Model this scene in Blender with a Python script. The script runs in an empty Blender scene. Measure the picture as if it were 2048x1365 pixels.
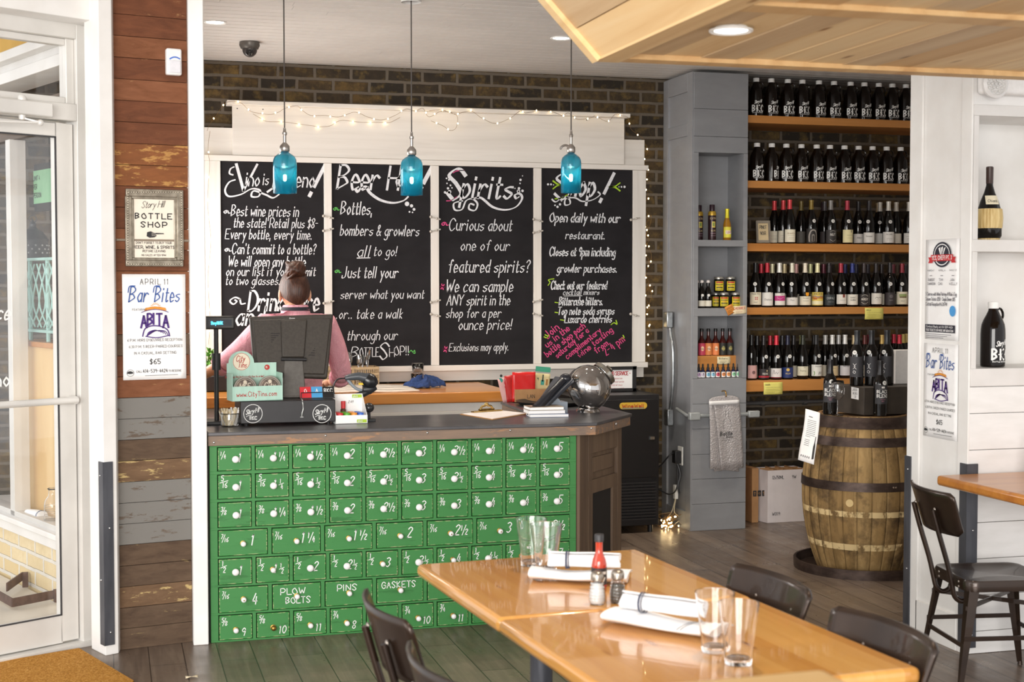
import bpy, bmesh, math, random
from mathutils import Vector, Matrix
random.seed(7)
PI = math.pi
sc = bpy.context.scene
COL = sc.collection

# ---------------------------------------------------------------- camera, daylight, exposure
F_PX, CX, CY, HC = 2844.0, 1024.0, 682.5, 1.65
YAW, PITCH = math.radians(15.8), math.radians(2.36)
cam_data = bpy.data.cameras.new('camera')
cam = bpy.data.objects.new('camera', cam_data)
COL.objects.link(cam)
cam_data.sensor_width = 36.0
cam_data.lens = 36.0 * F_PX / 2048.0
cam.location = (0, 0, HC)
cam.rotation_euler = (PI / 2 - PITCH, 0, -YAW)
cam_data.clip_start = 0.05
cam_data.dof.use_dof = True
cam_data.dof.focus_distance = 8.2
cam_data.dof.aperture_fstop = 5.0
sc.camera = cam

world = bpy.data.worlds.new('daylight')
sc.world = world
world.use_nodes = True
bg = world.node_tree.nodes['Background']
bg.inputs[0].default_value = (0.98, 0.99, 1.0, 1)
bg.inputs[1].default_value = 1.0

sc.view_settings.view_transform = 'Standard'
sc.view_settings.look = 'None'
sc.view_settings.gamma = 1.0
sc.view_settings.use_curve_mapping = False
sc.view_settings.exposure = 0.35


def area_light(name, loc, aim, sx, sy, watts, color):
 d = bpy.data.lights.new(name, 'AREA')
 d.shape = 'RECTANGLE'
 d.size, d.size_y, d.energy, d.color = sx, sy, watts, color
 o = bpy.data.objects.new(name, d)
 COL.objects.link(o)
 o.location = loc
 o.rotation_euler = (Vector(aim) - Vector(loc)).to_track_quat('-Z', 'Y').to_euler()
 return o


# shop-front windows behind and beside the photographer
area_light('shopfront_window_light', (-2.6, -5.0, 2.2), (1.8, 7.0, 2.1), 6.5, 3.2, 820, (1.0, 0.97, 0.93))
area_light('side_window_light', (-3.4, 3.0, 1.9), (2.2, 7.2, 1.2), 3.0, 2.2, 60, (1.0, 0.98, 0.95))


# the side window of the counter room, behind the plywood cabinet
area_light('counter_room_window_light', (0.05, 8.35, 1.75), (3.4, 7.9, 1.5), 1.5, 1.1, 30, (1.0, 0.96, 0.92))


# ---------------------------------------------------------------- pixel rays of the photograph onto real planes
_cr = Vector((math.cos(YAW), -math.sin(YAW), 0))
_cf = Vector((math.sin(YAW) * math.cos(PITCH), math.cos(YAW) * math.cos(PITCH), -math.sin(PITCH)))
_cu = Vector((math.sin(YAW) * math.sin(PITCH), math.cos(YAW) * math.sin(PITCH), math.cos(PITCH)))
CAMP = Vector((0, 0, HC))


def ray(px, py):
 return _cf + _cr * ((px - CX) / F_PX) - _cu * ((py - CY) / F_PX)


def onY(px, py, Y):
 d = ray(px, py)
 return CAMP + d * (Y / d.y)


def onX(px, py, X):
 d = ray(px, py)
 return CAMP + d * (X / d.x)


def onZ(px, py, Z):
 d = ray(px, py)
 return CAMP + d * ((Z - HC) / d.z)


def onV(px, py, p0, u):
 """(s, z) where the ray meets the upright plane through p0 along the ground direction u."""
 n = Vector((-u[1], u[0], 0))
 d = ray(px, py)
 p = CAMP + d * ((Vector((p0[0], p0[1], 0)) - CAMP).dot(n) / d.dot(n))
 return (p.x - p0[0]) * u[0] + (p.y - p0[1]) * u[1], p.z


# ---------------------------------------------------------------- mesh helpers
ROOTM = {}


def catmull(pts, sub=4, closed=False):
 P = [Vector(p) for p in pts]
 n = len(P)
 if n < 3:
  return P
 out = []
 for i in range(n if closed else n - 1):
  a, b, c, d = (P[(i - 1) % n] if closed or i else P[0], P[i % n], P[(i + 1) % n],
      P[(i + 2) % n] if closed or i + 2 < n else P[-1])
  for k in range(sub):
   t = k / sub
   out.append(0.5 * ((2 * b) + (c - a) * t + (2 * a - 5 * b + 4 * c - d) * t * t
        + (3 * b - a - 3 * c + d) * t ** 3))
 if not closed:
  out.append(P[-1])
 return out


class MB:
 def __init__(s, root=None):
  s.v, s.f, s.mi, s.sm = [], [], [], []
  s.m = 0
  s.T = ROOTM[root.name].inverted() if root is not None and root.name in ROOTM else None

 def add(s, vs, fs, smooth=False):
  o = len(s.v)
  T = s.T
  s.v.extend([T @ Vector(p) for p in vs] if T else [Vector(p) for p in vs])
  for f in fs:
   s.f.append([i + o for i in f])
   s.mi.append(s.m)
   s.sm.append(smooth)
  return s

 def box(s, x0, y0, z0, x1, y1, z1):
  return s.add([(x0, y0, z0), (x1, y0, z0), (x1, y1, z0), (x0, y1, z0),
      (x0, y0, z1), (x1, y0, z1), (x1, y1, z1), (x0, y1, z1)],
      [(0, 3, 2, 1), (4, 5, 6, 7), (0, 1, 5, 4), (1, 2, 6, 5), (2, 3, 7, 6), (3, 0, 4, 7)])

 def obox(s, c, size, rot=None):
  a, b, h = size[0] / 2, size[1] / 2, size[2] / 2
  R = rot or Matrix.Identity(3)
  vs = [Vector(c) + R @ Vector(q) for q in
    [(-a, -b, -h), (a, -b, -h), (a, b, -h), (-a, b, -h), (-a, -b, h), (a, -b, h), (a, b, h), (-a, b, h)]]
  return s.add(vs, [(0, 3, 2, 1), (4, 5, 6, 7), (0, 1, 5, 4), (1, 2, 6, 5), (2, 3, 7, 6), (3, 0, 4, 7)])

 def beam(s, p, q, w, h, up=(0, 0, 1)):
  """A bar of section w x h from p to q."""
  p, q = Vector(p), Vector(q)
  t = (q - p).normalized()
  a = t.cross(Vector(up))
  if a.length < 1e-4:
   a = t.cross(Vector((1, 0, 0)))
  a.normalize()
  b = a.cross(t)
  vs = [e + a * (i * w / 2) + b * (j * h / 2) for e in (p, q) for i, j in ((-1, -1), (1, -1), (1, 1), (-1, 1))]
  return s.add(vs, [(0, 1, 2, 3), (7, 6, 5, 4), (0, 4, 5, 1), (1, 5, 6, 2), (2, 6, 7, 3), (3, 7, 4, 0)])

 def tube(s, pts, r, n=8, closed=False, caps=True):
  P = [Vector(p) for p in pts]
  k = len(P)
  rad = r if isinstance(r, (list, tuple)) else [r] * k
  vs, fs = [], []
  prev = None
  for i in range(k):
   a = P[(i - 1) % k] if closed or i else P[0]
   b = P[(i + 1) % k] if closed or i < k - 1 else P[-1]
   t = (b - a)
   t = t.normalized() if t.length > 1e-9 else Vector((0, 0, 1))
   if prev is None:
    prev = t.cross(Vector((0, 0, 1)))
    if prev.length < 1e-3:
     prev = t.cross(Vector((1, 0, 0)))
   u = prev - t * prev.dot(t)
   if u.length < 1e-6:
    u = t.cross(Vector((0.3, 1, 0.2)))
   u.normalize()
   prev = u
   w = t.cross(u)
   for j in range(n):
    an = 2 * PI * j / n
    vs.append(P[i] + (u * math.cos(an) + w * math.sin(an)) * rad[i])
  for i in range(k if closed else k - 1):
   for j in range(n):
    a, b = i * n + j, i * n + (j + 1) % n
    c, d = ((i + 1) % k) * n + (j + 1) % n, ((i + 1) % k) * n + j
    fs.append((a, b, c, d))
  s.add(vs, fs, True)
  if caps and not closed:
   s.add(vs[:n], [tuple(range(n - 1, -1, -1))])
   s.add(vs[-n:], [tuple(range(n))])
  return s

 def cyl(s, p, q, r0, r1=None, n=20):
  return s.tube([p, q], [r0, r0 if r1 is None else r1], n)

 def lathe(s, prof, n=24, c=(0, 0, 0), cap0=False, cap1=False):
  vs, fs = [], []
  k = len(prof)
  for r, z in prof:
   for j in range(n):
    a = 2 * PI * j / n
    vs.append((c[0] + r * math.cos(a), c[1] + r * math.sin(a), c[2] + z))
  for i in range(k - 1):
   for j in range(n):
    fs.append((i * n + j, i * n + (j + 1) % n, (i + 1) * n + (j + 1) % n, (i + 1) * n + j))
  s.add(vs, fs, True)
  if cap0:
   s.add(vs[:n], [tuple(range(n - 1, -1, -1))])
  if cap1:
   s.add(vs[-n:], [tuple(range(n))])
  return s

 def prism(s, poly, z0, z1):
  n = len(poly)
  vs = [(p[0], p[1], z0) for p in poly] + [(p[0], p[1], z1) for p in poly]
  fs = [tuple(range(n - 1, -1, -1)), tuple(range(n, 2 * n))]
  fs += [(i, (i + 1) % n, n + (i + 1) % n, n + i) for i in range(n)]
  return s.add(vs, fs)

 def extrude(s, poly, d):
  """Closed 3-D outline pushed along d."""
  n = len(poly)
  d = Vector(d)
  vs = [Vector(p) for p in poly] + [Vector(p) + d for p in poly]
  fs = [tuple(range(n - 1, -1, -1)), tuple(range(n, 2 * n))]
  fs += [(i, (i + 1) % n, n + (i + 1) % n, n + i) for i in range(n)]
  return s.add(vs, fs)

 def ball(s, c, r, nu=14, nv=9):
  r = (r, r, r) if isinstance(r, (int, float)) else r
  vs, fs = [], []
  for i in range(nv + 1):
   t = PI * i / nv
   for j in range(nu):
    a = 2 * PI * j / nu
    vs.append((c[0] + r[0] * math.sin(t) * math.cos(a), c[1] + r[1] * math.sin(t) * math.sin(a),
       c[2] - r[2] * math.cos(t)))
  for i in range(nv):
   for j in range(nu):
    fs.append((i * nu + j, i * nu + (j + 1) % nu, (i + 1) * nu + (j + 1) % nu, (i + 1) * nu + j))
  return s.add(vs, fs, True)

 def quad(s, a, b, c, d):
  return s.add([a, b, c, d], [(0, 1, 2, 3)])

 def grid(s, fn, nu, nv, smooth=True):
  vs = [fn(i / nu, j / nv) for j in range(nv + 1) for i in range(nu + 1)]
  w = nu + 1
  return s.add(vs, [(j * w + i, j * w + i + 1, (j + 1) * w + i + 1, (j + 1) * w + i)
       for j in range(nv) for i in range(nu)], smooth)

 def mesh(s, name, mats):
  me = bpy.data.meshes.new(name)
  me.from_pydata([tuple(p) for p in s.v], [], s.f)
  for m in (mats if isinstance(mats, (list, tuple)) else [mats]):
   me.materials.append(m)
  me.polygons.foreach_set('material_index', s.mi)
  me.polygons.foreach_set('use_smooth', s.sm)
  me.update()
  b = bmesh.new()
  b.from_mesh(me)
  bmesh.ops.remove_doubles(b, verts=b.verts, dist=1e-5)
  bmesh.ops.recalc_face_normals(b, faces=b.faces)
  b.to_mesh(me)
  b.free()
  me.set_sharp_from_angle(angle=0.75)
  return me

 def build(s, name, mats, parent=None, bevel=0.0, segs=2, solid=0.0, kind=None, label=None, keep_normals=False):
  o = bpy.data.objects.new(name, s.mesh(name, mats))
  COL.objects.link(o)
  if parent is not None:
   o.parent = parent
  if solid:
   m = o.modifiers.new('solid', 'SOLIDIFY')
   m.thickness = solid
   m.offset = -1
  if bevel:
   m = o.modifiers.new('edge', 'BEVEL')
   m.width, m.segments, m.limit_method, m.angle_limit = bevel, segs, 'ANGLE', 0.6
  if kind:
   o['kind'] = kind
  if label:
   o['label'] = label
  return o


def inst(name, me, parent):
 o = bpy.data.objects.new(name, me)
 COL.objects.link(o)
 o.parent = parent
 return o


def props(o, label, cat, group=None):
 o['label'], o['category'] = label, cat
 if group:
  o['group'] = group
 return o


def thing(name, label, cat, loc=(0, 0, 0), rz=0.0, group=None):
 o = bpy.data.objects.new(name, None)
 o.empty_display_size = 0.05
 COL.objects.link(o)
 o.location = loc
 o.rotation_euler = (0, 0, rz)
 ROOTM[o.name] = Matrix.Translation(loc) @ Matrix.Rotation(rz, 4, 'Z')
 return props(o, label, cat, group)


def dup(root, loc, rz, label=None, group=None):
 r = root.copy()
 COL.objects.link(r)
 r.location = loc
 r.rotation_euler = (0, 0, rz)
 if label:
  r['label'] = label
 if group:
  r['group'] = group
 for ch in list(root.children):
  c = ch.copy()
  COL.objects.link(c)
  c.parent = r
  for g in list(ch.children):
   d = g.copy()
   COL.objects.link(d)
   d.parent = c
 return r


def struct(mb, name, mats, parent=None, **kw):
 return mb.build(name, mats, parent, kind='structure', **kw)


ORD = ['first', 'second', 'third', 'fourth', 'fifth', 'sixth', 'seventh', 'eighth', 'ninth', 'tenth', 'eleventh',
  'twelfth', 'thirteenth', 'fourteenth', 'fifteenth', 'sixteenth', 'seventeenth', 'eighteenth', 'nineteenth']


# ---------------------------------------------------------------- materials
def C(h):
 return tuple(((int(h[i:i + 2], 16) / 255.0 + 0.055) / 1.055) ** 2.4 if int(h[i:i + 2], 16) > 10
     else int(h[i:i + 2], 16) / 255.0 / 12.92 for i in (0, 2, 4)) + (1.0,)


class NT:
 def __init__(s, name):
  s.mat = bpy.data.materials.new(name)
  s.mat.use_nodes = True
  s.t = s.mat.node_tree
  s.b = s.t.nodes['Principled BSDF']

 def n(s, typ, **kw):
  x = s.t.nodes.new('ShaderNode' + typ)
  for k, v in kw.items():
   setattr(x, k, v)
  return x

 def l(s, a, b):
  s.t.links.new(a, b)

 def coord(s, scale=(1, 1, 1), rot=(0, 0, 0), kind='Object'):
  c, m = s.n('TexCoord'), s.n('Mapping')
  m.inputs['Scale'].default_value = scale
  m.inputs['Rotation'].default_value = rot
  s.l(c.outputs[kind], m.inputs[0])
  return m.outputs[0]

 def noise(s, vec, scale, detail=4, rough=0.55, dist=0.0):
  x = s.n('TexNoise')
  x.inputs['Scale'].default_value = scale
  x.inputs['Detail'].default_value = detail
  x.inputs['Roughness'].default_value = rough
  x.inputs['Distortion'].default_value = dist
  s.l(vec, x.inputs['Vector'])
  return x.outputs[0]

 def ramp(s, fac, stops, interp='LINEAR'):
  r = s.n('ValToRGB')
  r.color_ramp.interpolation = interp
  e = r.color_ramp.elements
  while len(e) < len(stops):
   e.new(0.5)
  for i, (p, c) in enumerate(stops):
   e[i].position, e[i].color = p, c
  s.l(fac, r.inputs[0])
  return r.outputs[0]

 def mix(s, fac, a, b, mode='MIX'):
  m = s.n('Mix', data_type='RGBA', blend_type=mode)
  for k, v in ((0, fac), (6, a), (7, b)):
   if isinstance(v, (int, float, tuple)):
    m.inputs[k].default_value = v
   else:
    s.l(v, m.inputs[k])
  return m.outputs[2]

 def bump(s, h, dist=0.002, strength=0.5):
  b = s.n('Bump')
  b.inputs['Strength'].default_value = strength
  b.inputs['Distance'].default_value = dist
  s.l(h, b.inputs['Height'])
  s.l(b.outputs[0], s.b.inputs['Normal'])

 def set(s, **kw):
  names = dict(rough='Roughness', metal='Metallic', trans='Transmission Weight', ior='IOR', coat='Coat Weight',
      spec='Specular IOR Level', alpha='Alpha', emit='Emission Strength', sss='Subsurface Weight')
  for k, v in kw.items():
   s.b.inputs[names[k]].default_value = v
  return s


def mat(name, c1, c2=None, scale=20, stretch=(1, 1, 1), lo=0.35, hi=0.65, bump=0.0, detail=4, emit=None, **kw):
 m = NT(name)
 c1 = C(c1) if isinstance(c1, str) else c1
 v = m.coord(stretch)
 nz = m.noise(v, scale, detail)
 if c2 is None:
  c2 = tuple(x * 0.93 for x in c1[:3]) + (1,)
 else:
  c2 = C(c2) if isinstance(c2, str) else c2
 m.l(m.ramp(nz, [(lo, c1), (hi, c2)]), m.b.inputs['Base Color'])
 if emit:
  m.b.inputs['Emission Color'].default_value = c1
  m.b.inputs['Emission Strength'].default_value = emit
 if bump:
  m.bump(nz, bump)
 m.set(rough=0.5)
 m.set(**kw)
 return m.mat


def wood(name, c1, c2, c3, axis='X', ring=9.0, rough=0.5, bump=0.0008, coat=0.0, knots=None, boards=None, randomise=0.35, spec=0.5):
 """Grain along an axis; boards = (width, across axis) tints each glued board a little."""
 m = NT(name)
 st = {'X': (1.2, 22, 22), 'Y': (22, 1.2, 22), 'Z': (22, 22, 1.2)}[axis]
 v = m.coord(st)
 g = m.noise(v, ring / 9.0, 6, 0.6, 0.6)
 col = m.ramp(g, [(0.25, C(c1)), (0.5, C(c2)), (0.75, C(c3))])
 big = m.noise(m.coord(tuple(x * 0.12 for x in st)), 1.5, 2)
 col = m.mix(0.35, col, m.ramp(big, [(0.3, C(c1)), (0.7, C(c3))]))
 if boards:
  w, ax = boards
  c = m.n('TexCoord')
  sp = m.n('SeparateXYZ')
  m.l(c.outputs['Object'], sp.inputs[0])
  d = m.n('Math', operation='DIVIDE')
  m.l(sp.outputs[ax], d.inputs[0])
  d.inputs[1].default_value = w
  fl = m.n('Math', operation='FLOOR')
  m.l(d.outputs[0], fl.inputs[0])
  wn = m.n('TexWhiteNoise', noise_dimensions='1D')
  m.l(fl.outputs[0], wn.inputs['W'])
  col = m.mix(randomise, col, m.ramp(wn.outputs[0], [(0.0, C(c1)), (0.5, C(c2)), (1.0, C(c3))]), 'MIX')
 if knots:
  vo = m.n('TexVoronoi')
  vo.inputs['Scale'].default_value = 1.0
  kx = {'X': (2.2, 9, 9), 'Y': (9, 2.2, 9), 'Z': (9, 9, 2.2)}[axis]
  m.l(m.coord(kx), vo.inputs['Vector'])
  col = m.mix(m.ramp(vo.outputs['Distance'], [(0.03, (1, 1, 1, 1)), (0.11, (0, 0, 0, 1))]), col, C(knots))
 m.l(col, m.b.inputs['Base Color'])
 if bump:
  m.bump(g, bump)
 m.set(rough=rough, coat=coat, spec=spec)
 return m.mat


def brick(name, cols, mortar, bw, bh, ax=('X', 'Z'), mort=0.012, rough=0.85, rot=0.0, blotch=None):
 m = NT(name)
 c = m.n('TexCoord')
 mp = m.n('Mapping')
 mp.inputs['Rotation'].default_value = (0, 0, rot)
 m.l(c.outputs['Object'], mp.inputs[0])
 sp, cb = m.n('SeparateXYZ'), m.n('CombineXYZ')
 m.l(mp.outputs[0], sp.inputs[0])
 m.l(sp.outputs[ax[0]], cb.inputs[0])
 m.l(sp.outputs[ax[1]], cb.inputs[1])
 wob = m.n('VectorMath', operation='SCALE')
 nv = m.n('TexNoise')
 nv.inputs['Scale'].default_value = 9
 m.l(cb.outputs[0], nv.inputs['Vector'])
 wob.inputs['Scale'].default_value = 0.012
 m.l(nv.outputs['Color'], wob.inputs[0])
 ad = m.n('VectorMath', operation='ADD')
 m.l(cb.outputs[0], ad.inputs[0])
 m.l(wob.outputs[0], ad.inputs[1])
 b = m.n('TexBrick')
 b.inputs['Color1'].default_value = (0, 0, 0, 1)
 b.inputs['Color2'].default_value = (1, 1, 1, 1)
 b.inputs['Mortar'].default_value = (0.5, 0.5, 0.5, 1)
 b.inputs['Scale'].default_value = 1.0
 b.inputs['Mortar Size'].default_value = mort
 b.inputs['Mortar Smooth'].default_value = 0.35
 b.inputs['Bias'].default_value = 0.0
 b.inputs['Brick Width'].default_value = bw
 b.inputs['Row Height'].default_value = bh
 m.l(ad.outputs[0], b.inputs['Vector'])
 col = m.ramp(b.outputs['Color'], [(i / (len(cols) - 1), C(x)) for i, x in enumerate(cols)])
 n1 = m.noise(ad.outputs[0], 15, 6, 0.7)
 col = m.mix(m.ramp(n1, [(0.40, (0, 0, 0, 1)), (0.66, (0.85, 0.85, 0.85, 1))]), col, C(cols[0]))
 if blotch:
  n3 = m.noise(ad.outputs[0], 11, 5, 0.65)
  col = m.mix(m.ramp(n3, [(0.52, (0, 0, 0, 1)), (0.68, (0.6, 0.6, 0.6, 1))]), col, C(blotch))
 n2 = m.noise(ad.outputs[0], 60, 4, 0.7)
 col = m.mix(m.ramp(n2, [(0.55, (0, 0, 0, 1)), (0.8, (0.5, 0.5, 0.5, 1))]), col, C(cols[-1]))
 col = m.mix(b.outputs['Fac'], col, m.mix(n2, C(mortar), tuple(x * 0.7 for x in C(mortar)[:3]) + (1,)))
 m.l(col, m.b.inputs['Base Color'])
 h = m.n('Math', operation='SUBTRACT')
 m.l(n1, h.inputs[0])
 m.l(b.outputs['Fac'], h.inputs[1])
 m.bump(h.outputs[0], 0.008, 0.7)
 m.set(rough=rough, spec=0.25)
 return m.mat


def peel(name, base1, base2, paint, cover, axis='X', scale=7, rough=0.75):
 """Old board with worn paint; cover 0..1 is how much paint is left."""
 m = NT(name)
 st = {'X': (1.4, 9, 9), 'Z': (9, 9, 1.4), 'Y': (9, 1.4, 9)}[axis]
 g = m.noise(m.coord(tuple(x * 2.4 for x in st)), 1.4, 6, 0.65, 0.5)
 col = m.ramp(g, [(0.3, C(base1)), (0.7, C(base2))])
 p = m.noise(m.coord(tuple(x * 0.55 for x in st)), scale, 8, 0.72)
 th = 0.72 - 0.44 * cover
 col = m.mix(m.ramp(p, [(th - 0.015, (0, 0, 0, 1)), (th + 0.03, (1, 1, 1, 1))]), col, C(paint))
 m.l(col, m.b.inputs['Base Color'])
 m.bump(g, 0.0012, 0.6)
 m.set(rough=rough, spec=0.3)
 return m.mat


def glass(name, tint='ffffff', rough=0.0, ior=1.45):
 m = NT(name)
 m.b.inputs['Base Color'].default_value = C(tint)
 m.set(trans=1.0, rough=rough, ior=ior)
 return m.mat


def pane(name, tint=(1, 1, 1, 1), gloss=0.05):
 """Thin architectural pane: mostly clear with a sheen."""
 m = NT(name)
 t, g, mx = m.n('BsdfTransparent'), m.n('BsdfGlossy'), m.n('MixShader')
 t.inputs[0].default_value = tint
 g.inputs['Roughness'].default_value = 0.02
 fr = m.n('LayerWeight')
 fr.inputs[0].default_value = 0.25
 ml = m.n('Math', operation='MULTIPLY_ADD')
 m.l(fr.outputs['Facing'], ml.inputs[0])
 ml.inputs[1].default_value = 0.08
 ml.inputs[2].default_value = gloss * 0.5
 m.l(ml.outputs[0], mx.inputs[0])
 m.l(t.outputs[0], mx.inputs[1])
 m.l(g.outputs[0], mx.inputs[2])
 m.l(mx.outputs[0], m.t.nodes['Material Output'].inputs[0])
 return m.mat


def glow(name, col, strength):
 m = NT(name)
 m.b.inputs['Base Color'].default_value = col
 m.b.inputs['Emission Color'].default_value = col
 m.b.inputs['Emission Strength'].default_value = strength
 return m.mat


_pm = {}


def P(col, rough=0.5, metal=0.0, **kw):
 """Shared plain paint / plastic of one hex colour, with a faint mottling."""
 k = (col, rough, metal, tuple(sorted(kw.items())))
 if k not in _pm:
  _pm[k] = mat('finish_' + col, col, rough=rough, metal=metal, scale=40, **kw)
 return _pm[k]


WHITE = mat('white_paint', 'e9e7e4', 'e2dfdb', 6, rough=0.45)
OLDWHITE = wood('whitewashed_wood', 'cfc8bf', 'e0dad2', 'e7e2db', 'X', rough=0.6)
OLDWHITE_V = wood('whitewashed_wood_upright', 'cfc8bf', 'e0dad2', 'e7e2db', 'Z', rough=0.6)
BOARD = mat('chalkboard_black', '1d1b1d', '242224', 5, (1, 1, 2), rough=0.75, spec=0.2)
CHALK = mat('white_chalk', 'e4e4e6', 'cfd0d4', 60, rough=0.9)
CHALKG = mat('green_chalk', '6cc466', '59b052', 60, rough=0.9)
CHALKL = mat('lime_chalk', 'b2d836', '9cc22c', 60, rough=0.9)
CHALKP = mat('pink_chalk', 'e8558f', 'cf467d', 60, rough=0.9)
GREEN = peel('green_paint', '336b38', '3b763f', '418046', 0.75, 'X', 5, 0.45)
CHIP = peel('green_paint_chipped_edge', 'c9c79a', '9cae74', '3a8a3f', 0.58, 'X', 30, 0.5)
KNOBW = mat('white_porcelain', 'f2f0ee', 'ebe8e6', 8, rough=0.15, coat=0.5)
BRASS = mat('worn_brass', 'b08a45', '8d6b35', 60, rough=0.35, metal=0.9)
STEEL = mat('bright_steel', 'cfd0d0', 'b5b6b6', 30, rough=0.25, metal=1.0)
ALU = mat('satin_aluminium', 'dad7d2', 'cfccc7', 4, (1, 1, 1), rough=0.42, metal=0.2)
GALV = mat('galvanised_steel', 'aeb2b4', '94989a', 25, rough=0.35, metal=0.9)
IRON = mat('blackened_steel', '5f6066', '45464c', 12, (1, 1, 0.2), rough=0.42, metal=0.5)
BRONZE = mat('dark_bronze_steel', '38291f', '2c2019', 6, rough=0.33, metal=0.55, coat=0.3)
BLACKP = mat('black_plastic', '232223', '1c1b1c', 60, rough=0.45)
GREYP = mat('warm_black_plastic', '3e3831', '352f29', 90, rough=0.5)
GREYPAINT = mat('grey_cabinet_paint', '8c8d90', '858689', 5, (1, 1, 3), rough=0.38)
PINE = wood('varnished_pine', 'b8772f', 'd89c4e', 'e8b66c', 'Y', ring=7, rough=0.2, coat=0.6, bump=0.0002, knots='7a4015', boards=(0.085, 0), randomise=0.4)
PINE_X = wood('varnished_pine_counter', 'a5602a', 'c98238', 'd99a4e', 'X', ring=7, rough=0.3, coat=0.3, bump=0.0003, knots='5e3412')
OAK = wood('oiled_shelf_wood', 'a86a2c', 'c08040', 'd09452', 'X', ring=6, rough=0.45, bump=0.0004)
OAK_V = wood('oiled_upright_wood', 'a86a2c', 'c08040', 'd09452', 'Z', ring=6, rough=0.45, bump=0.0004)
PALE = wood('raw_poplar_boards', 'c8985e', 'e2bd85', 'f0d6a6', 'Y', ring=5, rough=0.6, knots='8d5f34')
PALE_X = wood('raw_poplar_edging', 'c8985e', 'e2bd85', 'f0d6a6', 'X', ring=5, rough=0.6)
DARKWOOD = wood('weathered_brown_wood', '4a3a30', '66523f', '7c6650', 'Z', ring=10, rough=0.7)
KRAFT = mat('brown_cardboard', 'b08458', 'a3794f', 15, rough=0.8)
PAPER = mat('white_paper', 'f1f0ef', 'eceae9', 10, rough=0.7)
INK = P('2b2a2c', 0.7)
LETTER = P('f0efec', 0.6)
DGLASS = mat('dark_bottle_glass', '0b0908', '110d0a', 4, rough=0.07, spec=0.4)
AMBER = mat('brown_growler_glass', '0e0704', '130905', 4, rough=0.07, spec=0.35)
GLASS = glass('clear_glass')
BLUEGLASS = glass('blue_siphon_glass', 'a2e0ee')
def _dusty(m):
 t = m.node_tree
 tr, mx = t.nodes.new('ShaderNodeBsdfTranslucent'), t.nodes.new('ShaderNodeMixShader')
 tr.inputs[0].default_value = C('1f9cc0')
 mx.inputs[0].default_value = 0.2
 t.links.new(t.nodes['Principled BSDF'].outputs[0], mx.inputs[1])
 t.links.new(tr.outputs[0], mx.inputs[2])
 t.links.new(mx.outputs[0], t.nodes['Material Output'].inputs[0])
_dusty(BLUEGLASS)
PANE = pane('window_glass')
# ---------------------------------------------------------------- hand lettering: single-stroke alphabet
GLY = {
 'A': '6-043e64 -1858', 'B': '6-040e ~0e3e5c4a09 ~09395754? ', 'C': '6~6c4e2e0b07244466', 'D': '6-040e ~0e3e6b673404',
 'E': '6-6e0e0464 -0949', 'F': '6-6e0e04 -0949', 'G': '6~6c4e2e0b07244466 -396966', 'H': '6-040e -646e -0969', 'I': '1-0e04',
 'J': '5~4e46240406', 'K': '6-040e -5e0864', 'L': '5-0e0464', 'M': '8-040e468e84', 'N': '6-040e646e', 'O': '6~3e0b07346 73e',
 'P': '6-040e ~0e4e6b4808', 'Q': '6~3e0b0734676b3e -4673', 'R': '6-040e ~0e4e6b4808 -3864', 'S': '6~6c4e1e0b2a3854563414? ',
 'T': '6-0e6e -343e', 'U': '6~0e0715345 5676e', 'V': '6-0e346e', 'W': '8-0e244b648e', 'X': '6-0e64 -046e', 'Y': '6-0e396e -3934',
 'Z': '6-0e6e0464',
 'a': '4~492a0715244 6 -4a44', 'b': '4-0e04 ~082a47240 5', 'c': '4~492a07142445', 'd': '4-4e44 ~482a07152446', 'e': '4~0747392a1a07142445',
 'f': '4~4d3e2c24 -0a3a', 'g': '4~492a07152446 ~4a422001', 'h': '4-0e04 ~082a4844', 'i': '1-0a04 -0c0d', 'j': '3~2a220001 -2c2d',
 'k': '4-0e04 -3a0734', 'l': '1-0e04', 'm': '6-0a04 ~082a3834 ~385a6864', 'n': '4-0a04 ~082a4844', 'o': '4~2a0715244 72a',
 'p': '4-0a00 ~082a472405', 'q': '4-4a40 ~482a072446', 'r': '4-0a04 ~072a49', 's': '4~49290827462405', 't': '3~1d152435 -0a3a',
 'u': '4~0a062446 -4a44', 'v': '4-0a244a', 'w': '6-0a1438546a', 'x': '4-0a44 -044a', 'y': '4-0a25 -4a10', 'z': '4-0a4a0444',
 '0': '4~2e0b07244 74b2e', '1': '2-0c1e14', '2': '4~0c2e4c2804 -0444', '3': '4~0d2e4c29 ~29472405', '4': '4-2e0747 -3b34',
 '5': '4-4e0e09 ~092a472405', '6': '4~4e1b0724462907', '7': '4-0e4e14', '8': '4~290c2e4c290624 4629', '9': '4~4b290b2e4b34',
 '!': '1-0e07 -0504', '?': '4~0c2e4c2927 -2524', '.': '1-0504', ',': '1-0502', '&': '5~541b2e3c0624 58', '$': '4~4c2d0b294724 05 -2f23',
 '-': '4-0939', '/': '4-0 44e', "'": '1-0e0c', '*': '5-2d27 -0c58 -5c08', ':': '1-0504 -0a09', '+': '4-2b25 -0848', '@': '6~4a3b29384a47585b3e0b073455',
 '=': '4-0a4a -0747', '(': '2~2e0a0724', ')': '2~0e2a2704', '%': '4-044e', '#': '5-1e04 -4e34 -0b5b -0747', '~': '4~081a38 4a',
}
GLY['B'] = '6-040e ~0e3e5c3a09 ~093957460 4'
GLY['S'] = '6~6c4e2e0c2a3956342406'
_gc = {}


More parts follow.
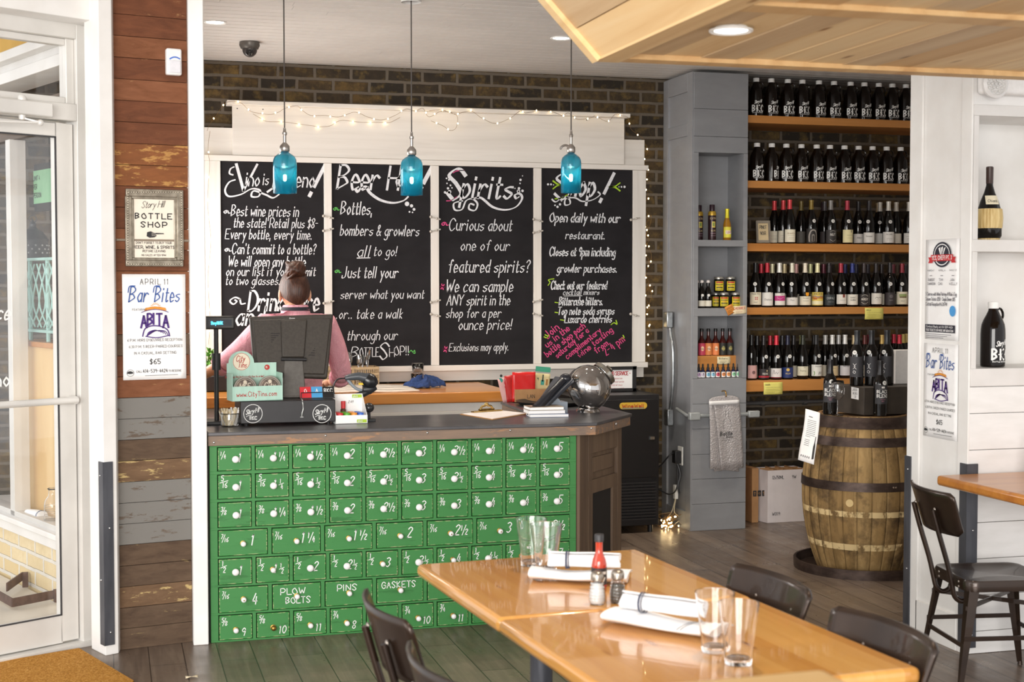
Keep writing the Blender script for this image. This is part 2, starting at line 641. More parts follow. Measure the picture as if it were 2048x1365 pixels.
def glyph(ch):
 if ch not in _gc:
  g = GLY.get(ch)
  if g is None:
   _gc[ch] = (3, [])
  else:
   w = int(g[0])
   body = g[1:]
   strokes, cur, kind = [], '', None
   for c in body.replace('?', ''):
    if c in '-~':
     if cur:
      strokes.append((kind, cur))
     kind, cur = c, ''
    elif c != ' ':
     cur += c
   strokes.append((kind, cur))
   out = []
   for k, t in strokes:
    pts = [(int(t[i], 36) / 10.0, (int(t[i + 1], 36) - 4) / 10.0, 0) for i in range(0, len(t) - 1, 2)]
    out.append(catmull(pts, 4) if k == '~' else [Vector(p) for p in pts])
   _gc[ch] = (w / 10.0, out)
 return _gc[ch]


def text_strokes(text, gap=0.22, space=0.36):
 x, out = 0.0, []
 for ch in text:
  if ch == ' ':
   x += space
   continue
  w, st = glyph(ch)
  out += [[Vector((p.x + x, p.y, 0)) for p in s] for s in st]
  x += w + gap
 return out, max(x - gap, 0.1)


def ribbons(mb, strokes, fn, pen, nib=0.0):
 """Flat strokes of width pen in the (x, y) sheet that fn carries into space."""
 for st in strokes:
  if len(st) < 2:
   continue
  n = len(st)
  L, Rr = [], []
  for i in range(n):
   a, b = st[max(i - 1, 0)], st[min(i + 1, n - 1)]
   t = b - a
   if t.length < 1e-9:
    t = Vector((1, 0, 0))
   t.normalize()
   w = pen * 0.5
   if nib:
    w *= (1 - nib) + nib * 1.25 * abs(math.sin(math.atan2(t.y, t.x) - 0.5))
   p = st[i].copy()
   if i == 0:
    p -= t * pen * 0.3
   if i == n - 1:
    p += t * pen * 0.3
   k = Vector((-t.y, t.x, 0)) * w
   L.append(fn(p.x + k.x, p.y + k.y))
   Rr.append(fn(p.x - k.x, p.y - k.y))
  # corners of straight glyphs: separate quads so that they keep their width
  for i in range(n - 1):
   mb.add([L[i], Rr[i], Rr[i + 1], L[i + 1]], [(0, 1, 2, 3)])


def write(mb, text, fn, x, y, h, width=None, pen=0.11, slant=0.0, nib=0.0, align='l', gap=0.22, rise=0.0):
 """Letters of cap height h from (x, y) on the sheet fn; width squeezes or stretches the line."""
 st, w = text_strokes(text, gap)
 kx = h if width is None else width / (w + slant * 0.6)
 if align == 'c':
  x -= kx * w / 2
 elif align == 'r':
  x -= kx * w
 out = [[Vector((x + kx * (p.x + slant * p.y), y + h * p.y + rise * kx * p.x, 0)) for p in s] for s in st]
 # corner filler for polylines: cut straight strokes into separate segments
 segs = []
 for s in out:
  if len(s) > 2 and len(s) < 6:
   segs += [[s[i], s[i + 1]] for i in range(len(s) - 1)]
  else:
   segs.append(s)
 ribbons(mb, segs, fn, pen * h, nib)


def curl(mb, pts, fn, pen, nib=0.0, sub=6):
 ribbons(mb, [catmull([(p[0], p[1], 0) for p in pts], sub)], fn, pen, nib)


def dot(mb, x, y, r, fn, n=12):
 vs = [fn(x, y)] + [fn(x + r * k * math.cos(2 * PI * i / n), y + r * k * math.sin(2 * PI * i / n)) for k in (0.34, 0.67, 1.0) for i in range(n)]
 fs = [(0, 1 + i, 1 + (i + 1) % n) for i in range(n)]
 fs += [(1 + q * n + i, 1 + q * n + (i + 1) % n, 1 + (q + 1) * n + (i + 1) % n, 1 + (q + 1) * n + i) for q in (0, 1) for i in range(n)]
 mb.add(vs, fs)


def blob(mb, pts, fn):
 mb.add([fn(*p) for p in pts], [tuple(range(len(pts)))])


def sheet(o, u, v):
 """A flat writing sheet: (x, y) -> o + u x + v y."""
 o, u, v = Vector(o), Vector(u), Vector(v)
 return lambda x, y: o + u * x + v * y
# ================================================================ THE SETTING
YB = 9.20          # brick back wall
ZC = 3.05          # ceiling
X1 = 6.2
# floor: long planks running away from the shop front
FLOOR = NT('dark_plank_floor')
def _floor():
 m = FLOOR
 c, sp = m.n('TexCoord'), m.n('SeparateXYZ')
 m.l(c.outputs['Object'], sp.inputs[0])
 cb = m.n('CombineXYZ')
 m.l(sp.outputs['Y'], cb.inputs[0])
 m.l(sp.outputs['X'], cb.inputs[1])
 b = m.n('TexBrick')
 for k, v in (('Color1', (0, 0, 0, 1)), ('Color2', (1, 1, 1, 1)), ('Mortar', (0, 0, 0, 1)), ('Scale', 1.0), ('Mortar Size', 0.0025),
     ('Mortar Smooth', 0.2), ('Brick Width', 1.25), ('Row Height', 0.15)):
  b.inputs[k].default_value = v
 b.offset_frequency = 2
 b.offset = 0.37
 m.l(cb.outputs[0], b.inputs['Vector'])
 g = m.noise(m.coord((26, 1.5, 1)), 1.0, 7, 0.65, 0.8)
 col = m.ramp(g, [(0.28, C('4c4038')), (0.5, C('6d5d50')), (0.74, C('917f6d'))])
 col = m.mix(0.45, col, m.ramp(b.outputs['Color'], [(0.0, C('57493f')), (1.0, C('86776a'))]))
 m.l(m.mix(b.outputs['Fac'], col, C('2a221d')), m.b.inputs['Base Color'])
 m.bump(b.outputs['Fac'], 0.002, -0.5)
 m.l(m.ramp(m.noise(m.coord((1, 1, 1)), 5, 4), [(0.3, (0.24, 0.24, 0.24, 1)), (0.7, (0.42, 0.42, 0.42, 1))]), m.b.inputs['Roughness'])
_floor()
f = MB()
f.prism([(-3.2, -1.0), (X1, -1.0), (X1, YB + 0.2), (-0.87, YB + 0.2), (0.09, 6.83), (-0.13, 6.73), (-3.2, 4.87)], -0.06, 0.0)
struct(f, 'floor', FLOOR.mat)
f = MB()
f.prism([(-6.0, 4.0), (-3.25, 4.86), (-0.13, 6.76), (0.07, 6.84), (-1.0, 9.5), (-2.8, 14.0), (-6.0, 14.0)], -0.12, -0.02)
struct(f, 'sidewalk_outside', mat('concrete', 'd9d0c2', 'c9c0b2', 4, rough=0.9))

# brick back wall
BRICK = brick('old_brown_brick', ['2d2822', '3a3229', '473a29', '54432c', '614d2e', '40382c'], '6e6458', 0.235, 0.078, blotch='7d6639')
w = MB()
w.box(-0.8, YB, 0, X1, YB + 0.2, ZC + 0.2)
struct(w, 'wall_back', BRICK)

# painted plank ceiling, boards along the back wall
CEILM = mat('ceiling_white_paint', 'e6e2de', 'dedad6', 3, rough=0.4)
w = MB()
y = 2.2
while y < YB:
 x = -0.9
 cut = [-0.9] + sorted(random.uniform(-0.6, X1 - 0.3) for _ in range(2)) + [X1]
 for a, b in zip(cut[:-1], cut[1:]):
  w.box(a + 0.001, y + 0.0035, ZC, b - 0.001, min(y + 0.0965, YB), ZC + 0.02)
 y += 0.10
w.box(-0.9, 2.2, ZC + 0.006, X1, YB, ZC + 0.08)
struct(w, 'ceiling', CEILM)

# ---- left: reclaimed-plank pier between the door and the counter
A0, A1 = Vector((0.024, 6.540, 0)), Vector((0.352, 6.606, 0))
ua = (A1 - A0).normalized()
na = Vector((-ua.y, ua.x, 0))
PK = [peel('brown_weathered_board', '4a392c', '63503f', '87734f', 0.14),
  peel('yellow_peeling_board', '5d4632', '775d45', 'b79f6c', 0.34),
  peel('grey_painted_board', '5b4f44', '6a5d52', '77746f', 0.72),
  peel('red_brown_board', '5a3420', '74452c', '946b48', 0.12),
  peel('orange_brown_board', '6a3f25', '85553a', 'a07a52', 0.15),
  peel('ochre_peeling_board', '6e4225', '87532f', 'ad8049', 0.38)]
order = [0, 0, 1, 0, 0, 2, 2, 2, 1, 0, 2, 2, 4, 3, 0, 3, 4, 4, 3, 4, 3, 3, 5, 5, 3, 3, 4, 3, 4, 3, 3, 4, 3]
w = MB()
LEN = (A1 - A0).length
for i, k in enumerate(order):
 w.m = k
 d = random.uniform(0, 0.004)
 pts = [A0 + na * 0.02 - na * d, A0 + ua * LEN + na * 0.02 - na * d, A0 + ua * LEN + na * 0.06, A0 + na * 0.06]
 z0, z1 = i * 0.0945 + 0.0012, (i + 1) * 0.0945 - 0.0012
 n4 = [(p.x, p.y) for p in pts]
 w.prism(n4, z0, min(z1, ZC))
w.m = 0
w.prism([(p.x, p.y) for p in (A0 + na * 0.055, A1 + na * 0.055, A1 + na * 0.16, A0 + na * 0.16)], 0, ZC)
struct(w, 'wall_plank_pier', PK)
w = MB()
w.box(0.350, 6.548, 0, 0.418, 6.75, ZC)
struct(w, 'trim_1', WHITE, bevel=0.004)

# white corner post of the door recess and the header above the door
w = MB()
w.prism([(-0.095, 6.618), (-0.034, 6.476), (0.022, 6.503), (0.034, 6.60), (-0.02, 6.70)], 0, ZC)
struct(w, 'trim_2', WHITE, bevel=0.003)
DP, UD = Vector((-0.150, 6.700, 0)), Vector((-0.855, -0.518, 0)).normalized()
ND = Vector((UD.y, -UD.x, 0))          # towards outside
if ND.y < 0:
 ND = -ND


def dpt(s, z, off=0.0):
 return DP + UD * s + ND * off + Vector((0, 0, z))


def dbox(mb, s0, z0, s1, z1, o0, o1):
 a = [dpt(s0, z0, o0), dpt(s1, z0, o0), dpt(s1, z0, o1), dpt(s0, z0, o1)]
 mb.prism([(p.x, p.y) for p in a], z0, z1)


def dz(px, py):
 return onV(px, py, DP, UD)


zh0, zh1 = dz(160, 84)[1], 2.93
w = MB()
dbox(w, -0.10, 2.80, 1.5, 2.905, -0.16, 0.10)
dbox(w, -0.06, 2.905, 1.5, ZC + 0.1, -0.10, 0.10)
struct(w, 'trim_3', WHITE, bevel=0.003)

# door frame and transom window
s_leaf, s_glass = 0.0, dz(118, 800)[0]
zt_bar0, zt_bar1 = dz(140, 243)[1], dz(120, 207)[1]
w = MB()
dbox(w, -0.075, 0, -0.005, 2.80, -0.03, 0.07)
dbox(w, -0.105, 0, -0.060, 2.80, -0.06, 0.05)
dbox(w, -0.005, zt_bar0, 1.25, zt_bar1, -0.03, 0.07)
dbox(w, -0.005, 2.735, 1.25, 2.80, -0.03, 0.07)
dbox(w, -0.005, zt_bar1, 0.035, 2.735, -0.01, 0.05)
dbox(w, 0.035, zt_bar1, 1.25, zt_bar1 + 0.03, -0.0, 0.04)
dbox(w, 0.035, 2.705, 1.25, 2.735, -0.0, 0.04)
dbox(w, -0.1, -0.002, 1.25, 0.022, -0.05, 0.09)
dframe = struct(w, 'trim_4', ALU, bevel=0.003)
w = MB()
dbox(w, 0.035, zt_bar1 + 0.03, 1.2, 2.705, 0.018, 0.022)
struct(w, 'window_1', PANE)
w = MB()
zg0, zg1 = dz(112, 1234)[1], dz(112, 273)[1]
dbox(w, 0.0, 0.03, s_glass, zt_bar0 - 0.012, 0.0, 0.045)
dbox(w, s_glass, 0.03, 1.0, zg0, 0.0, 0.045)
dbox(w, s_glass, zg1, 1.0, zt_bar0 - 0.012, 0.0, 0.045)
dbox(w, 0.93, zg0, 1.0, zg1, 0.0, 0.045)
door = struct(w, 'door_1', ALU, bevel=0.003)
w = MB()
dbox(w, s_glass - 0.005, zg0 - 0.005, 0.935, zg1 + 0.005, 0.020, 0.025)
struct(w, 'glass_pane', PANE, door)
w = MB()
for (a, b) in ((s_glass - 0.002, s_glass + 0.006),):
 dbox(w, a, zg0, b, zg1, -0.002, 0.002)
dbox(w, s_glass, zg0, 0.93, zg0 + 0.007, -0.002, 0.002)
dbox(w, s_glass, zg1 - 0.007, 0.93, zg1, -0.002, 0.002)
struct(w, 'glazing_gasket', P('3a393b', 0.6), door)
zbar = dz(60, 805)[1]
w = MB()
w.tube([dpt(0.02, zbar, -0.045), dpt(0.95, zbar, -0.045)], 0.0155, 12)
w.cyl(dpt(0.03, zbar, -0.05), dpt(0.03, zbar, 0.0), 0.018, n=12)
w.cyl(dpt(0.9, zbar, -0.05), dpt(0.9, zbar, 0.0), 0.018, n=12)
struct(w, 'push_bar', ALU, door)
wt = MB()
fn = lambda x, y: dpt(0, 0, 0.0185) + UD * (-x) + Vector((0, 0, y))
sx = lambda px, py: (-dz(px, py)[0], dz(px, py)[1])
for txt, (px, py), h in (('ice', (-14, 640), 0.062), ('sho', (-22, 775), 0.062)):
 x, y = sx(px, py)
 write(wt, txt, fn, x, y, h, pen=0.12, slant=0.35 if txt == 'ice' else 0)
struct(wt, 'door_lettering', LETTER, door)

# door closer: on the transom bar, so a thing of its own
T = thing('door_closer', 'silver door closer box with hinged arm at the top of the glass door', 'door closer', dpt(0.33, zt_bar1 - 0.03, -0.05))
w = MB(T)
dbox(w, dz(86, 215)[0], zt_bar1 - 0.075, 0.55, zt_bar1 - 0.012, -0.09, -0.035)
w.build('housing', ALU, T, bevel=0.006)
w = MB(T)
c = dpt(dz(30, 200)[0], zt_bar1 - 0.012, -0.062)
w.lathe([(0.018, 0), (0.019, 0.012), (0.012, 0.022), (0.0, 0.024)], 16, c)
w.build('spindle_cap', ALU, T)
w = MB(T)
w.lathe([(0.0, -0.085), (0.014, -0.082), (0.016, -0.06)], 16, c)
w.build('spindle_foot', ALU, T)
w = MB(T)
c2 = c + Vector((0, 0, -0.075))
e = dpt(dz(58, 247)[0], zt_bar1 - 0.105, -0.10)
w.beam(c2, e, 0.018, 0.006)
w.beam(e, dpt(0.62, zt_bar1 - 0.12, -0.03), 0.016, 0.008)
w.ball(e, 0.014)
w.build('arm', ALU, T)

# black steel guard on the corner post
def guard(name, label, p, d1, d2, z0, z1, wd=0.042):
 p, d1, d2 = Vector(p), Vector(d1).normalized(), Vector(d2).normalized()
 T = thing(name, label, 'corner guard', p + Vector((0, 0, z0)))
 n1, n2 = -d2, -d1
 w = MB(T)
 q = p + n1 * 0.0005 + n2 * 0.0005
 t = 0.006
 a = p + n1 * t + n2 * t
 poly = [p + d1 * wd, p + d1 * wd + n1 * t, a, p + d2 * wd + n2 * t, p + d2 * wd, p]
 w.prism([(v.x, v.y) for v in poly], z0, z1)
 w.build('angle_plate', IRON, T)
 w = MB(T)
 for k in range(4):
  z = z0 + (z1 - z0) * (0.07 + 0.285 * k)
  d, n = (d1, n1) if k % 2 else (d2, n2)
  c = p + d * wd * 0.55 + n * t + Vector((0, 0, z))
  w.ball(c, (0.005, 0.005, 0.005), 10, 6)
 w.build('screws', STEEL, T)


guard('corner_guard', 'tall blackened steel corner guard screwed to the white post beside the door', (-0.034, 6.476, 0),
  (-0.061, 0.142, 0), (0.056, 0.027, 0), 0.045, 0.86)

# ---- right: white pier with shiplap, trims and niches
XP, YP0, YP1 = 3.64, 5.46, 5.94
SHIP = mat('white_shiplap', 'e6e4e2', 'dedcd9', 6, (1, 1, 4), rough=0.42)
nx0, nz = 3.668, [(1.270, 1.785), (1.838, 2.380)]
w = MB()
w.box(XP, YP0 + 0.30, 0, X1, YP1, ZC)                       # body behind the niches
w.box(XP, YP0 + 0.02, 0, nx0, YP0 + 0.30, ZC)               # side wall left of the niches
w.box(4.31, YP0 + 0.02, 0, X1, YP0 + 0.30, ZC)
w.box(nx0, YP0 + 0.02, 0, 4.31, YP0 + 0.30, nz[0][0])
w.box(nx0, YP0 + 0.0205, nz[0][1] + 0.003, 4.31, YP0 + 0.30, nz[1][0] - 0.003)
w.box(nx0, YP0 + 0.02, nz[1][1], 4.31, YP0 + 0.30, ZC)
struct(w, 'wall_right', WHITE)
w = MB()
rows = [0.0, 0.10, 0.262, 0.424, 0.586, 0.748, 0.91, 1.072, 1.19]
for a, b in zip(rows[:-1], rows[1:]):
 w.box(XP, YP0, a + 0.0015, X1, YP0 + 0.02, b - 0.0015)
w.box(XP, YP0, 2.42, X1, YP0 + 0.02, ZC)
struct(w, 'wall_right_shiplap', SHIP, bevel=0.0015)
w = MB()
w.box(XP, YP0 - 0.004, 1.192, 4.5, YP0 + 0.021, 1.270)
w.box(XP, YP0 - 0.004, 1.785, 4.5, YP0 + 0.0195, 1.838)
w.box(nx0 + 0.001, YP0 + 0.02, 1.7855, 4.309, YP0 + 0.299, 1.8375)
w.box(XP, YP0 - 0.004, 2.380, 4.5, YP0 + 0.021, 2.428)
w.box(XP + 0.002, YP0 - 0.002, 1.270, nx0, YP0 + 0.021, 1.785)
w.box(XP + 0.002, YP0 - 0.002, 1.838, nx0, YP0 + 0.021, 2.380)
struct(w, 'trim_5', mat('niche_trim_paint', 'd9d6d3', 'cfccc8', 6, rough=0.45), bevel=0.002)
w = MB()
w.box(XP - 0.012, YP1 - 0.09, 0, XP, YP1 + 0.012, ZC)
w.box(XP - 0.010, YP0 - 0.002, 0, XP, YP0 + 0.075, ZC)
w.box(XP - 0.012, YP0 + 0.07, 0, XP, YP1 - 0.08, 0.16)
struct(w, 'trim_6', WHITE, bevel=0.002)
guard('corner_guard', 'dark steel corner guard behind the bistro chair, at the white wall corner under posters', (XP - 0.010, YP0 - 0.004, 0),
  (0, 1, 0), (1, 0, 0), 0.03, 0.85, 0.05)
guard('corner_guard', 'blue-grey steel corner guard on the white wall edge next to the barrel', (XP - 0.012, YP1 + 0.012, 0),
  (0, -1, 0), (1, 0, 0), 0.0, 0.83, 0.045)

# right-hand side wall of the room beyond the picture, keeps the shelves in shade
w = MB()
w.box(6.0, YP1, 0, 6.1, YB, ZC)
struct(w, 'wall_shelf_end', WHITE)

# ---- poplar canopy over the dining tables
SZ, SX, SY = 2.35, 1.485, 4.285
w = MB()
pl = 0.115
yk = 0
x = SX + 0.085
# diagonal boards of the flat soffit, clipped to the panel bays
def clip_boards(xa, xb, ya, yb, z, ang, wd, dep):
 bm = bmesh.new()
 u = Vector((math.cos(ang), math.sin(ang), 0))
 n = Vector((-u.y, u.x, 0))
 k = -40
 while k < 60:
  c = Vector((xa, ya, 0)) + n * (k * wd)
  q = [c - u * 6 + n * 0.002, c + u * 6 + n * 0.002, c + u * 6 + n * (wd - 0.002), c - u * 6 + n * (wd - 0.002)]
  for axis, lim, sgn in ((0, xa, 1), (0, xb, -1), (1, ya, 1), (1, yb, -1)):
   out = []
   for i in range(len(q)):
    p0, p1 = q[i], q[(i + 1) % len(q)]
    a, b = (p0[axis] - lim) * sgn, (p1[axis] - lim) * sgn
    if a >= 0:
     out.append(p0)
    if (a >= 0) != (b >= 0):
     out.append(p0.lerp(p1, a / (a - b)))
   q = out
   if not q:
    break
  if len(q) >= 3:
   jog = random.uniform(0, 0.006)
   w.m = random.choice((0, 0, 1, 2))
   w.prism([(p.x, p.y) for p in q], z + jog, z + dep)
  k += 1
PB = [wood('poplar_board_pale', 'd3a870', 'ebcb98', 'f5dfb4', 'Y', ring=5, rough=0.6, knots='95683b'),
  wood('poplar_board_tan', 'b98b56', 'd8b07a', 'e8c894', 'Y', ring=5, rough=0.6),
  wood('poplar_board_grey', 'b8946a', 'cdb088', 'e2cba6', 'Y', ring=5, rough=0.6, knots='7d5a3a')]
clip_boards(SX + 0.08, 4.6, SY - 0.87, SY - 0.07, SZ + 0.012, PI / 2, 0.125, 0.03)
clip_boards(SX + 0.08, 4.6, SY - 2.5, SY - 0.96, SZ + 0.012, PI / 2, 0.125, 0.03)
w.m = 1
w.box(SX + 0.081, SY - 0.07, SZ, 4.6, SY, SZ + 0.045)
w.box(SX + 0.081, SY - 0.96, SZ + 0.002, 4.6, SY - 0.87, SZ + 0.045)
w.m = 0
w.box(SX, SY - 2.6, SZ - 0.002, SX + 0.08, SY + 0.002, SZ + 0.045)
w.m = 1
w.box(SX + 0.05, SY - 2.6, SZ + 0.04, 4.6, SY - 0.005, SZ + 0.06)
# sloping left flank, boards along its length, rising outwards to the ceiling
fl_u = Vector((-0.69, 0, 0.72)).normalized()
fn_ = Vector((-0.72, 0, -0.69)).normalized()
for k in range(8):
 w.m = (0, 2, 0, 1, 0, 2, 1, 0)[k]
 a = Vector((SX + 0.003, 0, SZ + 0.002)) + fl_u * (0.004 + k * 0.118)
 b = a + fl_u * 0.114
 j = random.uniform(-0.004, 0.003)
 off = fn_ * j
 w.extrude([Vector((a.x, SY - 0.03, a.z)) + off, Vector((b.x, SY - 0.03, b.z)) + off,
    Vector((b.x, SY - 0.03, b.z)) - fn_ * 0.025, Vector((a.x, SY - 0.03, a.z)) - fn_ * 0.025], (0, -2.6, 0))
w.m = 0
a = Vector((SX, 0, SZ))
b = a + fl_u * 0.96
w.extrude([Vector((a.x, SY, a.z)) + fn_ * 0.012, Vector((b.x, SY, b.z)) + fn_ * 0.012, Vector((b.x, SY, b.z)) - fn_ * 0.03,
   Vector((a.x, SY, a.z)) - fn_ * 0.03], (0, -0.05, 0))
can = struct(w, 'ceiling_canopy', PB)


def downlight(x, y, z, label, r=0.062):
 T = thing('recessed_downlight', label, 'ceiling light', (x, y, z), 0, 'recessed downlights')
 w = MB()
 w.lathe([(r, 0.0), (r, -0.004), (r * 0.93, -0.006), (r * 0.76, -0.002), (r * 0.72, 0.012)], 32)
 w.build('trim_ring', P('f0efec', 0.4), T)
 w = MB()
 w.lathe([(0.0, -0.001), (r * 0.755, -0.001)], 32)
 w.build('lens', glow('downlight_lens', (1.0, 0.95, 0.88, 1), 7.0), T)
 d = bpy.data.lights.new('downlight_beam', 'SPOT')
 d.energy, d.spot_size, d.spot_blend, d.color, d.shadow_soft_size = 45, math.radians(110), 0.8, (1.0, 0.9, 0.76), 0.045
 o = bpy.data.objects.new('downlight_beam', d)
 COL.objects.link(o)
 o.parent = T
 o.location = (0, 0, -0.03)


p = onZ(430, 44, ZC)
downlight(p.x, p.y, ZC, 'round lit downlight in the white ceiling, above the door-side chalkboard')
p = onZ(1122, 76, ZC)
downlight(p.x, p.y, ZC, 'round lit downlight in the white ceiling, half behind the wooden canopy edge')
for x_, y_, t_ in ((3.05, 7.55, 'hidden above the wooden canopy, near the grey column'), (4.45, 7.75, 'above the oak barrel, hidden by the wooden canopy')):
 downlight(x_, y_, ZC, 'round lit downlight ' + t_)
p = onZ(1462, 66, SZ)
downlight(p.x, p.y, SZ + 0.008, 'round lit downlight set into the pale wooden canopy')
# ---------------------------------------------------------------- outside, seen through the glass door
FO, FU = Vector((0.10, 6.80, 0)), Vector((-0.375, 0.927, 0)).normalized()
FN = Vector((FU.y, -FU.x, 0))          # into the shop
if FN.x < 0:
 FN = -FN


def fpt(s, z, o=0.0):
 return FO + FU * s + FN * o + Vector((0, 0, z))


def fbox(mb, s0, z0, s1, z1, o0, o1):
 a = [fpt(s0, 0, o0), fpt(s1, 0, o0), fpt(s1, 0, o1), fpt(s0, 0, o1)]
 mb.prism([(p.x, p.y) for p in a], z0, z1)


def fz(px, py):
 return onV(px, py, FO, FU)


def fzo(px, py, o):
 q = FO + FN * o
 return onV(px, py, q, FU)


zs = fz(60, 1045)[1]
TAN = brick('tan_facade_brick', ['d8c49c', 'e2d0aa', 'e8d9b8', 'd4bc8c'], 'ece6da', 0.26, 0.088, ('X', 'Z'), 0.012, rot=math.radians(-112.0))
w = MB()
fbox(w, -0.05, -0.1, 3.2, zs - 0.09, 0.02, 0.14)
struct(w, 'wall_left', TAN)
w = MB()
fbox(w, -0.05, zs - 0.09, 3.2, zs - 0.03, -0.015, 0.16)
fbox(w, -0.05, zs - 0.03, 3.2, zs, -0.04, 0.30)
struct(w, 'windowsill_left', WHITE, bevel=0.004)
w = MB()
m0 = fz(19, 600)[0]
fbox(w, m0 - 0.035, zs, m0 + 0.035, 2.44, 0.0, 0.09)
fbox(w, 0.0, zs, 0.04, 2.44, 0.0, 0.09)
fbox(w, 2.55, zs, 2.6, 2.44, 0.0, 0.09)
fbox(w, 0.0, zs, 2.7, zs + 0.03, 0.0, 0.09)
win = struct(w, 'window_2', ALU, bevel=0.003)
w = MB()
fbox(w, 0.03, zs + 0.02, 2.56, 2.44, 0.04, 0.046)
struct(w, 'glass_pane', PANE, win)
# fascia and dark wall over the window, yellow soffit above
DK = mat('dark_brown_cladding', '4a3a2c', '5d4a38', 3, (1, 1, 5), rough=0.6)
w = MB()
fbox(w, -0.05, 2.44, 3.2, 2.62, 0.02, 0.14)
struct(w, 'wall_left_upper', DK)
w = MB()
z1 = fz(70, 133)[1]
fbox(w, -0.05, z1 - 0.06, 3.2, z1 + 0.0, -0.06, 0.14)
fbox(w, -0.05, z1, 3.2, z1 + 0.05, -0.03, 0.14)
fbox(w, -0.05, z1 + 0.05, 3.2, z1 + 0.10, -0.09, 0.14)
struct(w, 'trim_7', WHITE, bevel=0.004)
w = MB()
fbox(w, -0.05, z1 + 0.10, 3.2, z1 + 0.9, 0.0, 0.14)
struct(w, 'wall_left_parapet', mat('yellow_stucco', 'e0b763', 'd2a955', 6, rough=0.9))

# things in that window bay (inside the shop)
s_a, s_b = 0.35, fzo(46, 850, 0.13)[0]
zc = fzo(70, 683, 0.13)[1]
T = thing('plywood_cabinet', 'pale plywood cabinet side standing inside the window seen through the glass door', 'cabinet', fpt(s_b - 0.3, zs, 0.4))
ss = fzo(96, 600, 0.16)[0] - 0.88
w = MB(T)
fbox(w, s_a, zs + 0.002, s_b, zc - 0.03, 0.13, 0.5)
w.build('carcass', mat('birch_plywood', 'dcb67c', 'e8c890', 4, (1, 1, 0.3), rough=0.5), T, bevel=0.002)
w = MB(T)
fbox(w, s_a - 0.03, zc - 0.03, s_b + 0.05, zc, 0.11, 0.52)
w.build('top', OAK, T, bevel=0.003)
w = MB(T)
fbox(w, s_b, zs + 0.002, s_b + 0.035, zc - 0.03, 0.12, 0.5)
w.build('edge_strip', OAK_V, T)

MINT = mat('mint_metal_paint', 'a8cfc8', '97bfb6', 10, rough=0.5)
T = thing('wire_shelf_stand', 'mint green metal shelf stand with worn posts on the plywood cabinet', 'shelf stand', fpt(0.8, zc, 0.3))
w = MB(T)
zm = fzo(60, 522, 0.16)[1]
for s, o in ((0.88, 0.16), (1.16, 0.16), (0.88, 0.42), (1.16, 0.42)):
 w.tube([fpt(s + ss, zc, o), fpt(s + ss, zm, o)], 0.012, 8)
w.build('posts', MINT, T)
w = MB(T)
fbox(w, 0.60 + ss, zm, 1.22 + ss, zm + 0.015, 0.14, 0.46)
fbox(w, 0.60 + ss, zc + 0.05, 1.20 + ss, zc + 0.065, 0.14, 0.46)
w.build('shelves', MINT, T)
w = MB(T)
for k in range(5):
 s = 0.74 + 0.1 * k + ss
 for sg in (-1, 1):
  w.tube(catmull([fpt(s - 0.08 * sg, zc + 0.08, 0.15), fpt(s + 0.05 * sg, (zc + zm) / 2, 0.15), fpt(s - 0.08 * sg, zm - 0.02, 0.15)], 5), 0.005, 6)
w.build('scroll_rail', MINT, T)

T = thing('punched_metal_lantern', 'dark domed punched-metal lantern standing on the mint shelf stand', 'lantern', fpt(fzo(66, 500, 0.27)[0], zm + 0.015, 0.27))
w = MB(T)
w.T = Matrix.Translation((0, 0, 0))
w.lathe([(0.0, 0.0), (0.085, 0.0), (0.09, 0.02), (0.085, 0.1), (0.09, 0.115), (0.055, 0.16), (0.03, 0.175)], 20, cap0=True)
w.build('body', P('2f2f30', 0.4, 0.5), T)
w = MB(T)
w.T = Matrix.Translation((0, 0, 0))
w.lathe([(0.03, 0.175), (0.018, 0.19), (0.02, 0.205), (0.008, 0.22), (0.0, 0.235)], 14)
w.tube([(0.022 * math.cos(a * PI / 5), 0, 0.235 + 0.022 * math.sin(a * PI / 5)) for a in range(10)], 0.003, 6, closed=True)
w.build('ring_handle', P('4a4a4a', 0.4, 0.7), T)
w = MB(T)
w.T = Matrix.Translation((0, 0, 0))
for r in range(3):
 for k in range(14):
  a = 2 * PI * (k + 0.5 * (r % 2)) / 14
  w.ball((0.0885 * math.cos(a), 0.0885 * math.sin(a), 0.035 + 0.022 * r), 0.006, 6, 4)
w.build('punched_dots', P('9a9a98', 0.4, 0.7), T)

T = thing('paper_notice', 'green printed notice on dark board high inside the window beyond the door', 'notice', fpt(0.72, fz(90, 345)[1], 0.42))
w = MB(T)
sn = fzo(60, 345, 0.40)[0]
fbox(w, sn - 0.42, fz(85, 382)[1], sn, fz(85, 305)[1], 0.40, 0.402)
w.build('paper', mat('green_paper', '9fd8a8', '94cf9f', 10, rough=0.8), T)
w = MB(T)
fnn = lambda x, y: fpt(sn - 0.01, 0, 0.398) + FU * (-x) + Vector((0, 0, y))
for i, t in enumerate(('LIMIT 4', 'PER', 'PERSON')):
 write(w, t, fnn, 0.05, fz(85, 328 + 20 * i)[1], 0.028, pen=0.13)
w.build('lettering', INK, T)
w = MB(T)
fbox(w, sn - 0.62, fz(85, 400)[1], sn + 0.07, fz(85, 290)[1], 0.404, 0.42)
w.build('board', P('1f1f20', 0.6), T)
T = thing('paper_sheet', 'white printed sheet hanging behind the window beyond the door', 'paper', fpt(1.1, fz(40, 330)[1], 0.38))
w = MB(T)
fbox(w, sn + 0.09, fz(40, 378)[1], sn + 0.2, fz(40, 283)[1], 0.397, 0.399)
w.build('paper', PAPER, T)

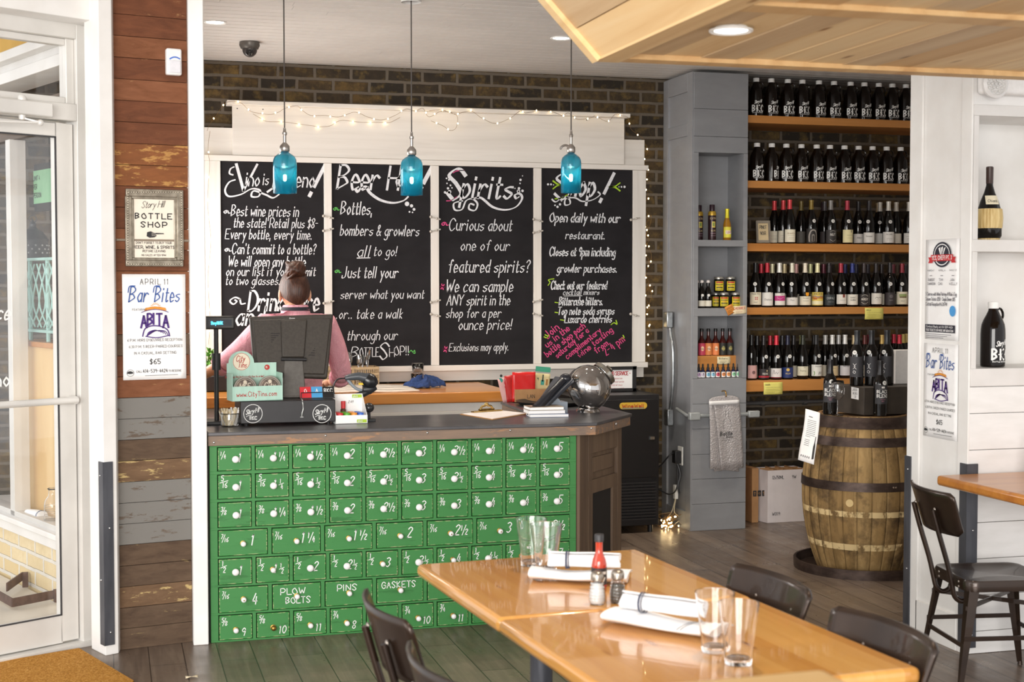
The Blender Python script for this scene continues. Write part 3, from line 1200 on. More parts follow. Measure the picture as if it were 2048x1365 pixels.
T = thing('glass_carafe', 'clear ribbed glass carafe on the white windowsill beyond the door', 'carafe', fpt(fzo(106, 1010, 0.065)[0], zs, 0.065))
w = MB(T)
w.T = Matrix.Translation((0, 0, 0))
prof = [(0.0, 0.004), (0.042, 0.004), (0.045, 0.02), (0.045, 0.11), (0.04, 0.135), (0.022, 0.16), (0.02, 0.19), (0.028, 0.2)]
w.lathe(prof, 20)
w.build('body', GLASS, T, solid=0.002)
w = MB(T)
w.T = Matrix.Translation((0, 0, 0))
for z in (0.03, 0.055, 0.08, 0.105):
 w.tube([(0.046 * math.cos(2 * PI * k / 20), 0.046 * math.sin(2 * PI * k / 20), z) for k in range(20)], 0.0018, 6, closed=True)
w.build('ribs', GLASS, T)
T = thing('rolled_towel', 'white striped towel roll lying on the windowsill beyond the door', 'towel', fpt(fzo(72, 1015, 0.06)[0], zs, 0.06), math.atan2(FU.y, FU.x))
w = MB()
w.tube([(-0.09, 0, 0.027), (-0.02, 0, 0.028), (0.10, 0.01, 0.024)], [0.03, 0.028, 0.022], 14)
w.build('roll', PAPER, T)
w = MB()
w.grid(lambda u, v: Vector((0.05 + 0.16 * u, -0.035 + 0.09 * v, 0.012 + 0.012 * math.sin(6 * u + 4 * v))), 10, 6)
w.build('loose_end', PAPER, T, solid=0.004)
w = MB()
for x in (-0.085, -0.075):
 w.tube([(x, 0.0305 * math.cos(a * PI / 9), 0.027 + 0.0305 * math.sin(a * PI / 9)) for a in range(18)], 0.0012, 5, closed=True)
w.build('stripe', P('4d5a78', 0.8), T)

# boot scraper on the pavement outside the door
T = thing('boot_scraper', 'rusty iron strap boot scraper on the pavement outside the glass door', 'boot scraper', onZ(55, 1200, -0.02))
RUST = mat('rusty_iron', '6b5348', '57433a', 25, rough=0.75)
w = MB(T)
q = [onZ(-30, 1190, -0.02), onZ(25, 1222, -0.02), onZ(108, 1205, -0.02)]
for a, b in zip(q[:-1], q[1:]):
 w.beam(a + Vector((0, 0, 0.04)), b + Vector((0, 0, 0.04)), 0.008, 0.045)
w.build('strap', RUST, T)
w = MB(T)
a, b = onZ(14, 1198, -0.02), onZ(45, 1175, -0.02)
w.beam(a + Vector((0, 0, 0.06)), b + Vector((0, 0, 0.06)), 0.008, 0.045)
w.beam(b + Vector((0, 0, 0.04)), b + Vector((0.03, 0, 0.04)), 0.03, 0.08)
w.build('cross_strap', RUST, T)
w = MB(T)
w.beam(q[2] + Vector((0, 0, 0.03)), q[2] + Vector((0.04, 0.01, 0.03)), 0.03, 0.07)
w.build('bracket', RUST, T)

# coir mat
T = MB()
pts = [(0, 1327), (158, 1302), (265, 1368), (40, 1420)]
g = [onZ(-140, 1353, 0), onZ(158, 1302, 0), onZ(268, 1368, 0), onZ(120, 1500, 0), onZ(-140, 1500, 0)]
T.prism([(v.x, v.y) for v in g], 0.001, 0.012)
m = NT('orange_coir')
nz = m.noise(m.coord((1, 1, 1)), 120, 4, 0.85)
m.l(m.ramp(nz, [(0.32, C('7a4d1c')), (0.5, C('bf8438')), (0.68, C('e6b56c'))]), m.b.inputs['Base Color'])
m.bump(nz, 0.006, 1.0)
m.set(rough=0.95, spec=0.1)
o = T.build('door_mat', m.mat)
props(o, 'orange coir door mat on the floor in front of the glass door', 'door mat')
LEAFP = onZ(383, 1357, 0)
w = MB()
w.grid(lambda u, v: Vector((LEAFP.x - 0.024 + 0.05 * u, LEAFP.y - 0.012 + 0.02 * v, 0.003 + 0.006 * math.sin(3 * u + 2 * v) ** 2)), 6, 3)
o = w.build('dry_leaf', P('d8c7a8', 0.8), solid=0.0008)
props(o, 'small dry curled leaf lying on the floor in front of the plank wall', 'leaf')
# ---------------------------------------------------------------- green hardware drawer cabinet under the counter
YC, ZT = 6.576, 0.968
T = thing('drawer_cabinet', 'distressed green hardware cabinet of numbered drawers with white knobs, under the counter top', 'drawer cabinet', (0.43, YC, 0))
xl, xr = 0.468, 2.150
rows = [(0.895, 0.792), (0.769, 0.663), (0.642, 0.532), (0.514, 0.400), (0.382, 0.268), (0.251, 0.139), (0.122, 0.012)]
TEN = ['1', '1 1/4', '1 1/2', '2', '2 1/2', '3', '3 1/2', '4', '4 1/2', '5']
ROWT = [('1/4', TEN), ('5/16', TEN), ('3/8', ['1', '1 1/4', '1 1/2', '2', '2 1/2', '3', '3', '4', '4', '5']),
  ('7/16', ['1', '1 1/4', '1 1/2', '2', '2 1/2', '3', '3 1/2']),
  ('1/2', ['1', '1 1/2', '2', '2 1/2', '3', '3 1/2', '4', '4 1/2', '5', '7']),
  ('', ['7/16|4', 'PLOW|BOLTS', 'PINS', 'GASKETS', '', '', '']),
  ('', ['5/8|9', '5/8|10', '5/8|11', '3/4|8', '3/4|9', '3/4|10', '3/4|11', '7/8|8', '7/8|9', '7/8|10'])]
fr = MB(T)
stile = 0.018
def rail(z0, z1):
 fr.box(0.430, YC, z0, 2.187, YC + 0.02, z1)
rail(rows[0][0] + 0.004, 0.905)
for a, b in zip(rows[:-1], rows[1:]):
 rail(b[0] + 0.004, a[1] - 0.004)
rail(0.0, rows[-1][1] - 0.004)
cells = []
for ri, (zt, zb) in enumerate(rows):
 n = len(ROWT[ri][1])
 gap = 0.0245 if n == 10 else 0.026
 wd = (xr - xl - gap * (n - 1)) / n
 xs = [(xl + k * (wd + gap), xl + k * (wd + gap) + wd) for k in range(n)]
 edges = [0.430] + [v for a, b in xs for v in (a - 0.004, b + 0.004)] + [2.187]
 for k in range(0, len(edges), 2):
  fr.box(edges[k], YC + 0.0005, zb - 0.005, edges[k + 1], YC + 0.0195, zt + 0.005)
 cells.append(xs)
fr.box(0.430, YC + 0.045, 0, 2.187, YC + 0.55, 0.905)
fr.build('carcass', GREEN, T, bevel=0.0015)
w = MB(T)
w.box(0.432, YC + 0.012, 0.004, 2.185, YC + 0.045, 0.900)
w.build('drawer_gap_shade', P('12200f', 0.9), T)  # near-black sheet paints the shade in the gaps around the drawers
lit = lambda w: w
hid = {}
knob_kinds = {}
for ri, (zt, zb) in enumerate(rows):
 for k, (a, b) in enumerate(cells[ri]):
  d = MB(T)
  d.m = 0
  d.box(a, YC - 0.004, zb, b, YC + 0.016, zt)
  # rubbed edges of the drawer front
  d.m = 1
  e = 0.0028
  yf = YC - 0.0043
  for (p0, p1, p2, p3) in (((a, zb), (b, zb), (b - e, zb + e), (a + e, zb + e)), ((a + e, zt - e), (b - e, zt - e), (b, zt), (a, zt)),
         ((a, zb), (a + e, zb + e), (a + e, zt - e), (a, zt)), ((b - e, zb + e), (b, zb), (b, zt), (b - e, zt - e))):
   d.quad((p0[0], yf, p0[1]), (p1[0], yf, p1[1]), (p2[0], yf, p2[1]), (p3[0], yf, p3[1]))
  dr = d.build('drawer', [GREEN, CHIP], T)
  cx, cz, hh = (a + b) / 2, (zt + zb) / 2, zt - zb
  kx = cx + (0.004 if ri < 3 else 0)
  kz = cz - (0.0 if ri != 6 else 0.012)
  if ri == 3:
   kz = cz - 0.004
  small = ri in (3, 5, 6) or (ri == 4 and k in (1, 4, 6, 8))
  r = 0.0125 if small else 0.0165
  brassy = ri == 6 and k == 1
  kn = MB(T)
  kn.T = kn.T @ Matrix.Translation((kx, YC - 0.004, kz)) @ Matrix.Rotation(PI / 2, 4, 'X')
  if small:
   kn.m = 1
   kn.lathe([(0.0, 0.0), (r * 1.05, 0.0), (r * 1.02, 0.003), (r * 0.6, 0.004)], 18)
  kn.m = 1 if brassy else 0
  kn.lathe([(0.0, 0), (r * 0.55, 0.0), (r * 0.5, 0.008), (r * 0.85, 0.012), (r, 0.019), (r * 0.92, 0.026), (r * 0.6, 0.030), (0.0, 0.0315)], 20)
  if (ri == 3 and k in (4, 5)) or (ri == 5 and k == 0):
   kn.m = 1
   kn.ball((0, 0, 0.031), (0.0035, 0.0035, 0.002), 10, 6)
  kn.build('knob', [KNOBW, BRASS], dr)
  t = ROWT[ri][1][k]
  lw = MB(T)
  fn = sheet((a, YC - 0.0052, zb), (1, 0, 0), (0, 0, 1))
  W = b - a
  def frac(txt, x, y, h, big=False):
   """Painted size: a whole number and a slanting fraction."""
   parts = txt.split(' ')
   for q in parts:
    if '/' in q:
     u, v = q.split('/')
     if ri in (1, 4):      # stacked fraction
      s = h * 0.5
      write(lw, u, fn, x + s * 0.15, y + h * 0.55, s, pen=0.13, slant=0.1)
      write(lw, v, fn, x + s * 0.35, y - h * 0.1, s, pen=0.13, slant=0.1)
      ribbons(lw, [[Vector((x - s * 0.1, y + h * 0.36, 0)), Vector((x + s * (1.0 if len(v) < 2 else 1.4), y + h * 0.56, 0))]], fn, s * 0.12)
      x += s * (1.3 if len(v) < 2 else 1.7)
     else:
      s = h * 0.55
      write(lw, u, fn, x, y + h * 0.42, s, pen=0.14, slant=0.15)
      ribbons(lw, [[Vector((x + s * 0.2, y - h * 0.05, 0)), Vector((x + s * 0.95, y + h * 0.95, 0))]], fn, s * 0.13)
      write(lw, v, fn, x + s * 0.75, y, s, pen=0.14, slant=0.15)
      x += s * (1.4 + 0.5 * (len(v) - 1) + 0.2 * len(u))
    else:
     write(lw, q, fn, x, y, h, pen=0.1, slant=0.18)
     x += h * 0.62 * len(q)
   return x
  if ri < 5:
   h1 = 0.036 if ri in (0, 2, 3) else 0.048
   frac(ROWT[ri][0], 0.010, hh * (0.52 if ri != 3 else 0.56), h1)
   hb = 0.042 if ri != 3 else 0.048
   xo = W * (0.62 if ri != 3 else 0.66)
   if ' ' in t:
    xo -= 0.012
   frac(t, xo, hh * (0.36 if ri != 3 else 0.38), hb)
  elif ri == 5:
   if t == '7/16|4':
    frac('7/16', 0.012, hh * 0.56, 0.034)
    write(lw, '4', fn, W * 0.68, hh * 0.26, 0.05, pen=0.09, slant=0.15)
   elif t:
    for i, q in enumerate(t.split('|')):
     write(lw, q, fn, W * (0.16 if i == 0 and '|' in t else 0.27 if '|' in t else 0.25 if q == 'PINS' else 0.1),
       hh * ((0.58, 0.2)[i] if '|' in t else 0.6), 0.029, pen=0.12, width=W * (0.52 if '|' in t else 0.42 if q == 'PINS' else 0.74))
  else:
   u, v = t.split('|')
   frac(u, 0.010, hh * 0.6, 0.036)
   write(lw, v, fn, W * 0.68, hh * 0.12, 0.036, pen=0.1, slant=0.15)
  if lw.v:
   lw.build('lettering', LETTER, dr)

# dark strip painted in for the shaded gap at the post side
w = MB()
w.box(0.418, YC + 0.02, 0.0, 0.430, YC + 0.5, 0.905)
o = w.build('gap_shade_strip', P('24221f', 0.8))
props(o, 'narrow dark strip standing in for the shaded gap between white post and green cabinet', 'shade strip')

# weathered end panel on the chamfered corner
T = thing('counter_end_panel', 'weathered brown wooden end panel on the angled corner of the counter', 'panel', (2.19, YC, 0))
p0, p1 = Vector((2.190, YC + 0.004, 0)), Vector((2.545, 6.955, 0))
u = (p1 - p0).normalized()
n = Vector((u.y, -u.x, 0))
L = (p1 - p0).length
def pbox(mb, s0, z0, s1, z1, o0, o1):
 q = [p0 + u * s0 + n * o0, p0 + u * s1 + n * o0, p0 + u * s1 + n * o1, p0 + u * s0 + n * o1]
 mb.prism([(v.x, v.y) for v in q], z0, z1)
w = MB(T)
pbox(w, 0.045, 0, L, 0.905, -0.03, 0.0)
pbox(w, 0, 0, 0.045, 0.905, -0.002, 0.0)
w.build('backboard', DARKWOOD, T)
w = MB(T)
for a, b, c, d in ((0, 0, 0.10, 0.905), (L - 0.055, 0, L, 0.905), (0.102, 0.80, L - 0.057, 0.905), (0.102, 0.60, L - 0.057, 0.665), (0.102, 0, L - 0.057, 0.09),
     (0.102, 0.09, 0.155, 0.60), (L - 0.115, 0.09, L - 0.057, 0.60), (0.102, 0.665, 0.15, 0.80)):
 pbox(w, a, b, c, d, 0.0, 0.018)
w.build('rails_and_stiles', DARKWOOD, T, bevel=0.002)
w = MB(T)
pbox(w, 0.165, 0.70, L - 0.10, 0.775, 0.0, 0.012)
w.build('raised_panel', DARKWOOD, T, bevel=0.003)
w = MB(T)
pbox(w, 0.155, 0.09, L - 0.115, 0.60, 0.001, 0.006)
w.build('black_inset', P('1d1b1b', 0.6), T)

# the counter top: an L with a chamfered corner
TOPP = [(0.422, 6.56), (2.278, 6.53), (2.610, 6.93), (2.610, 7.84), (2.150, 7.84), (2.118, 7.15), (0.422, 7.15)]
T = thing('countertop', 'grey metal-topped counter with screwed weathered band over the green drawers', 'counter', (0.43, 6.56, 0.905))
w = MB(T)
inn = [(0.424, 6.568), (2.274, 6.538), (2.602, 6.933), (2.602, 7.832), (2.156, 7.832), (2.124, 7.142), (0.424, 7.142)]
w.prism(inn, 0.906, 0.952)
BAND = peel('counter_band_rust', '8a7463', '74655a', 'a07a5c', 0.35, 'X', 6, 0.55)
w.build('band', BAND, T, bevel=0.002)
w = MB(T)
w.prism(TOPP, 0.952, ZT)
CT = mat('dark_waxed_steel', '5d5b5c', '48474a', 5, (1, 2.5, 1), rough=0.3, metal=0.35)
w.build('slab', CT, T, bevel=0.003)
w = MB(T)
for px, py in ((428, 889), (651, 868), (854, 863), (1019, 853), (1180, 852), (1232, 845)):
 p = onY(px, py - 3, 6.562) if px < 1200 else onY(px, py, 6.70)
 if px < 1200:
  p.y = 6.562 - 0.0148 * (p.x - 0.43) + 0.006
 w.ball((p.x, p.y, min(p.z, 0.94)), (0.006, 0.005, 0.006), 10, 6)
w.build('screws', STEEL, T)

# ---------------------------------------------------------------- butcher-block back counter
YW, ZW = 8.30, 0.990
T = thing('butcher_block_worktop', 'thick varnished pine worktop along the wall behind the counter', 'worktop', (1.4, YW, 0.92))
w = MB(T)
w.box(0.33, YW, 0.925, 2.353, 9.12, ZW)
w.build('slab', PINE_X, T, bevel=0.006)
T = thing('base_cabinet', 'white painted drawer base cabinet under the pine worktop', 'cabinet', (1.4, YW + 0.03, 0))
w = MB(T)
w.box(0.35, YW + 0.04, 0, 2.31, 9.1, 0.924)
w.build('body', WHITE, T)
for a, b in ((0.36, 0.87), (0.88, 1.39), (1.40, 2.30)):
 w = MB(T)
 w.box(a, YW + 0.018, 0.70, b, YW + 0.04, 0.875)
 d = w.build('drawer', OLDWHITE, T, bevel=0.003)
 w = MB(T)
 w.tube([((a + b) / 2 - 0.06, YW + 0.018, 0.79), ((a + b) / 2 - 0.06, YW - 0.006, 0.79), ((a + b) / 2 + 0.06, YW - 0.006, 0.79), ((a + b) / 2 + 0.06, YW + 0.018, 0.79)], 0.005, 8)
 w.build('handle', STEEL, d)
 w = MB(T)
 w.box(a, YW + 0.018, 0.06, b, YW + 0.04, 0.69)
 w.build('door', OLDWHITE, T, bevel=0.003)
# ---------------------------------------------------------------- white menu frame on the brick, four chalkboards
YF = 9.135
T = thing('menu_board_frame', 'whitewashed wooden menu frame with a tall header board on the brick wall', 'sign frame', (2.1, YF, 1.0))
Z = lambda py, px=860: onY(px, py, YF).z
Xf = lambda px, py=540: onY(px, py, YF).x
zt_board, zb_board = onY(665, 327, YF).z, onY(1070, 728, YF).z
w = MB(T)
w.box(Xf(380), YF + 0.02, 1.0, Xf(1290), 9.198, onY(1270, 279, YF).z)
w.build('back_panel', OLDWHITE, T)
hx0, hx1 = onY(465, 270, YF).x, onY(1248, 270, YF).x
zh = onY(860, 224, YF).z
w = MB(T)
w.box(hx0, YF - 0.008, zt_board + 0.036, hx1, YF + 0.02, zh)
w.build('header_board', OLDWHITE, T, bevel=0.002)
w = MB(T)
w.box(hx0 - 0.035, YF - 0.045, zh, hx1 + 0.03, 9.198, zh + 0.028)
w.build('header_ledge', OLDWHITE, T, bevel=0.003)
w = MB(T)
w.box(Xf(380), YF - 0.022, zt_board, Xf(1294), YF + 0.02, zt_board + 0.034)
w.build('top_rail', OLDWHITE, T, bevel=0.002)
w = MB(T)
w.box(Xf(380), YF - 0.026, zb_board - 0.036, Xf(1294), YF + 0.02, zb_board)
w.build('bottom_rail', OLDWHITE, T, bevel=0.002)
bx = [(442.5, 648), (664, 861), (877.5, 1066), (1082, 1264)]
ex = [(Xf(a), Xf(b)) for a, b in bx]
st = [(Xf(380), ex[0][0])] + [(ex[i][1], ex[i + 1][0]) for i in range(3)] + [(ex[3][1], Xf(1290))]
for a, b in st:
 w = MB(T)
 w.box(a + 0.001, YF - 0.016, zb_board + 0.001, b - 0.001, YF + 0.02, zt_board - 0.001)
 w.build('stile', OLDWHITE_V, T, bevel=0.002)
for i in range(1, 5):
 for py in (438, 462, 604, 632) if i < 4 else (432, 632):
  xm = (st[i][0] + st[i][1]) / 2 if i < 4 else st[i][0] + 0.012
  z = onY(860, py, YF).z + random.uniform(-0.005, 0.005)
  sg = 1 if py in (438, 632) else -1
  w = MB(T)
  w.beam((xm - 0.035, YF - 0.024, z + 0.008 * sg), (xm + 0.035, YF - 0.024, z - 0.008 * sg), 0.006, 0.009)
  w.ball((xm - 0.03, YF - 0.026, z + 0.007 * sg), (0.01, 0.006, 0.01), 10, 6)
  w.ball((xm + 0.01, YF - 0.026, z - 0.003 * sg), (0.008, 0.006, 0.008), 10, 6)
  w.build('turn_clip', P('b9b2a8', 0.5, 0.3), T)
for x0_, n_ in ((hx0, 4), (hx1 - 0.3, 3)):
 w = MB(T)
 for k in range(n_):
  w.ball((x0_ + 0.03 + 0.08 * k, YF - 0.0085, zh - 0.02 - 0.3 * (k % 2)), (0.004, 0.002, 0.004), 8, 5)
 w.build('nails', P('3a3633', 0.6), T)

YBD = YF - 0.004
W_, G_, L_, K_ = 0, 1, 2, 3
CH = [CHALK, CHALKG, CHALKL, CHALKP]


def chalkboard(label, k):
 a, b = ex[k]
 T = thing('chalkboard', label, 'chalkboard', ((a + b) / 2, YBD, zb_board), 0, 'chalkboard menus')
 w = MB(T)
 w.box(a + 0.001, YBD, zb_board + 0.001, b - 0.001, YF + 0.018, zt_board - 0.001)
 w.build('slate', BOARD, T)
 return T, MB(T), sheet((0, YBD - 0.0015, 0), (1, 0, 0), (0, 0, 1))


def px2(px, py):
 p = onY(px, py, YBD - 0.0015)
 return p.x, p.z


MPP = (onY(961, 540, YBD).x - onY(861, 540, YBD).x) / 100.0      # metres per photograph pixel on the boards


def line(mb, fn, txt, x0, x1, base, cap, c=0, pen=0.087, slant=0.22, nib=0.45, rise=0.0, gap=0.2):
 mb.m = c
 x, z = px2(x0, base)
 xe, _ = px2(x1, base)
 write(mb, txt, fn, x, z, cap * MPP * 1.02, xe - x, pen, slant, nib, gap=gap, rise=rise)


def pc(mb, fn, pts, c=0, pen=2.2, nib=0.3):
 mb.m = c
 curl(mb, [px2(*p) for p in pts], fn, pen * MPP, nib)


def pd(mb, fn, pts, c=0):
 mb.m = c
 for x, y, r in pts:
  u, v = px2(x, y)
  dot(mb, u, v, r * MPP, fn)


def spiral(mb, fn, x, y, s, c, pen=2.0):
 pc(mb, fn, [(x + 3 * s, y - 1 * s), (x, y - 2 * s), (x - 3 * s, y), (x - 1 * s, y + 2 * s), (x + 1 * s, y + 0.5 * s), (x, y - 0.5 * s)], c, pen)
 pc(mb, fn, [(x + 3 * s, y - 1 * s), (x + 3.6 * s, y + 1.8 * s), (x + 6 * s, y + 1.5 * s)], c, pen)


T, m, fn = chalkboard('chalkboard headed with wine writing, partly behind the dark-haired server', 0)
line(m, fn, 'V', 466, 512, 381, 48, pen=0.10, slant=0.1, nib=0.55)
line(m, fn, 'ino', 491, 520, 372, 26)
line(m, fn, 'is', 526, 538, 370, 22)
line(m, fn, 'B', 546, 576, 376, 44)
line(m, fn, 'ueno', 578, 630, 374, 30)
line(m, fn, '!', 619, 646, 392, 58, pen=0.13, slant=0.4)
pc(m, fn, [(468, 334), (461, 338), (459, 347), (466, 350)], 0, 3)
pc(m, fn, [(470, 360), (458, 365), (450, 381), (458, 393), (482, 389), (503, 378), (520, 381), (517, 393), (503, 393), (508, 382), (532, 390), (546, 396), (558, 389)], 0, 3.5, 0.4)
pc(m, fn, [(535, 384), (548, 376), (562, 377)], 0, 5, 0.3)
for t, a, b, y, c in (('Best wine prices in', 462, 598, 432, 20), ('the state! Retail plus $8-', 467, 637, 455, 18), ('Every bottle, every time.', 450, 625, 478, 18),
      ("Can't commit to a bottle?", 464, 632, 508, 19), ('We will open any bottle', 456, 612, 533, 19), ('on our list if you commit', 452, 632, 552, 17),
      ('to two glasses.', 451, 561, 570, 16)):
 line(m, fn, t, a, b, y, c)
line(m, fn, 'Drink here', 496, 640, 622, 36, pen=0.11)
line(m, fn, 'and save', 471, 620, 651, 34, pen=0.11)
for x, y, s in ((452, 424, 1.4), (454, 500, 1.4)):
 spiral(m, fn, x, y, s, 0)
spiral(m, fn, 470, 602, 3.4, 0, 3)
m.build('lettering', CH, T)

T, m, fn = chalkboard('chalkboard headed with beer writing, bottles and growlers to go', 1)
line(m, fn, 'Beer H', 674, 800, 378, 44, pen=0.1, slant=0.2, nib=0.5, gap=0.14)
line(m, fn, 'all', 790, 832, 374, 40, slant=0.3)
line(m, fn, '!', 840, 860, 380, 45, pen=0.2, slant=0.5)
m.m = 0
pc(m, fn, [(712, 380), (716, 384), (722, 376), (732, 374), (740, 386), (760, 400), (785, 406), (806, 402), (816, 394)], 0, 5, 0.6)
pd(m, fn, [(814, 408, 4.5), (823, 412, 3.2), (828, 419, 2.8), (819, 424, 1.8), (825, 425, 1.5)])
for t, a, b, y, c in (('Bottles,', 681, 746, 429, 24), ('bombers & growlers', 680, 839, 471, 20), ('all', 714, 742, 514, 21), ('to go!', 747, 795, 512, 18),
      ('Just tell your', 684, 797, 556, 21), ('server what you want', 681, 849, 598, 17), ('..or.. take a walk', 668, 807, 638, 18),
      ('through our', 694, 796, 681, 18)):
 line(m, fn, t, a, b, y, c)
line(m, fn, 'B', 700, 718, 716, 20)
line(m, fn, 'OTTLE', 720, 758, 714, 17, slant=0.05)
line(m, fn, 'S', 759, 778, 719, 30, slant=0.1)
line(m, fn, 'H', 779, 789, 714, 16, slant=0)
line(m, fn, 'OP!!', 789, 818, 711, 17, slant=0)
pc(m, fn, [(714, 516.5), (740, 516)], 0, 2)
spiral(m, fn, 671, 418, 1.3, 1)
spiral(m, fn, 674, 543, 1.3, 1)
pc(m, fn, [(818, 706), (822, 701), (826, 705), (829, 701), (830, 707), (827, 707)], 1, 1.6)
m.build('lettering', CH, T)

T, m, fn = chalkboard('chalkboard headed with spirits writing, pink asterisks beside its sentences', 2)
line(m, fn, 'S', 894, 930, 398, 56, pen=0.12, nib=0.6, slant=0.1)
line(m, fn, 'pirits', 922, 1027, 396, 44, pen=0.11, slant=0.25)
pc(m, fn, [(893, 402), (902, 401), (914, 394)], 3, 2)
pc(m, fn, [(906, 346), (914, 342), (928, 341)], 3, 2)
pc(m, fn, [(925, 402), (908, 407), (910, 420), (924, 419), (932, 402), (945, 398), (955, 408), (950, 421), (938, 418), (940, 408), (948, 410)], 0, 3.5, 0.5)
pc(m, fn, [(945, 398), (962, 396), (985, 414), (1010, 420), (1032, 414), (1044, 398), (1040, 388), (1030, 390), (1032, 397), (1038, 394)], 0, 4.5, 0.6)
pd(m, fn, [(893, 357, 1.6), (898, 360, 2), (894, 367, 1.5), (901, 371, 1.8), (896, 377, 2.4), (890, 385, 2.4), (899, 384, 3.6), (904, 376, 1.4),
   (1041, 360, 2.4), (1040, 367, 1.6), (1045, 352, 1.2), (1038, 377, 2.6), (1045, 382, 2.6), (1037, 383, 3.6), (1030, 377, 1.2)])
pd(m, fn, [(899, 384.5, 1.8), (1037, 383, 1.8)], 3)
for t, a, b, y, c in (('Curious about', 898, 1025, 461, 22), ('one of our', 921, 1020, 501, 20), ('featured spirits?', 896, 1060, 545, 24), ('We can sample', 891, 1027, 584, 23),
      ('ANY spirit in the', 893, 1021, 611, 20), ('shop for a per', 892, 1003, 636, 18), ('ounce price!', 917, 1025, 660, 20), ('Exclusions may apply.', 898, 1018, 703, 15)):
 line(m, fn, t, a, b, y, c)
for x, y in ((885, 574), (891, 699)):
 for a in (0.2, 1.25, 2.3, 3.3):
  pc(m, fn, [(x - 5 * math.cos(a), y - 6 * math.sin(a)), (x, y), (x + 5 * math.cos(a), y + 6 * math.sin(a))], 3, 1.8, 0)
spiral(m, fn, 888, 448, 1.5, 3)
m.build('lettering', CH, T)

T, m, fn = chalkboard('chalkboard next to the fairy-lit brick, with slanting pink lines at its foot', 3)
line(m, fn, 'S', 1108, 1150, 398, 50, pen=0.1, nib=0.5, slant=0.1)
line(m, fn, 'hop', 1138, 1192, 392, 44, pen=0.12, slant=0.25)
line(m, fn, '!', 1200, 1226, 404, 56, pen=0.13, slant=0.3)
pc(m, fn, [(1110, 398), (1122, 396), (1135, 390)], 2, 2.5)
pc(m, fn, [(1104, 399), (1112, 404), (1126, 394), (1138, 398), (1140, 408), (1130, 410), (1132, 398), (1150, 396), (1165, 403), (1185, 400), (1200, 390), (1196, 384)], 0, 3, 0.5)
pd(m, fn, [(1110, 411, 1.6), (1115, 414, 2.4), (1120, 409, 2.4), (1123, 402, 1.4), (1096, 369, 2.2), (1102, 369, 2), (1107, 370, 1.2), (1249, 374, 2.4), (1243, 374, 1.8), (1238, 374, 1.2)])
for sx_ in ((1118, 370, -1), (1228, 374, 1)):
 x, y, s = sx_
 pc(m, fn, [(x - 10 * -s * -1, y), (x + 2 * s, y - 1), (x + 12 * s, y - 8)], 2, 3)
 pc(m, fn, [(x - 10 * -s * -1, y), (x + 2 * s, y + 1), (x + 12 * s, y + 8)], 2, 3)
for t, a, b, y, c in (('Open daily with our', 1099, 1241, 444, 18), ('restaurant.', 1131, 1211, 478, 15), ('Closes at 9pm including', 1099, 1231, 512, 17),
      ('growler purchases.', 1114, 1235, 545, 16), ('Check out our featured', 1102, 1214, 579, 16), ('cocktail mixers', 1126, 1199, 590, 10),
      ('Bittercube bitters.', 1118, 1206, 611, 16), ('Top note soda syrups', 1115, 1229, 630, 15), ('Luxardo cherries', 1129, 1224, 646, 15)):
 line(m, fn, t, a, b, y, c, pen=0.13)
pc(m, fn, [(1128, 592.5), (1164, 592)], 0, 1.3)
for t, (xa, ya), (xb, yb), c in (('Join', (1096, 678), (1119, 658), 15), ('us in the', (1095, 696), (1140, 660), 12), ('bottle shop each', (1095, 715), (1171, 655), 12),
         ('saturday for a', (1115, 717), (1178, 664), 11), ('complimentary', (1135, 719), (1203, 664), 11), ('wine tasting', (1160, 716), (1226, 663), 11),
         ('from', (1193, 708), (1217, 690), 12), ('2-4 pm', (1213, 712), (1250, 682), 15)):
 m.m = 3
 x, z = px2(xa, ya)
 xe, ze = px2(xb, yb)
 st_, wt_ = text_strokes(t, 0.2)
 k = math.hypot(xe - x, ze - z) / wt_
 an = math.atan2(ze - z, xe - x)
 h = c * MPP * 1.05
 out = [[Vector((x + math.cos(an) * k * q.x - math.sin(an) * h * q.y, z + math.sin(an) * k * q.x + math.cos(an) * h * q.y, 0)) for q in s] for s in st_]
 ribbons(m, out, fn, 1.7 * MPP, 0.3)
for q in ([(1096, 571), (1100, 565), (1097, 560), (1108, 558)], [(1222, 650), (1228, 646), (1234, 649), (1232, 641)], [(1088, 674), (1094, 676), (1097, 670)], [(1090, 670), (1094, 672)],
   [(1242, 678), (1248, 676), (1246, 671)], [(1110, 605), (1116, 606)], [(1110, 625), (1116, 626)], [(1121, 640), (1128, 641)]):
 pc(m, fn, q, 2, 2)
m.build('lettering', CH, T)

# ---------------------------------------------------------------- fairy lights
WIRE = P('8a6a3c', 0.4, 0.6)
BULB = glow('fairy_bulb', (1.0, 0.74, 0.38, 1), 16.0)
_bm = MB()
_bm.ball((0, 0, 0), (0.0043, 0.0043, 0.0055), 8, 6)
BULBME = _bm.mesh('bulb', BULB)


def fairy(label, pts, step, jitter, loc, sub=8):
 T = thing('fairy_light_string', label, 'string lights', loc, 0)
 P_ = catmull(pts, sub)
 w = MB(T)
 w.tube(P_, 0.0011, 5)
 w.build('copper_wire', WIRE, T)
 acc, k = 0.0, 0
 for a, b in zip(P_[:-1], P_[1:]):
  acc += (b - a).length
  if acc >= step:
   acc = random.uniform(-0.2, 0.1) * step
   q = b + Vector((random.uniform(-jitter, jitter), -0.004, random.uniform(-jitter, jitter)))
   i = inst('bulb', BULBME, T)
   i.location = q - Vector(loc)
   k += 1
 return T


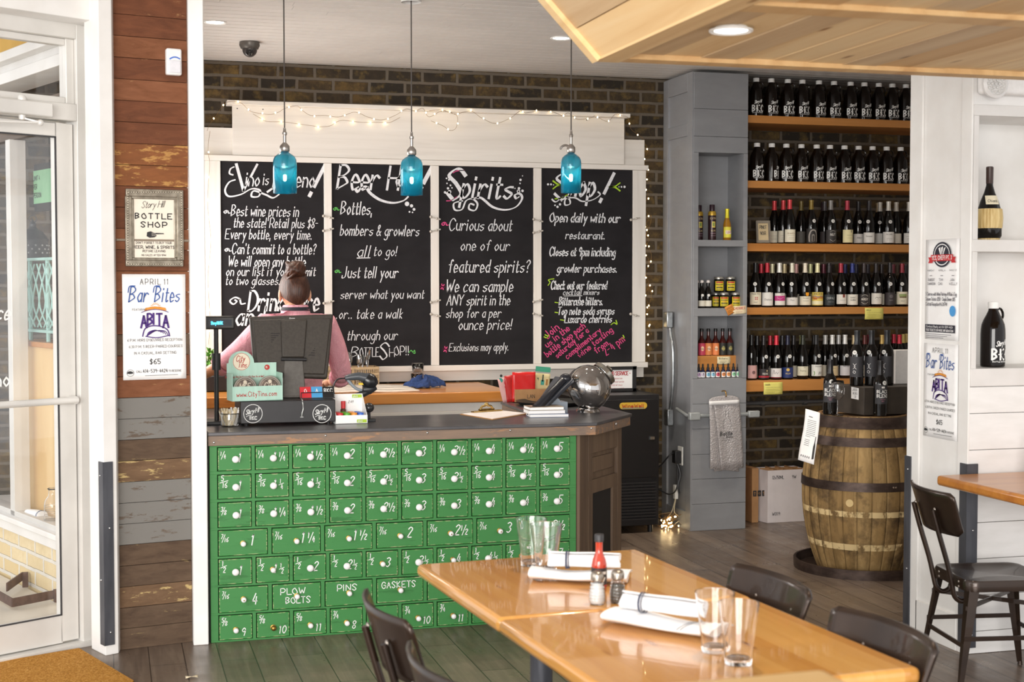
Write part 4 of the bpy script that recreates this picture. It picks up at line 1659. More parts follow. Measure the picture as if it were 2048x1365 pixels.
yl = YF - 0.058
top1 = [(414, 262), (420, 248), (432, 232), (448, 209), (462, 203), (482, 206), (500, 222), (520, 227), (542, 229), (558, 224), (570, 217), (594, 212), (606, 222), (622, 231), (650, 231),
  (678, 234), (706, 225), (722, 228), (735, 234), (764, 240), (792, 230), (812, 218), (830, 222), (846, 217), (858, 234)]
top1 += [(884, 222), (908, 228), (915, 236), (912, 256), (900, 261), (886, 252), (862, 242)]
fairy('fairy light string swagged along the top ledge of the menu frame, door half', [onY(x, y, yl) for x, y in top1], 0.085, 0.004, tuple(onY(640, 225, yl)))
top2 = [(800, 235), (780, 245), (764, 245), (734, 245), (714, 244), (682, 241), (660, 252), (640, 254), (626, 252), (595, 248), (566, 244), (534, 243), (520, 236), (506, 228)]
fairy('lower fairy light strand crossing the white header board', [onY(x, y, YF - 0.016) for x, y in top2], 0.10, 0.003, tuple(onY(640, 245, YF - 0.016)))
top3 = [(858, 222), (884, 220), (911, 228), (941, 222), (963, 236), (991, 247), (1021, 236), (1040, 222), (1052, 226), (1075, 222), (1105, 224), (1125, 231), (1137, 226), (1155, 239), (1185, 235),
  (1190, 232), (1215, 243), (1230, 229), (1244, 232), (1256, 236), (1262, 258), (1276, 269), (1287, 278)]
fairy('fairy light string along the top ledge of the menu frame, bottle-shelf half', [onY(x, y, yl) for x, y in top3], 0.085, 0.004, tuple(onY(1060, 228, yl)))
v1 = [(1288, 280)] + [(1291 + 5 * math.sin(i * 1.9) + i * 0.15, 290 + i * 13.5) for i in range(34)]
fairy('fairy light strand hanging down the brick between menu frame and grey cabinet', [onY(x, y, YB - 0.03) for x, y in v1], 0.068, 0.008, tuple(onY(1292, 500, YB - 0.03)), 6)
v2 = [(1297 + 6 * math.sin(1 + i * 1.3), 430 + i * 16) for i in range(16)]
fairy('second fairy light strand on the brick, tangled with the longer hanging one', [onY(x, y, YB - 0.03) for x, y in v2], 0.10, 0.008, tuple(onY(1297, 560, YB - 0.03)), 6)
v3 = [(420, 262), (416, 300), (419, 330), (415, 400), (418, 440), (422, 480), (419, 520), (416, 560), (420, 640), (417, 690)]
fairy('fairy light strand down the whitewashed upright beside the white post', [onY(x, y, YF - 0.03) for x, y in v3], 0.12, 0.004, tuple(onY(418, 480, YF - 0.03)))
pile = []
pc_ = Vector((3.578, 8.80, 0))
for i in range(64):
 a = i * 2.4
 r = 0.015 + 0.075 * random.random()
 pile.append((pc_.x + r * math.cos(a), pc_.y + 1.2 * r * math.sin(a), 0.012 + 0.10 * random.random() ** 2))
fairy('glowing heap of fairy lights on the floor between wine chiller and grey cabinet', pile, 0.20, 0.01, (pc_.x, pc_.y, 0), 3)
# ---------------------------------------------------------------- grey column with niches
GX0, GX1, GY = 3.700, 4.085, 8.690
niche = [(1.790, 2.420), (1.410, 1.830), (0.985, 1.365)]
nz_ = []
for a, b in ((480, 305), (617, 493), (758, 633)):
 nz_.append((onY(1395, a, GY).z, onY(1395, b, GY).z))
nxa, nxb = onY(1396, 560, GY).x, onY(1486, 560, GY).x
T = thing('grey_column_cabinet', 'tall grey painted column with three open niches beside the bottle shelves', 'column cabinet', ((GX0 + GX1) / 2, GY, 0))
w = MB(T)
w.box(GX0, GY + 0.015, 0, GX1, YB - 0.002, nz_[2][0] - 0.001)
w.box(GX0, GY + 0.015, nz_[2][0] - 0.001, nxa, YB - 0.002, nz_[0][1] + 0.001)
w.box(nxb, GY + 0.015, nz_[2][0] - 0.001, GX1, YB - 0.002, nz_[0][1] + 0.001)
w.box(nxa, GY + 0.25, nz_[2][0] - 0.001, nxb, YB - 0.002, nz_[0][1] + 0.001)
w.box(GX0, GY + 0.015, nz_[0][1] + 0.001, GX1, YB - 0.002, ZC - 0.02)
for (a, b), (c, d) in zip(nz_[:-1], nz_[1:]):
 w.box(nxa - 0.01, GY + 0.012, d, nxb + 0.01, GY + 0.26, a)
w.build('body', GREYPAINT, T)
w = MB(T)
seams = [0, 0.178, 0.345, 0.51, 0.68, 0.845, nz_[2][0]]
for a, b in zip(seams[:-1], seams[1:]):
 w.box(GX0 - 0.002, GY, a + 0.001, GX1, GY + 0.015, b - 0.0012)
w.build('lower_front_boards', GREYPAINT, T, bevel=0.0015)
w = MB(T)
up = [nz_[0][1], 2.61, 2.79, ZC - 0.02]
for a, b in zip(up[:-1], up[1:]):
 w.box(GX0 - 0.002, GY, a + 0.0012, GX1, GY + 0.015, b - 0.0012)
w.build('upper_front_boards', GREYPAINT, T, bevel=0.0015)
w = MB(T)
w.box(GX0 - 0.002, GY - 0.002, nz_[2][0], nxa, GY + 0.015, nz_[0][1])
w.box(nxb, GY - 0.002, nz_[2][0], GX1, GY + 0.015, nz_[0][1])
for (a, b), (c, d) in zip(nz_[:-1], nz_[1:]):
 w.box(GX0 - 0.001, GY - 0.0035, d, GX1, GY + 0.015, a)
w.build('niche_face_frame', GREYPAINT, T, bevel=0.0015)
w = MB(T)
for a, b in ((0.0, 0.12), (2.62, 2.70), (2.91, ZC - 0.02)):
 w.box(GX0 - 0.014, GY + 0.085, a, GX0, YB - 0.09, b)
w.box(GX0 - 0.014, GY + 0.002, 0, GX0, GY + 0.085, ZC - 0.02)
w.box(GX0 - 0.014, YB - 0.09, 0, GX0, YB - 0.004, ZC - 0.02)
w.build('side_frame', GREYPAINT, T, bevel=0.002)

# conduit and boxes on the column
T = thing('electrical_conduit', 'galvanised conduit bending down the side of the grey column to a metal box', 'conduit', (GX0 - 0.03, GY + 0.2, 1.2))
def cs(px, py):
 p = onX(px, py, GX0 - 0.03)
 return p
b0, b1 = cs(1338, 624), cs(1338, 656)
q = [cs(1340, 656), cs(1342, 672), cs(1346, 700), cs(1346, 760), cs(1343, 800), cs(1340, 822)]
w = MB(T)
w.tube(catmull(q, 5), 0.011, 10)
w.build('pipe', GALV, T)
w = MB(T)
c = (b0 + b1) / 2
w.box(GX0 - 0.058, c.y - 0.035, b1.z, GX0 - 0.014, c.y + 0.035, b0.z)
w.build('upper_box', GALV, T, bevel=0.006)
w = MB(T)
c = cs(1339, 835)
w.box(GX0 - 0.058, c.y - 0.035, c.z - 0.055, GX0 - 0.014, c.y + 0.035, c.z + 0.055)
w.build('lower_box', GALV, T, bevel=0.005)
T = thing('horizontal_raceway', 'grey electrical raceway wrapped around the grey column behind the hanging sleeves', 'raceway', (GX0, GY - 0.02, 0.78))
zr = onY(1420, 832, GY - 0.02).z
w = MB(T)
w.tube([(GX0 - 0.03, GY + 0.20, zr + 0.03), (GX0 - 0.03, GY + 0.02, zr), (GX0 - 0.01, GY - 0.022, zr)], 0.012, 10)
w.tube([(GX0 - 0.01, GY - 0.018, zr), (GX1 + 0.03, GY - 0.018, zr + 0.004)], 0.013, 10)
w.build('pipe', P('9b9f9f', 0.4, 0.2), T)
w = MB(T)
w.box(GX0 - 0.035, GY - 0.040, zr - 0.026, GX0 + 0.04, GY + 0.0, zr + 0.024)
w.box(GX1 + 0.005, GY - 0.036, zr - 0.018, GX1 + 0.085, GY - 0.004, zr + 0.026)
w.build('junction_fittings', P('a6aaaa', 0.4, 0.2), T, bevel=0.006)
T = thing('wall_outlet', 'white wall outlet with black plug low on the side of the grey column', 'outlet', cs(1357, 912))
c = cs(1357, 912)
w = MB(T)
w.box(GX0 - 0.020, c.y - 0.04, c.z - 0.062, GX0 - 0.012, c.y + 0.04, c.z + 0.062)
w.build('cover_plate', P('e8e6e0', 0.4), T, bevel=0.002)
T = thing('power_adapter', 'black power adapter and cords plugged into the outlet on the grey column', 'adapter', c)
w = MB(T)
w.box(GX0 - 0.066, c.y - 0.03, c.z - 0.05, GX0 - 0.021, c.y + 0.03, c.z + 0.035)
w.build('plug_body', BLACKP, T, bevel=0.005)
w = MB(T)
w.tube(catmull([(GX0 - 0.05, c.y, c.z + 0.02), (GX0 - 0.10, c.y - 0.02, c.z + 0.01), (GX0 - 0.16, c.y + 0.05, c.z - 0.08), (GX0 - 0.2, c.y + 0.1, c.z - 0.02)], 6), 0.005, 6)
w.tube(catmull([(GX0 - 0.04, c.y, c.z - 0.04), (GX0 - 0.05, c.y - 0.03, c.z - 0.2), (GX0 - 0.09, c.y, c.z - 0.26), (GX0 - 0.16, c.y + 0.08, c.z - 0.22)], 6), 0.005, 6)
w.tube(catmull([(GX0 - 0.045, c.y - 0.01, c.z - 0.045), (GX0 - 0.03, c.y - 0.03, c.z - 0.12), (GX0 - 0.045, c.y - 0.03, c.z - 0.20), (GX0 - 0.035, c.y - 0.03, c.z - 0.25)], 6), 0.006, 6)
w.build('cords', BLACKP, T)
T = thing('cord_splitter', 'white cord block with thin wires hanging below the black adapter', 'cord block', cs(1352, 985))
c = cs(1352, 985)
w = MB(T)
w.box(GX0 - 0.045, c.y - 0.018, c.z - 0.045, GX0 - 0.020, c.y + 0.018, c.z + 0.05)
w.build('block', P('e3e2dd', 0.5), T, bevel=0.003)
w = MB(T)
for k in (-1, 1):
 w.tube(catmull([(GX0 - 0.033, c.y + 0.006 * k, c.z - 0.045), (GX0 - 0.05, c.y + 0.02 * k, c.z - 0.13), (GX0 - 0.05 - 0.05 * k, c.y - 0.01, 0.05), (GX0 - 0.08, c.y - 0.04, 0.012)], 6), 0.003, 6)
w.build('wires', P('d8cfb0', 0.5), T)

# ---------------------------------------------------------------- shelves
SY0 = 8.75
SHN = ['top', 'second', 'middle', 'fourth', 'lowest']
sh_z = [onY(1510, a, SY0).z for a in (230.5, 361.5, 487, 615.5, 762)]
sh_h = [onY(1510, a, SY0).z for a in (246, 376, 503, 630, 784)]
T_SHELF = []
SHL = ['thick wooden shelf under the topmost row of growlers', 'thick wooden shelf under the second row of growlers',
  'thick wooden shelf under the pinot bottles and framed card', 'thick wooden shelf with one yellow tag under the fourth row of bottles',
  'thick wooden lowest shelf with one yellow tag, above the boxes']
for i in range(5):
 z1, z0 = sh_z[i], sh_h[i]
 w = MB()
 w.box(GX1 + (0.004 if i < 4 else 0.006), SY0, z0, 5.96, YB - 0.004, z1)
 o = w.build('wall_shelf', OAK, bevel=0.003)
 props(o, SHL[i], 'shelf', 'bottle shelves')
w = MB()
w.box(GX1 + 0.002, SY0 + 0.02, 0, GX1 + 0.028, YB - 0.004, sh_h[4] - 0.001)
o = w.build('shelf_upright', OAK_V, bevel=0.002)
props(o, 'narrow wooden upright under the lowest shelf, against the grey column', 'shelf upright')
zp = onY(1560, 790 + 16, YB - 0.03).z
w = MB()
w.tube([(GX1 + 0.04, YB - 0.03, zp), (5.95, YB - 0.03, zp + 0.01)], 0.014, 10)
for x in (4.42, 4.75):
 w.tube([(x, YB - 0.03, zp), (x + 0.03, YB - 0.03, zp)], 0.019, 10)
o = w.build('wall_pipe', P('6a6b6c', 0.4, 0.5))
props(o, 'grey pipe running along the brick under the lowest shelf', 'pipe')

# ---------------------------------------------------------------- bottles
PROF = {
 'burgundy': [(0, 0.0), (0.036, 0.0), (0.039, 0.004), (0.0395, 0.12), (0.0385, 0.155), (0.033, 0.184), (0.0235, 0.212), (0.0165, 0.238), (0.0142, 0.262), (0.0140, 0.288), (0.0156, 0.289), (0.0154, 0.300), (0, 0.300)],
 'bordeaux': [(0, 0.0), (0.034, 0.0), (0.0368, 0.004), (0.0368, 0.180), (0.0345, 0.197), (0.024, 0.217), (0.0155, 0.232), (0.0140, 0.250), (0.0138, 0.292), (0.0150, 0.293), (0.0150, 0.305), (0, 0.305)],
 'growler': [(0, 0.0), (0.041, 0.0), (0.046, 0.004), (0.047, 0.02), (0.047, 0.125), (0.0462, 0.145), (0.0435, 0.165), (0.036, 0.184), (0.0265, 0.202), (0.0195, 0.217), (0.0175, 0.226), (0.0175, 0.244), (0, 0.244)],
}


def Rof(prof, s=1.0):
 def R(z):
  for (r0, z0), (r1, z1) in zip(prof[:-1], prof[1:]):
   if z0 <= z <= z1 and z1 > z0:
    return (r0 + (r1 - r0) * (z - z0) / (z1 - z0)) * s
  return prof[-2][0]
 return R


def wrap(R, off, z0=0.0, rref=None, a0=-PI / 2):
 """Sheet around a bottle: x = arc length from the front, y = height above z0."""
 def fn(x, y):
  z = z0 + y
  r = R(z)
  a = a0 + x / (rref or r)
  return Vector(((r + off) * math.cos(a), (r + off) * math.sin(a), z))
 return fn


def patch(mb, R, off, z0, z1, xw, nu=12, nv=3, rref=None, a0=-PI / 2):
 fn = wrap(R, off, 0, rref, a0)
 mb.grid(lambda u, v: fn(-xw + 2 * xw * u, z0 + (z1 - z0) * v), nu, nv)


_mc = {}


def cached(key, make):
 if key not in _mc:
  _mc[key] = make()
 return _mc[key]


def body_mesh(shape, gm):
 def make():
  w = MB()
  w.lathe(catmull_prof(PROF[shape]), 28)
  return w.mesh('bottle', gm)
 return cached(('body', shape, gm.name), make)


def catmull_prof(p):
 return p


def cap_mesh(shape, col, z0=0.236, metal=0.25):
 def make():
  R = Rof(PROF[shape])
  w = MB()
  zt = PROF[shape][-1][1]
  w.lathe([(R(z0) + 0.0007, z0), (R(z0 + 0.02) + 0.0008, z0 + 0.02), (R(zt - 0.014) + 0.0008, zt - 0.0125), (R(zt - 0.006) + 0.001, zt - 0.0115), (R(zt - 0.006) + 0.001, zt + 0.0004), (0, zt + 0.0006)], 22)
  return w.mesh('capsule', P(col, 0.35, metal))
 return cached(('cap', shape, col, z0), make)


def deco(mb, fn, spec, mats):
 """spec: list of (kind, ...) drawn on a label sheet; colours become material slots."""
 for d in spec:
  col = d[1]
  if col not in mats:
   mats.append(col)
  mb.m = mats.index(col)
  if d[0] == 't':
   write(mb, d[2], fn, d[3], d[4], d[5], pen=0.15, align='c')
  elif d[0] == 'r':
   x0, y0, x1, y1 = d[2:]
   n = 8
   for i in range(n):
    a, b = x0 + (x1 - x0) * i / n, x0 + (x1 - x0) * (i + 1) / n
    mb.add([fn(a, y0), fn(b, y0), fn(b, y1), fn(a, y1)], [(0, 1, 2, 3)])
  elif d[0] == 'd':
   dot(mb, d[2], d[3], d[4], fn)
  elif d[0] == 'c':
   curl(mb, d[2], fn, d[3], 0.2, 4)


def wine(x, y, z, label, shape='burgundy', cap='1b1a1b', lab=('efe9dd', 0.035, 0.115, 0.05), spec=(), price=True, group=None, rz=None, s=1.0, gm=None, pz=0.158, px_=0.0, capz=0.236, name='wine_bottle', top=None):
 rz = (-0.22 + random.uniform(-0.25, 0.25)) if rz is None else rz
 T = thing(name, label, 'bottle', (x, y, z), rz, group)
 T.scale = (s, s, s)
 inst('bottle', body_mesh(shape, gm or DGLASS), T)
 inst('capsule', cap_mesh(shape, cap, capz), T)
 R = Rof(PROF[shape])
 if lab:
  c, z0, z1, xw = lab
  def mk():
   w = MB()
   patch(w, R, 0.0006, z0, z1, xw)
   return w.mesh('label', P(c, 0.6))
  lo = inst('label', cached(('lab', shape, lab), mk), T)
  if spec:
   w = MB()
   mats = []
   deco(w, wrap(R, 0.0011, z0, 0.038), spec, mats)
   w.build('print', [P(k, 0.6) for k in mats], lo)
 if price:
  def mkp():
   w = MB()
   fn = wrap(R, 0.0012, pz)
   w.m = 0
   dot(w, px_, 0, 0.0125, fn, 16)
   w.m = 1
   fn = wrap(R, 0.0016, pz)
   curl(w, [(px_ - 0.006, 0.003), (px_ - 0.002, 0.004), (px_ - 0.003, -0.004)], fn, 0.0018)
   curl(w, [(px_ + 0.004, 0.004), (px_ + 0.001, 0), (px_ + 0.004, -0.004), (px_ + 0.006, 0)], fn, 0.0018)
   return w.mesh('price_sticker', [P('eceae4', 0.6), P('7a7672', 0.7)])
  inst('price_sticker', cached(('price', shape, pz, round(px_, 3)), mkp), T)
 return T


SPOTS = {}


def spot(shelf, px, y, gap=0.080, ymax=9.15):
 """A free place on a shelf along the sight line of pixel column px, pushed back until it clears its neighbours."""
 L = SPOTS.setdefault(shelf, [])
 best = None
 for k in range(70):
  for dx in (0, -2, 2, -4, 4, -7, 7):
   yy = y + 0.005 * k
   if yy > ymax:
    break
   x = onY(px + dx, 500, yy).x
   d = min([math.hypot(x - a, yy - b) - (gap + g) / 2 for a, b, g in L] or [9])
   if best is None or d > best[0]:
    best = (d, x, yy)
   if d >= 0:
    break
  if best[0] >= 0:
   break
 L.append((best[1], best[2], gap))
 return best[1], best[2]


# growlers: dark jugs with a small ear handle and white print
def growler_parts():
 R = Rof(PROF['growler'])
 b = body_mesh('growler', AMBER)
 w = MB()
 w.lathe([(0.0178, 0.226), (0.0205, 0.227), (0.0205, 0.2495), (0.0190, 0.2515), (0, 0.2515)], 22)
 cap = w.mesh('screw_cap', P('f0efec', 0.45))
 w = MB()
 w.tube(catmull([(0.019, 0, 0.222), (0.034, 0, 0.225), (0.045, 0, 0.212), (0.047, 0, 0.195), (0.039, 0, 0.182)], 5), 0.0048, 8)
 han = w.mesh('handle', AMBER)
 w = MB()
 fn = wrap(R, 0.0007, 0)
 write(w, 'B', fn, -0.036, 0.030, 0.040, pen=0.19, width=0.019)
 dot(w, -0.0105, 0.050, 0.0027, fn, 8)
 write(w, 'K', fn, -0.004, 0.030, 0.040, pen=0.19, width=0.019)
 dot(w, 0.0195, 0.050, 0.0027, fn, 8)
 write(w, 'C', fn, 0.026, 0.030, 0.040, pen=0.19, width=0.019)
 write(w, 'Story Hill', fn, -0.022, 0.080, 0.020, pen=0.13, slant=0.4, width=0.054, rise=0.18, gap=0.06)
 write(w, 'BOTTLE KITCHEN CO', fn, -0.034, 0.0195, 0.005, pen=0.2, width=0.08)
 pr = w.mesh('print', LETTER)
 return b, cap, han, pr


GROW = growler_parts()


def growler(x, y, z, rz, label, group=None, s=1.0):
 T = thing('growler', label, 'growler', (x, y, z), rz, group)
 T.scale = (s, s, s)
 inst('jug', GROW[0], T)
 inst('screw_cap', GROW[1], T)
 inst('handle', GROW[2], T)
 inst('print', GROW[3], T)
 return T


R1 = [1510, 1540, 1573, 1602, 1635, 1665, 1698, 1725.5, 1754, 1781, 1808]
R2 = [1512.5, 1542, 1571, 1601, 1631.5, 1658, 1687, 1715, 1743, 1771, 1799]
gy = 8.83
for r, xs in enumerate((R1, R2)):
 for k, px in enumerate(xs):
  gx_, gyy = spot(r, px, gy, 0.0985)
  rz = -0.10 + random.uniform(-0.12, 0.14)
  if r == 1 and k == 1:
   rz = 0.75
  growler(gx_, gyy, sh_z[r], rz, 'brown growler with white cap and lettering, %s from the grey column on the %s shelf' % (ORD[k], ('topmost', 'second')[r]),
    'growlers on the %s shelf' % ('topmost', 'second')[r], 1.03)

# --- pinot shelf (u = crop coordinate: pixel = 1480 + u / 5.25)
U = lambda u: 1480 + u / 5.25
cream = ('e9e2cc', 0.012, 0.092, 0.046)
whit = ('ece9e2', 0.012, 0.082, 0.046)
ln = [('r', '8b8478', -0.025, 0.045, 0.025, 0.0465), ('r', '8b8478', -0.02, 0.03, 0.02, 0.0315), ('r', '8b8478', -0.02, 0.02, 0.02, 0.0215)]
G3 = 'wine bottles on the middle shelf'
M3 = [
 # u, depth, cap, label, spec, text for the label, price, rz
 (395, 8.99, 'c23a3e', cream, ln, 'red-capsuled bottle with cream label, rearmost of the three by the framed card', False),
 (452, 8.92, 'c23a3e', cream, ln, 'red-capsuled bottle with cream label, middle one of the three by the framed card', False),
 (518, 8.83, 'd2444a', ('ece5cf', 0.012, 0.098, 0.050), ln + [('t', 'a08a60', 'Grand Cru', 0, 0.055, 0.010)], 'red-capsuled bottle with big cream label, foremost of the three by the framed card', False),
 (640, 8.98, '6a5a2c', ('5a564f', 0.012, 0.09, 0.046), (), 'bottle with dull gold capsule and half-hidden grey label on the pinot shelf', False),
 (745, 8.84, '8a7434', ('2e2a28', 0.008, 0.105, 0.052), [('c', 'a39c94', [(-0.026, 0.01), (-0.027, 0.05), (-0.016, 0.08), (0, 0.088), (0.016, 0.08), (0.027, 0.05), (0.026, 0.01)], 0.009),
 ('r', '8a837b', -0.010, 0.01, 0.010, 0.05), ('d', '8a837b', 0, 0.05, 0.010), ('r', '2a2624', -0.006, 0.012, 0.006, 0.05)], 'bottle with gold capsule and dark label picturing a stone arch', True),
 (835, 9.02, '3a2530', None, (), 'dark unlabelled bottle standing behind the stone-arch label bottle', False),
 (885, 8.95, '4a4648', ('3b3434', 0.012, 0.09, 0.046), (), 'dark bottle with grey capsule tucked behind the hexagon label bottle', False),
 (950, 8.83, '8d8a86', ('332f2e', 0.008, 0.098, 0.052), [('t', 'd8d4cc', 'NUT', 0, 0.05, 0.016), ('c', 'b7b0a6', [(-0.02, 0.075), (0, 0.086), (0.02, 0.075)], 0.002), ('c', 'b7b0a6', [(-0.02, 0.024), (0, 0.012), (0.02, 0.024)], 0.002)], 'bottle with silver-grey capsule and black hexagon-print label on the pinot shelf', True),
 (1122, 8.83, 'b03a4a', ('eadfae', 0.012, 0.100, 0.050), [('r', '2a2826', 0.008, 0.068, 0.013, 0.086), ('r', '9a9170', -0.02, 0.05, 0.022, 0.052), ('r', '9a9170', -0.02, 0.03, 0.02, 0.031)], 'rose-red capsuled bottle with pale yellow label on the middle shelf', True),
 (1250, 8.90, '262324', ('e5e1da', 0.012, 0.075, 0.046), [('t', '5a5650', 'PINOT', 0, 0.03, 0.01)], 'black-capsuled bottle with short white label, next to the pale yellow label', True),
 (1352, 8.83, '2b2728', whit, [('t', '8a8378', 'Domaine', 0, 0.04, 0.009)] + ln[:1], 'black-capsuled bottle with silver band and white label on the middle shelf', True),
 (1425, 8.99, 'a08a6a', whit, (), 'bottle behind the silver-band one, tan capsule just showing', False),
 (1466, 8.94, 'c9c3b8', whit, (), 'silver-capsuled bottle standing between two white-labelled front bottles', True),
 (1555, 8.83, 'd8d3c8', ('efebe4', 0.012, 0.088, 0.052), [('t', '8a8378', 'Arcadie', 0, 0.055, 0.010)] + ln[1:], 'silver-capsuled bottle with the widest white label on the middle shelf', True),
 (1672, 8.90, 'd0cabf', ('e9e1d2', 0.012, 0.08, 0.048), (), 'silver-capsuled bottle with cream label, last but one on the middle shelf', False),
 (1770, 8.85, 'd0cabf', whit, ln, 'silver-capsuled bottle cut by the white wall edge on the middle shelf', False),
]
for i, (u, yy, cap, lab, spec, txt, pr) in enumerate(sorted(M3, key=lambda t: t[1])):
 x_, yy = spot(2, U(u), yy)
 wine(x_, yy, sh_z[2], txt, 'burgundy', cap, lab, spec, pr, G3, px_=random.choice((-0.008, 0.0, 0.006)))
T = thing('pinot_card_frame', 'small silver beaded picture frame with a pinot noir card on the middle shelf', 'picture frame', (onY(1527, 480, 8.80).x, 8.80, sh_z[2]), -0.25)
w = MB()
rot = Matrix.Rotation(-0.22, 3, 'X')
def fbx(x0, z0, x1, z1, y0, y1):
 vs = [(x0, y0, z0), (x1, y0, z0), (x1, y1, z0), (x0, y1, z0), (x0, y0, z1), (x1, y0, z1), (x1, y1, z1), (x0, y1, z1)]
 w.add([rot @ Vector(v) + Vector((0, 0, 0.003)) for v in vs], [(0, 3, 2, 1), (4, 5, 6, 7), (0, 1, 5, 4), (1, 2, 6, 5), (2, 3, 7, 6), (3, 0, 4, 7)])
fbx(-0.048, 0, -0.034, 0.155, -0.012, 0.004); fbx(0.034, 0, 0.048, 0.155, -0.012, 0.004)
fbx(-0.034, 0, 0.034, 0.018, -0.012, 0.004); fbx(-0.034, 0.137, 0.034, 0.155, -0.012, 0.004)
for k in range(16):
 for sx_ in (-0.041, 0.041):
  w.ball(rot @ Vector((sx_, -0.013, 0.005 + k * 0.0097)) + Vector((0, 0, 0.003)), 0.0042, 6, 4)
w.build('frame', P('8f877c', 0.35, 0.7), T)
w = MB()
fbx(-0.034, 0.018, 0.034, 0.137, -0.006, 0.002)
w.build('card', P('c9b48c', 0.7), T)
w = MB()
fn = lambda x, y: rot @ Vector((x, -0.0066, y)) + Vector((0, 0, 0.003))
write(w, 'PINOT', fn, 0, 0.098, 0.024, 0.046, pen=0.12, align='c')
write(w, 'NOIR', fn, -0.02, 0.056, 0.024, 0.038, pen=0.12)
w.build('lettering', INK, T)
w = MB()
w.beam(rot @ Vector((0, 0.006, 0.12)), (0, 0.075, 0.001), 0.03, 0.003)
w.build('easel_back', P('3a3632', 0.6), T)

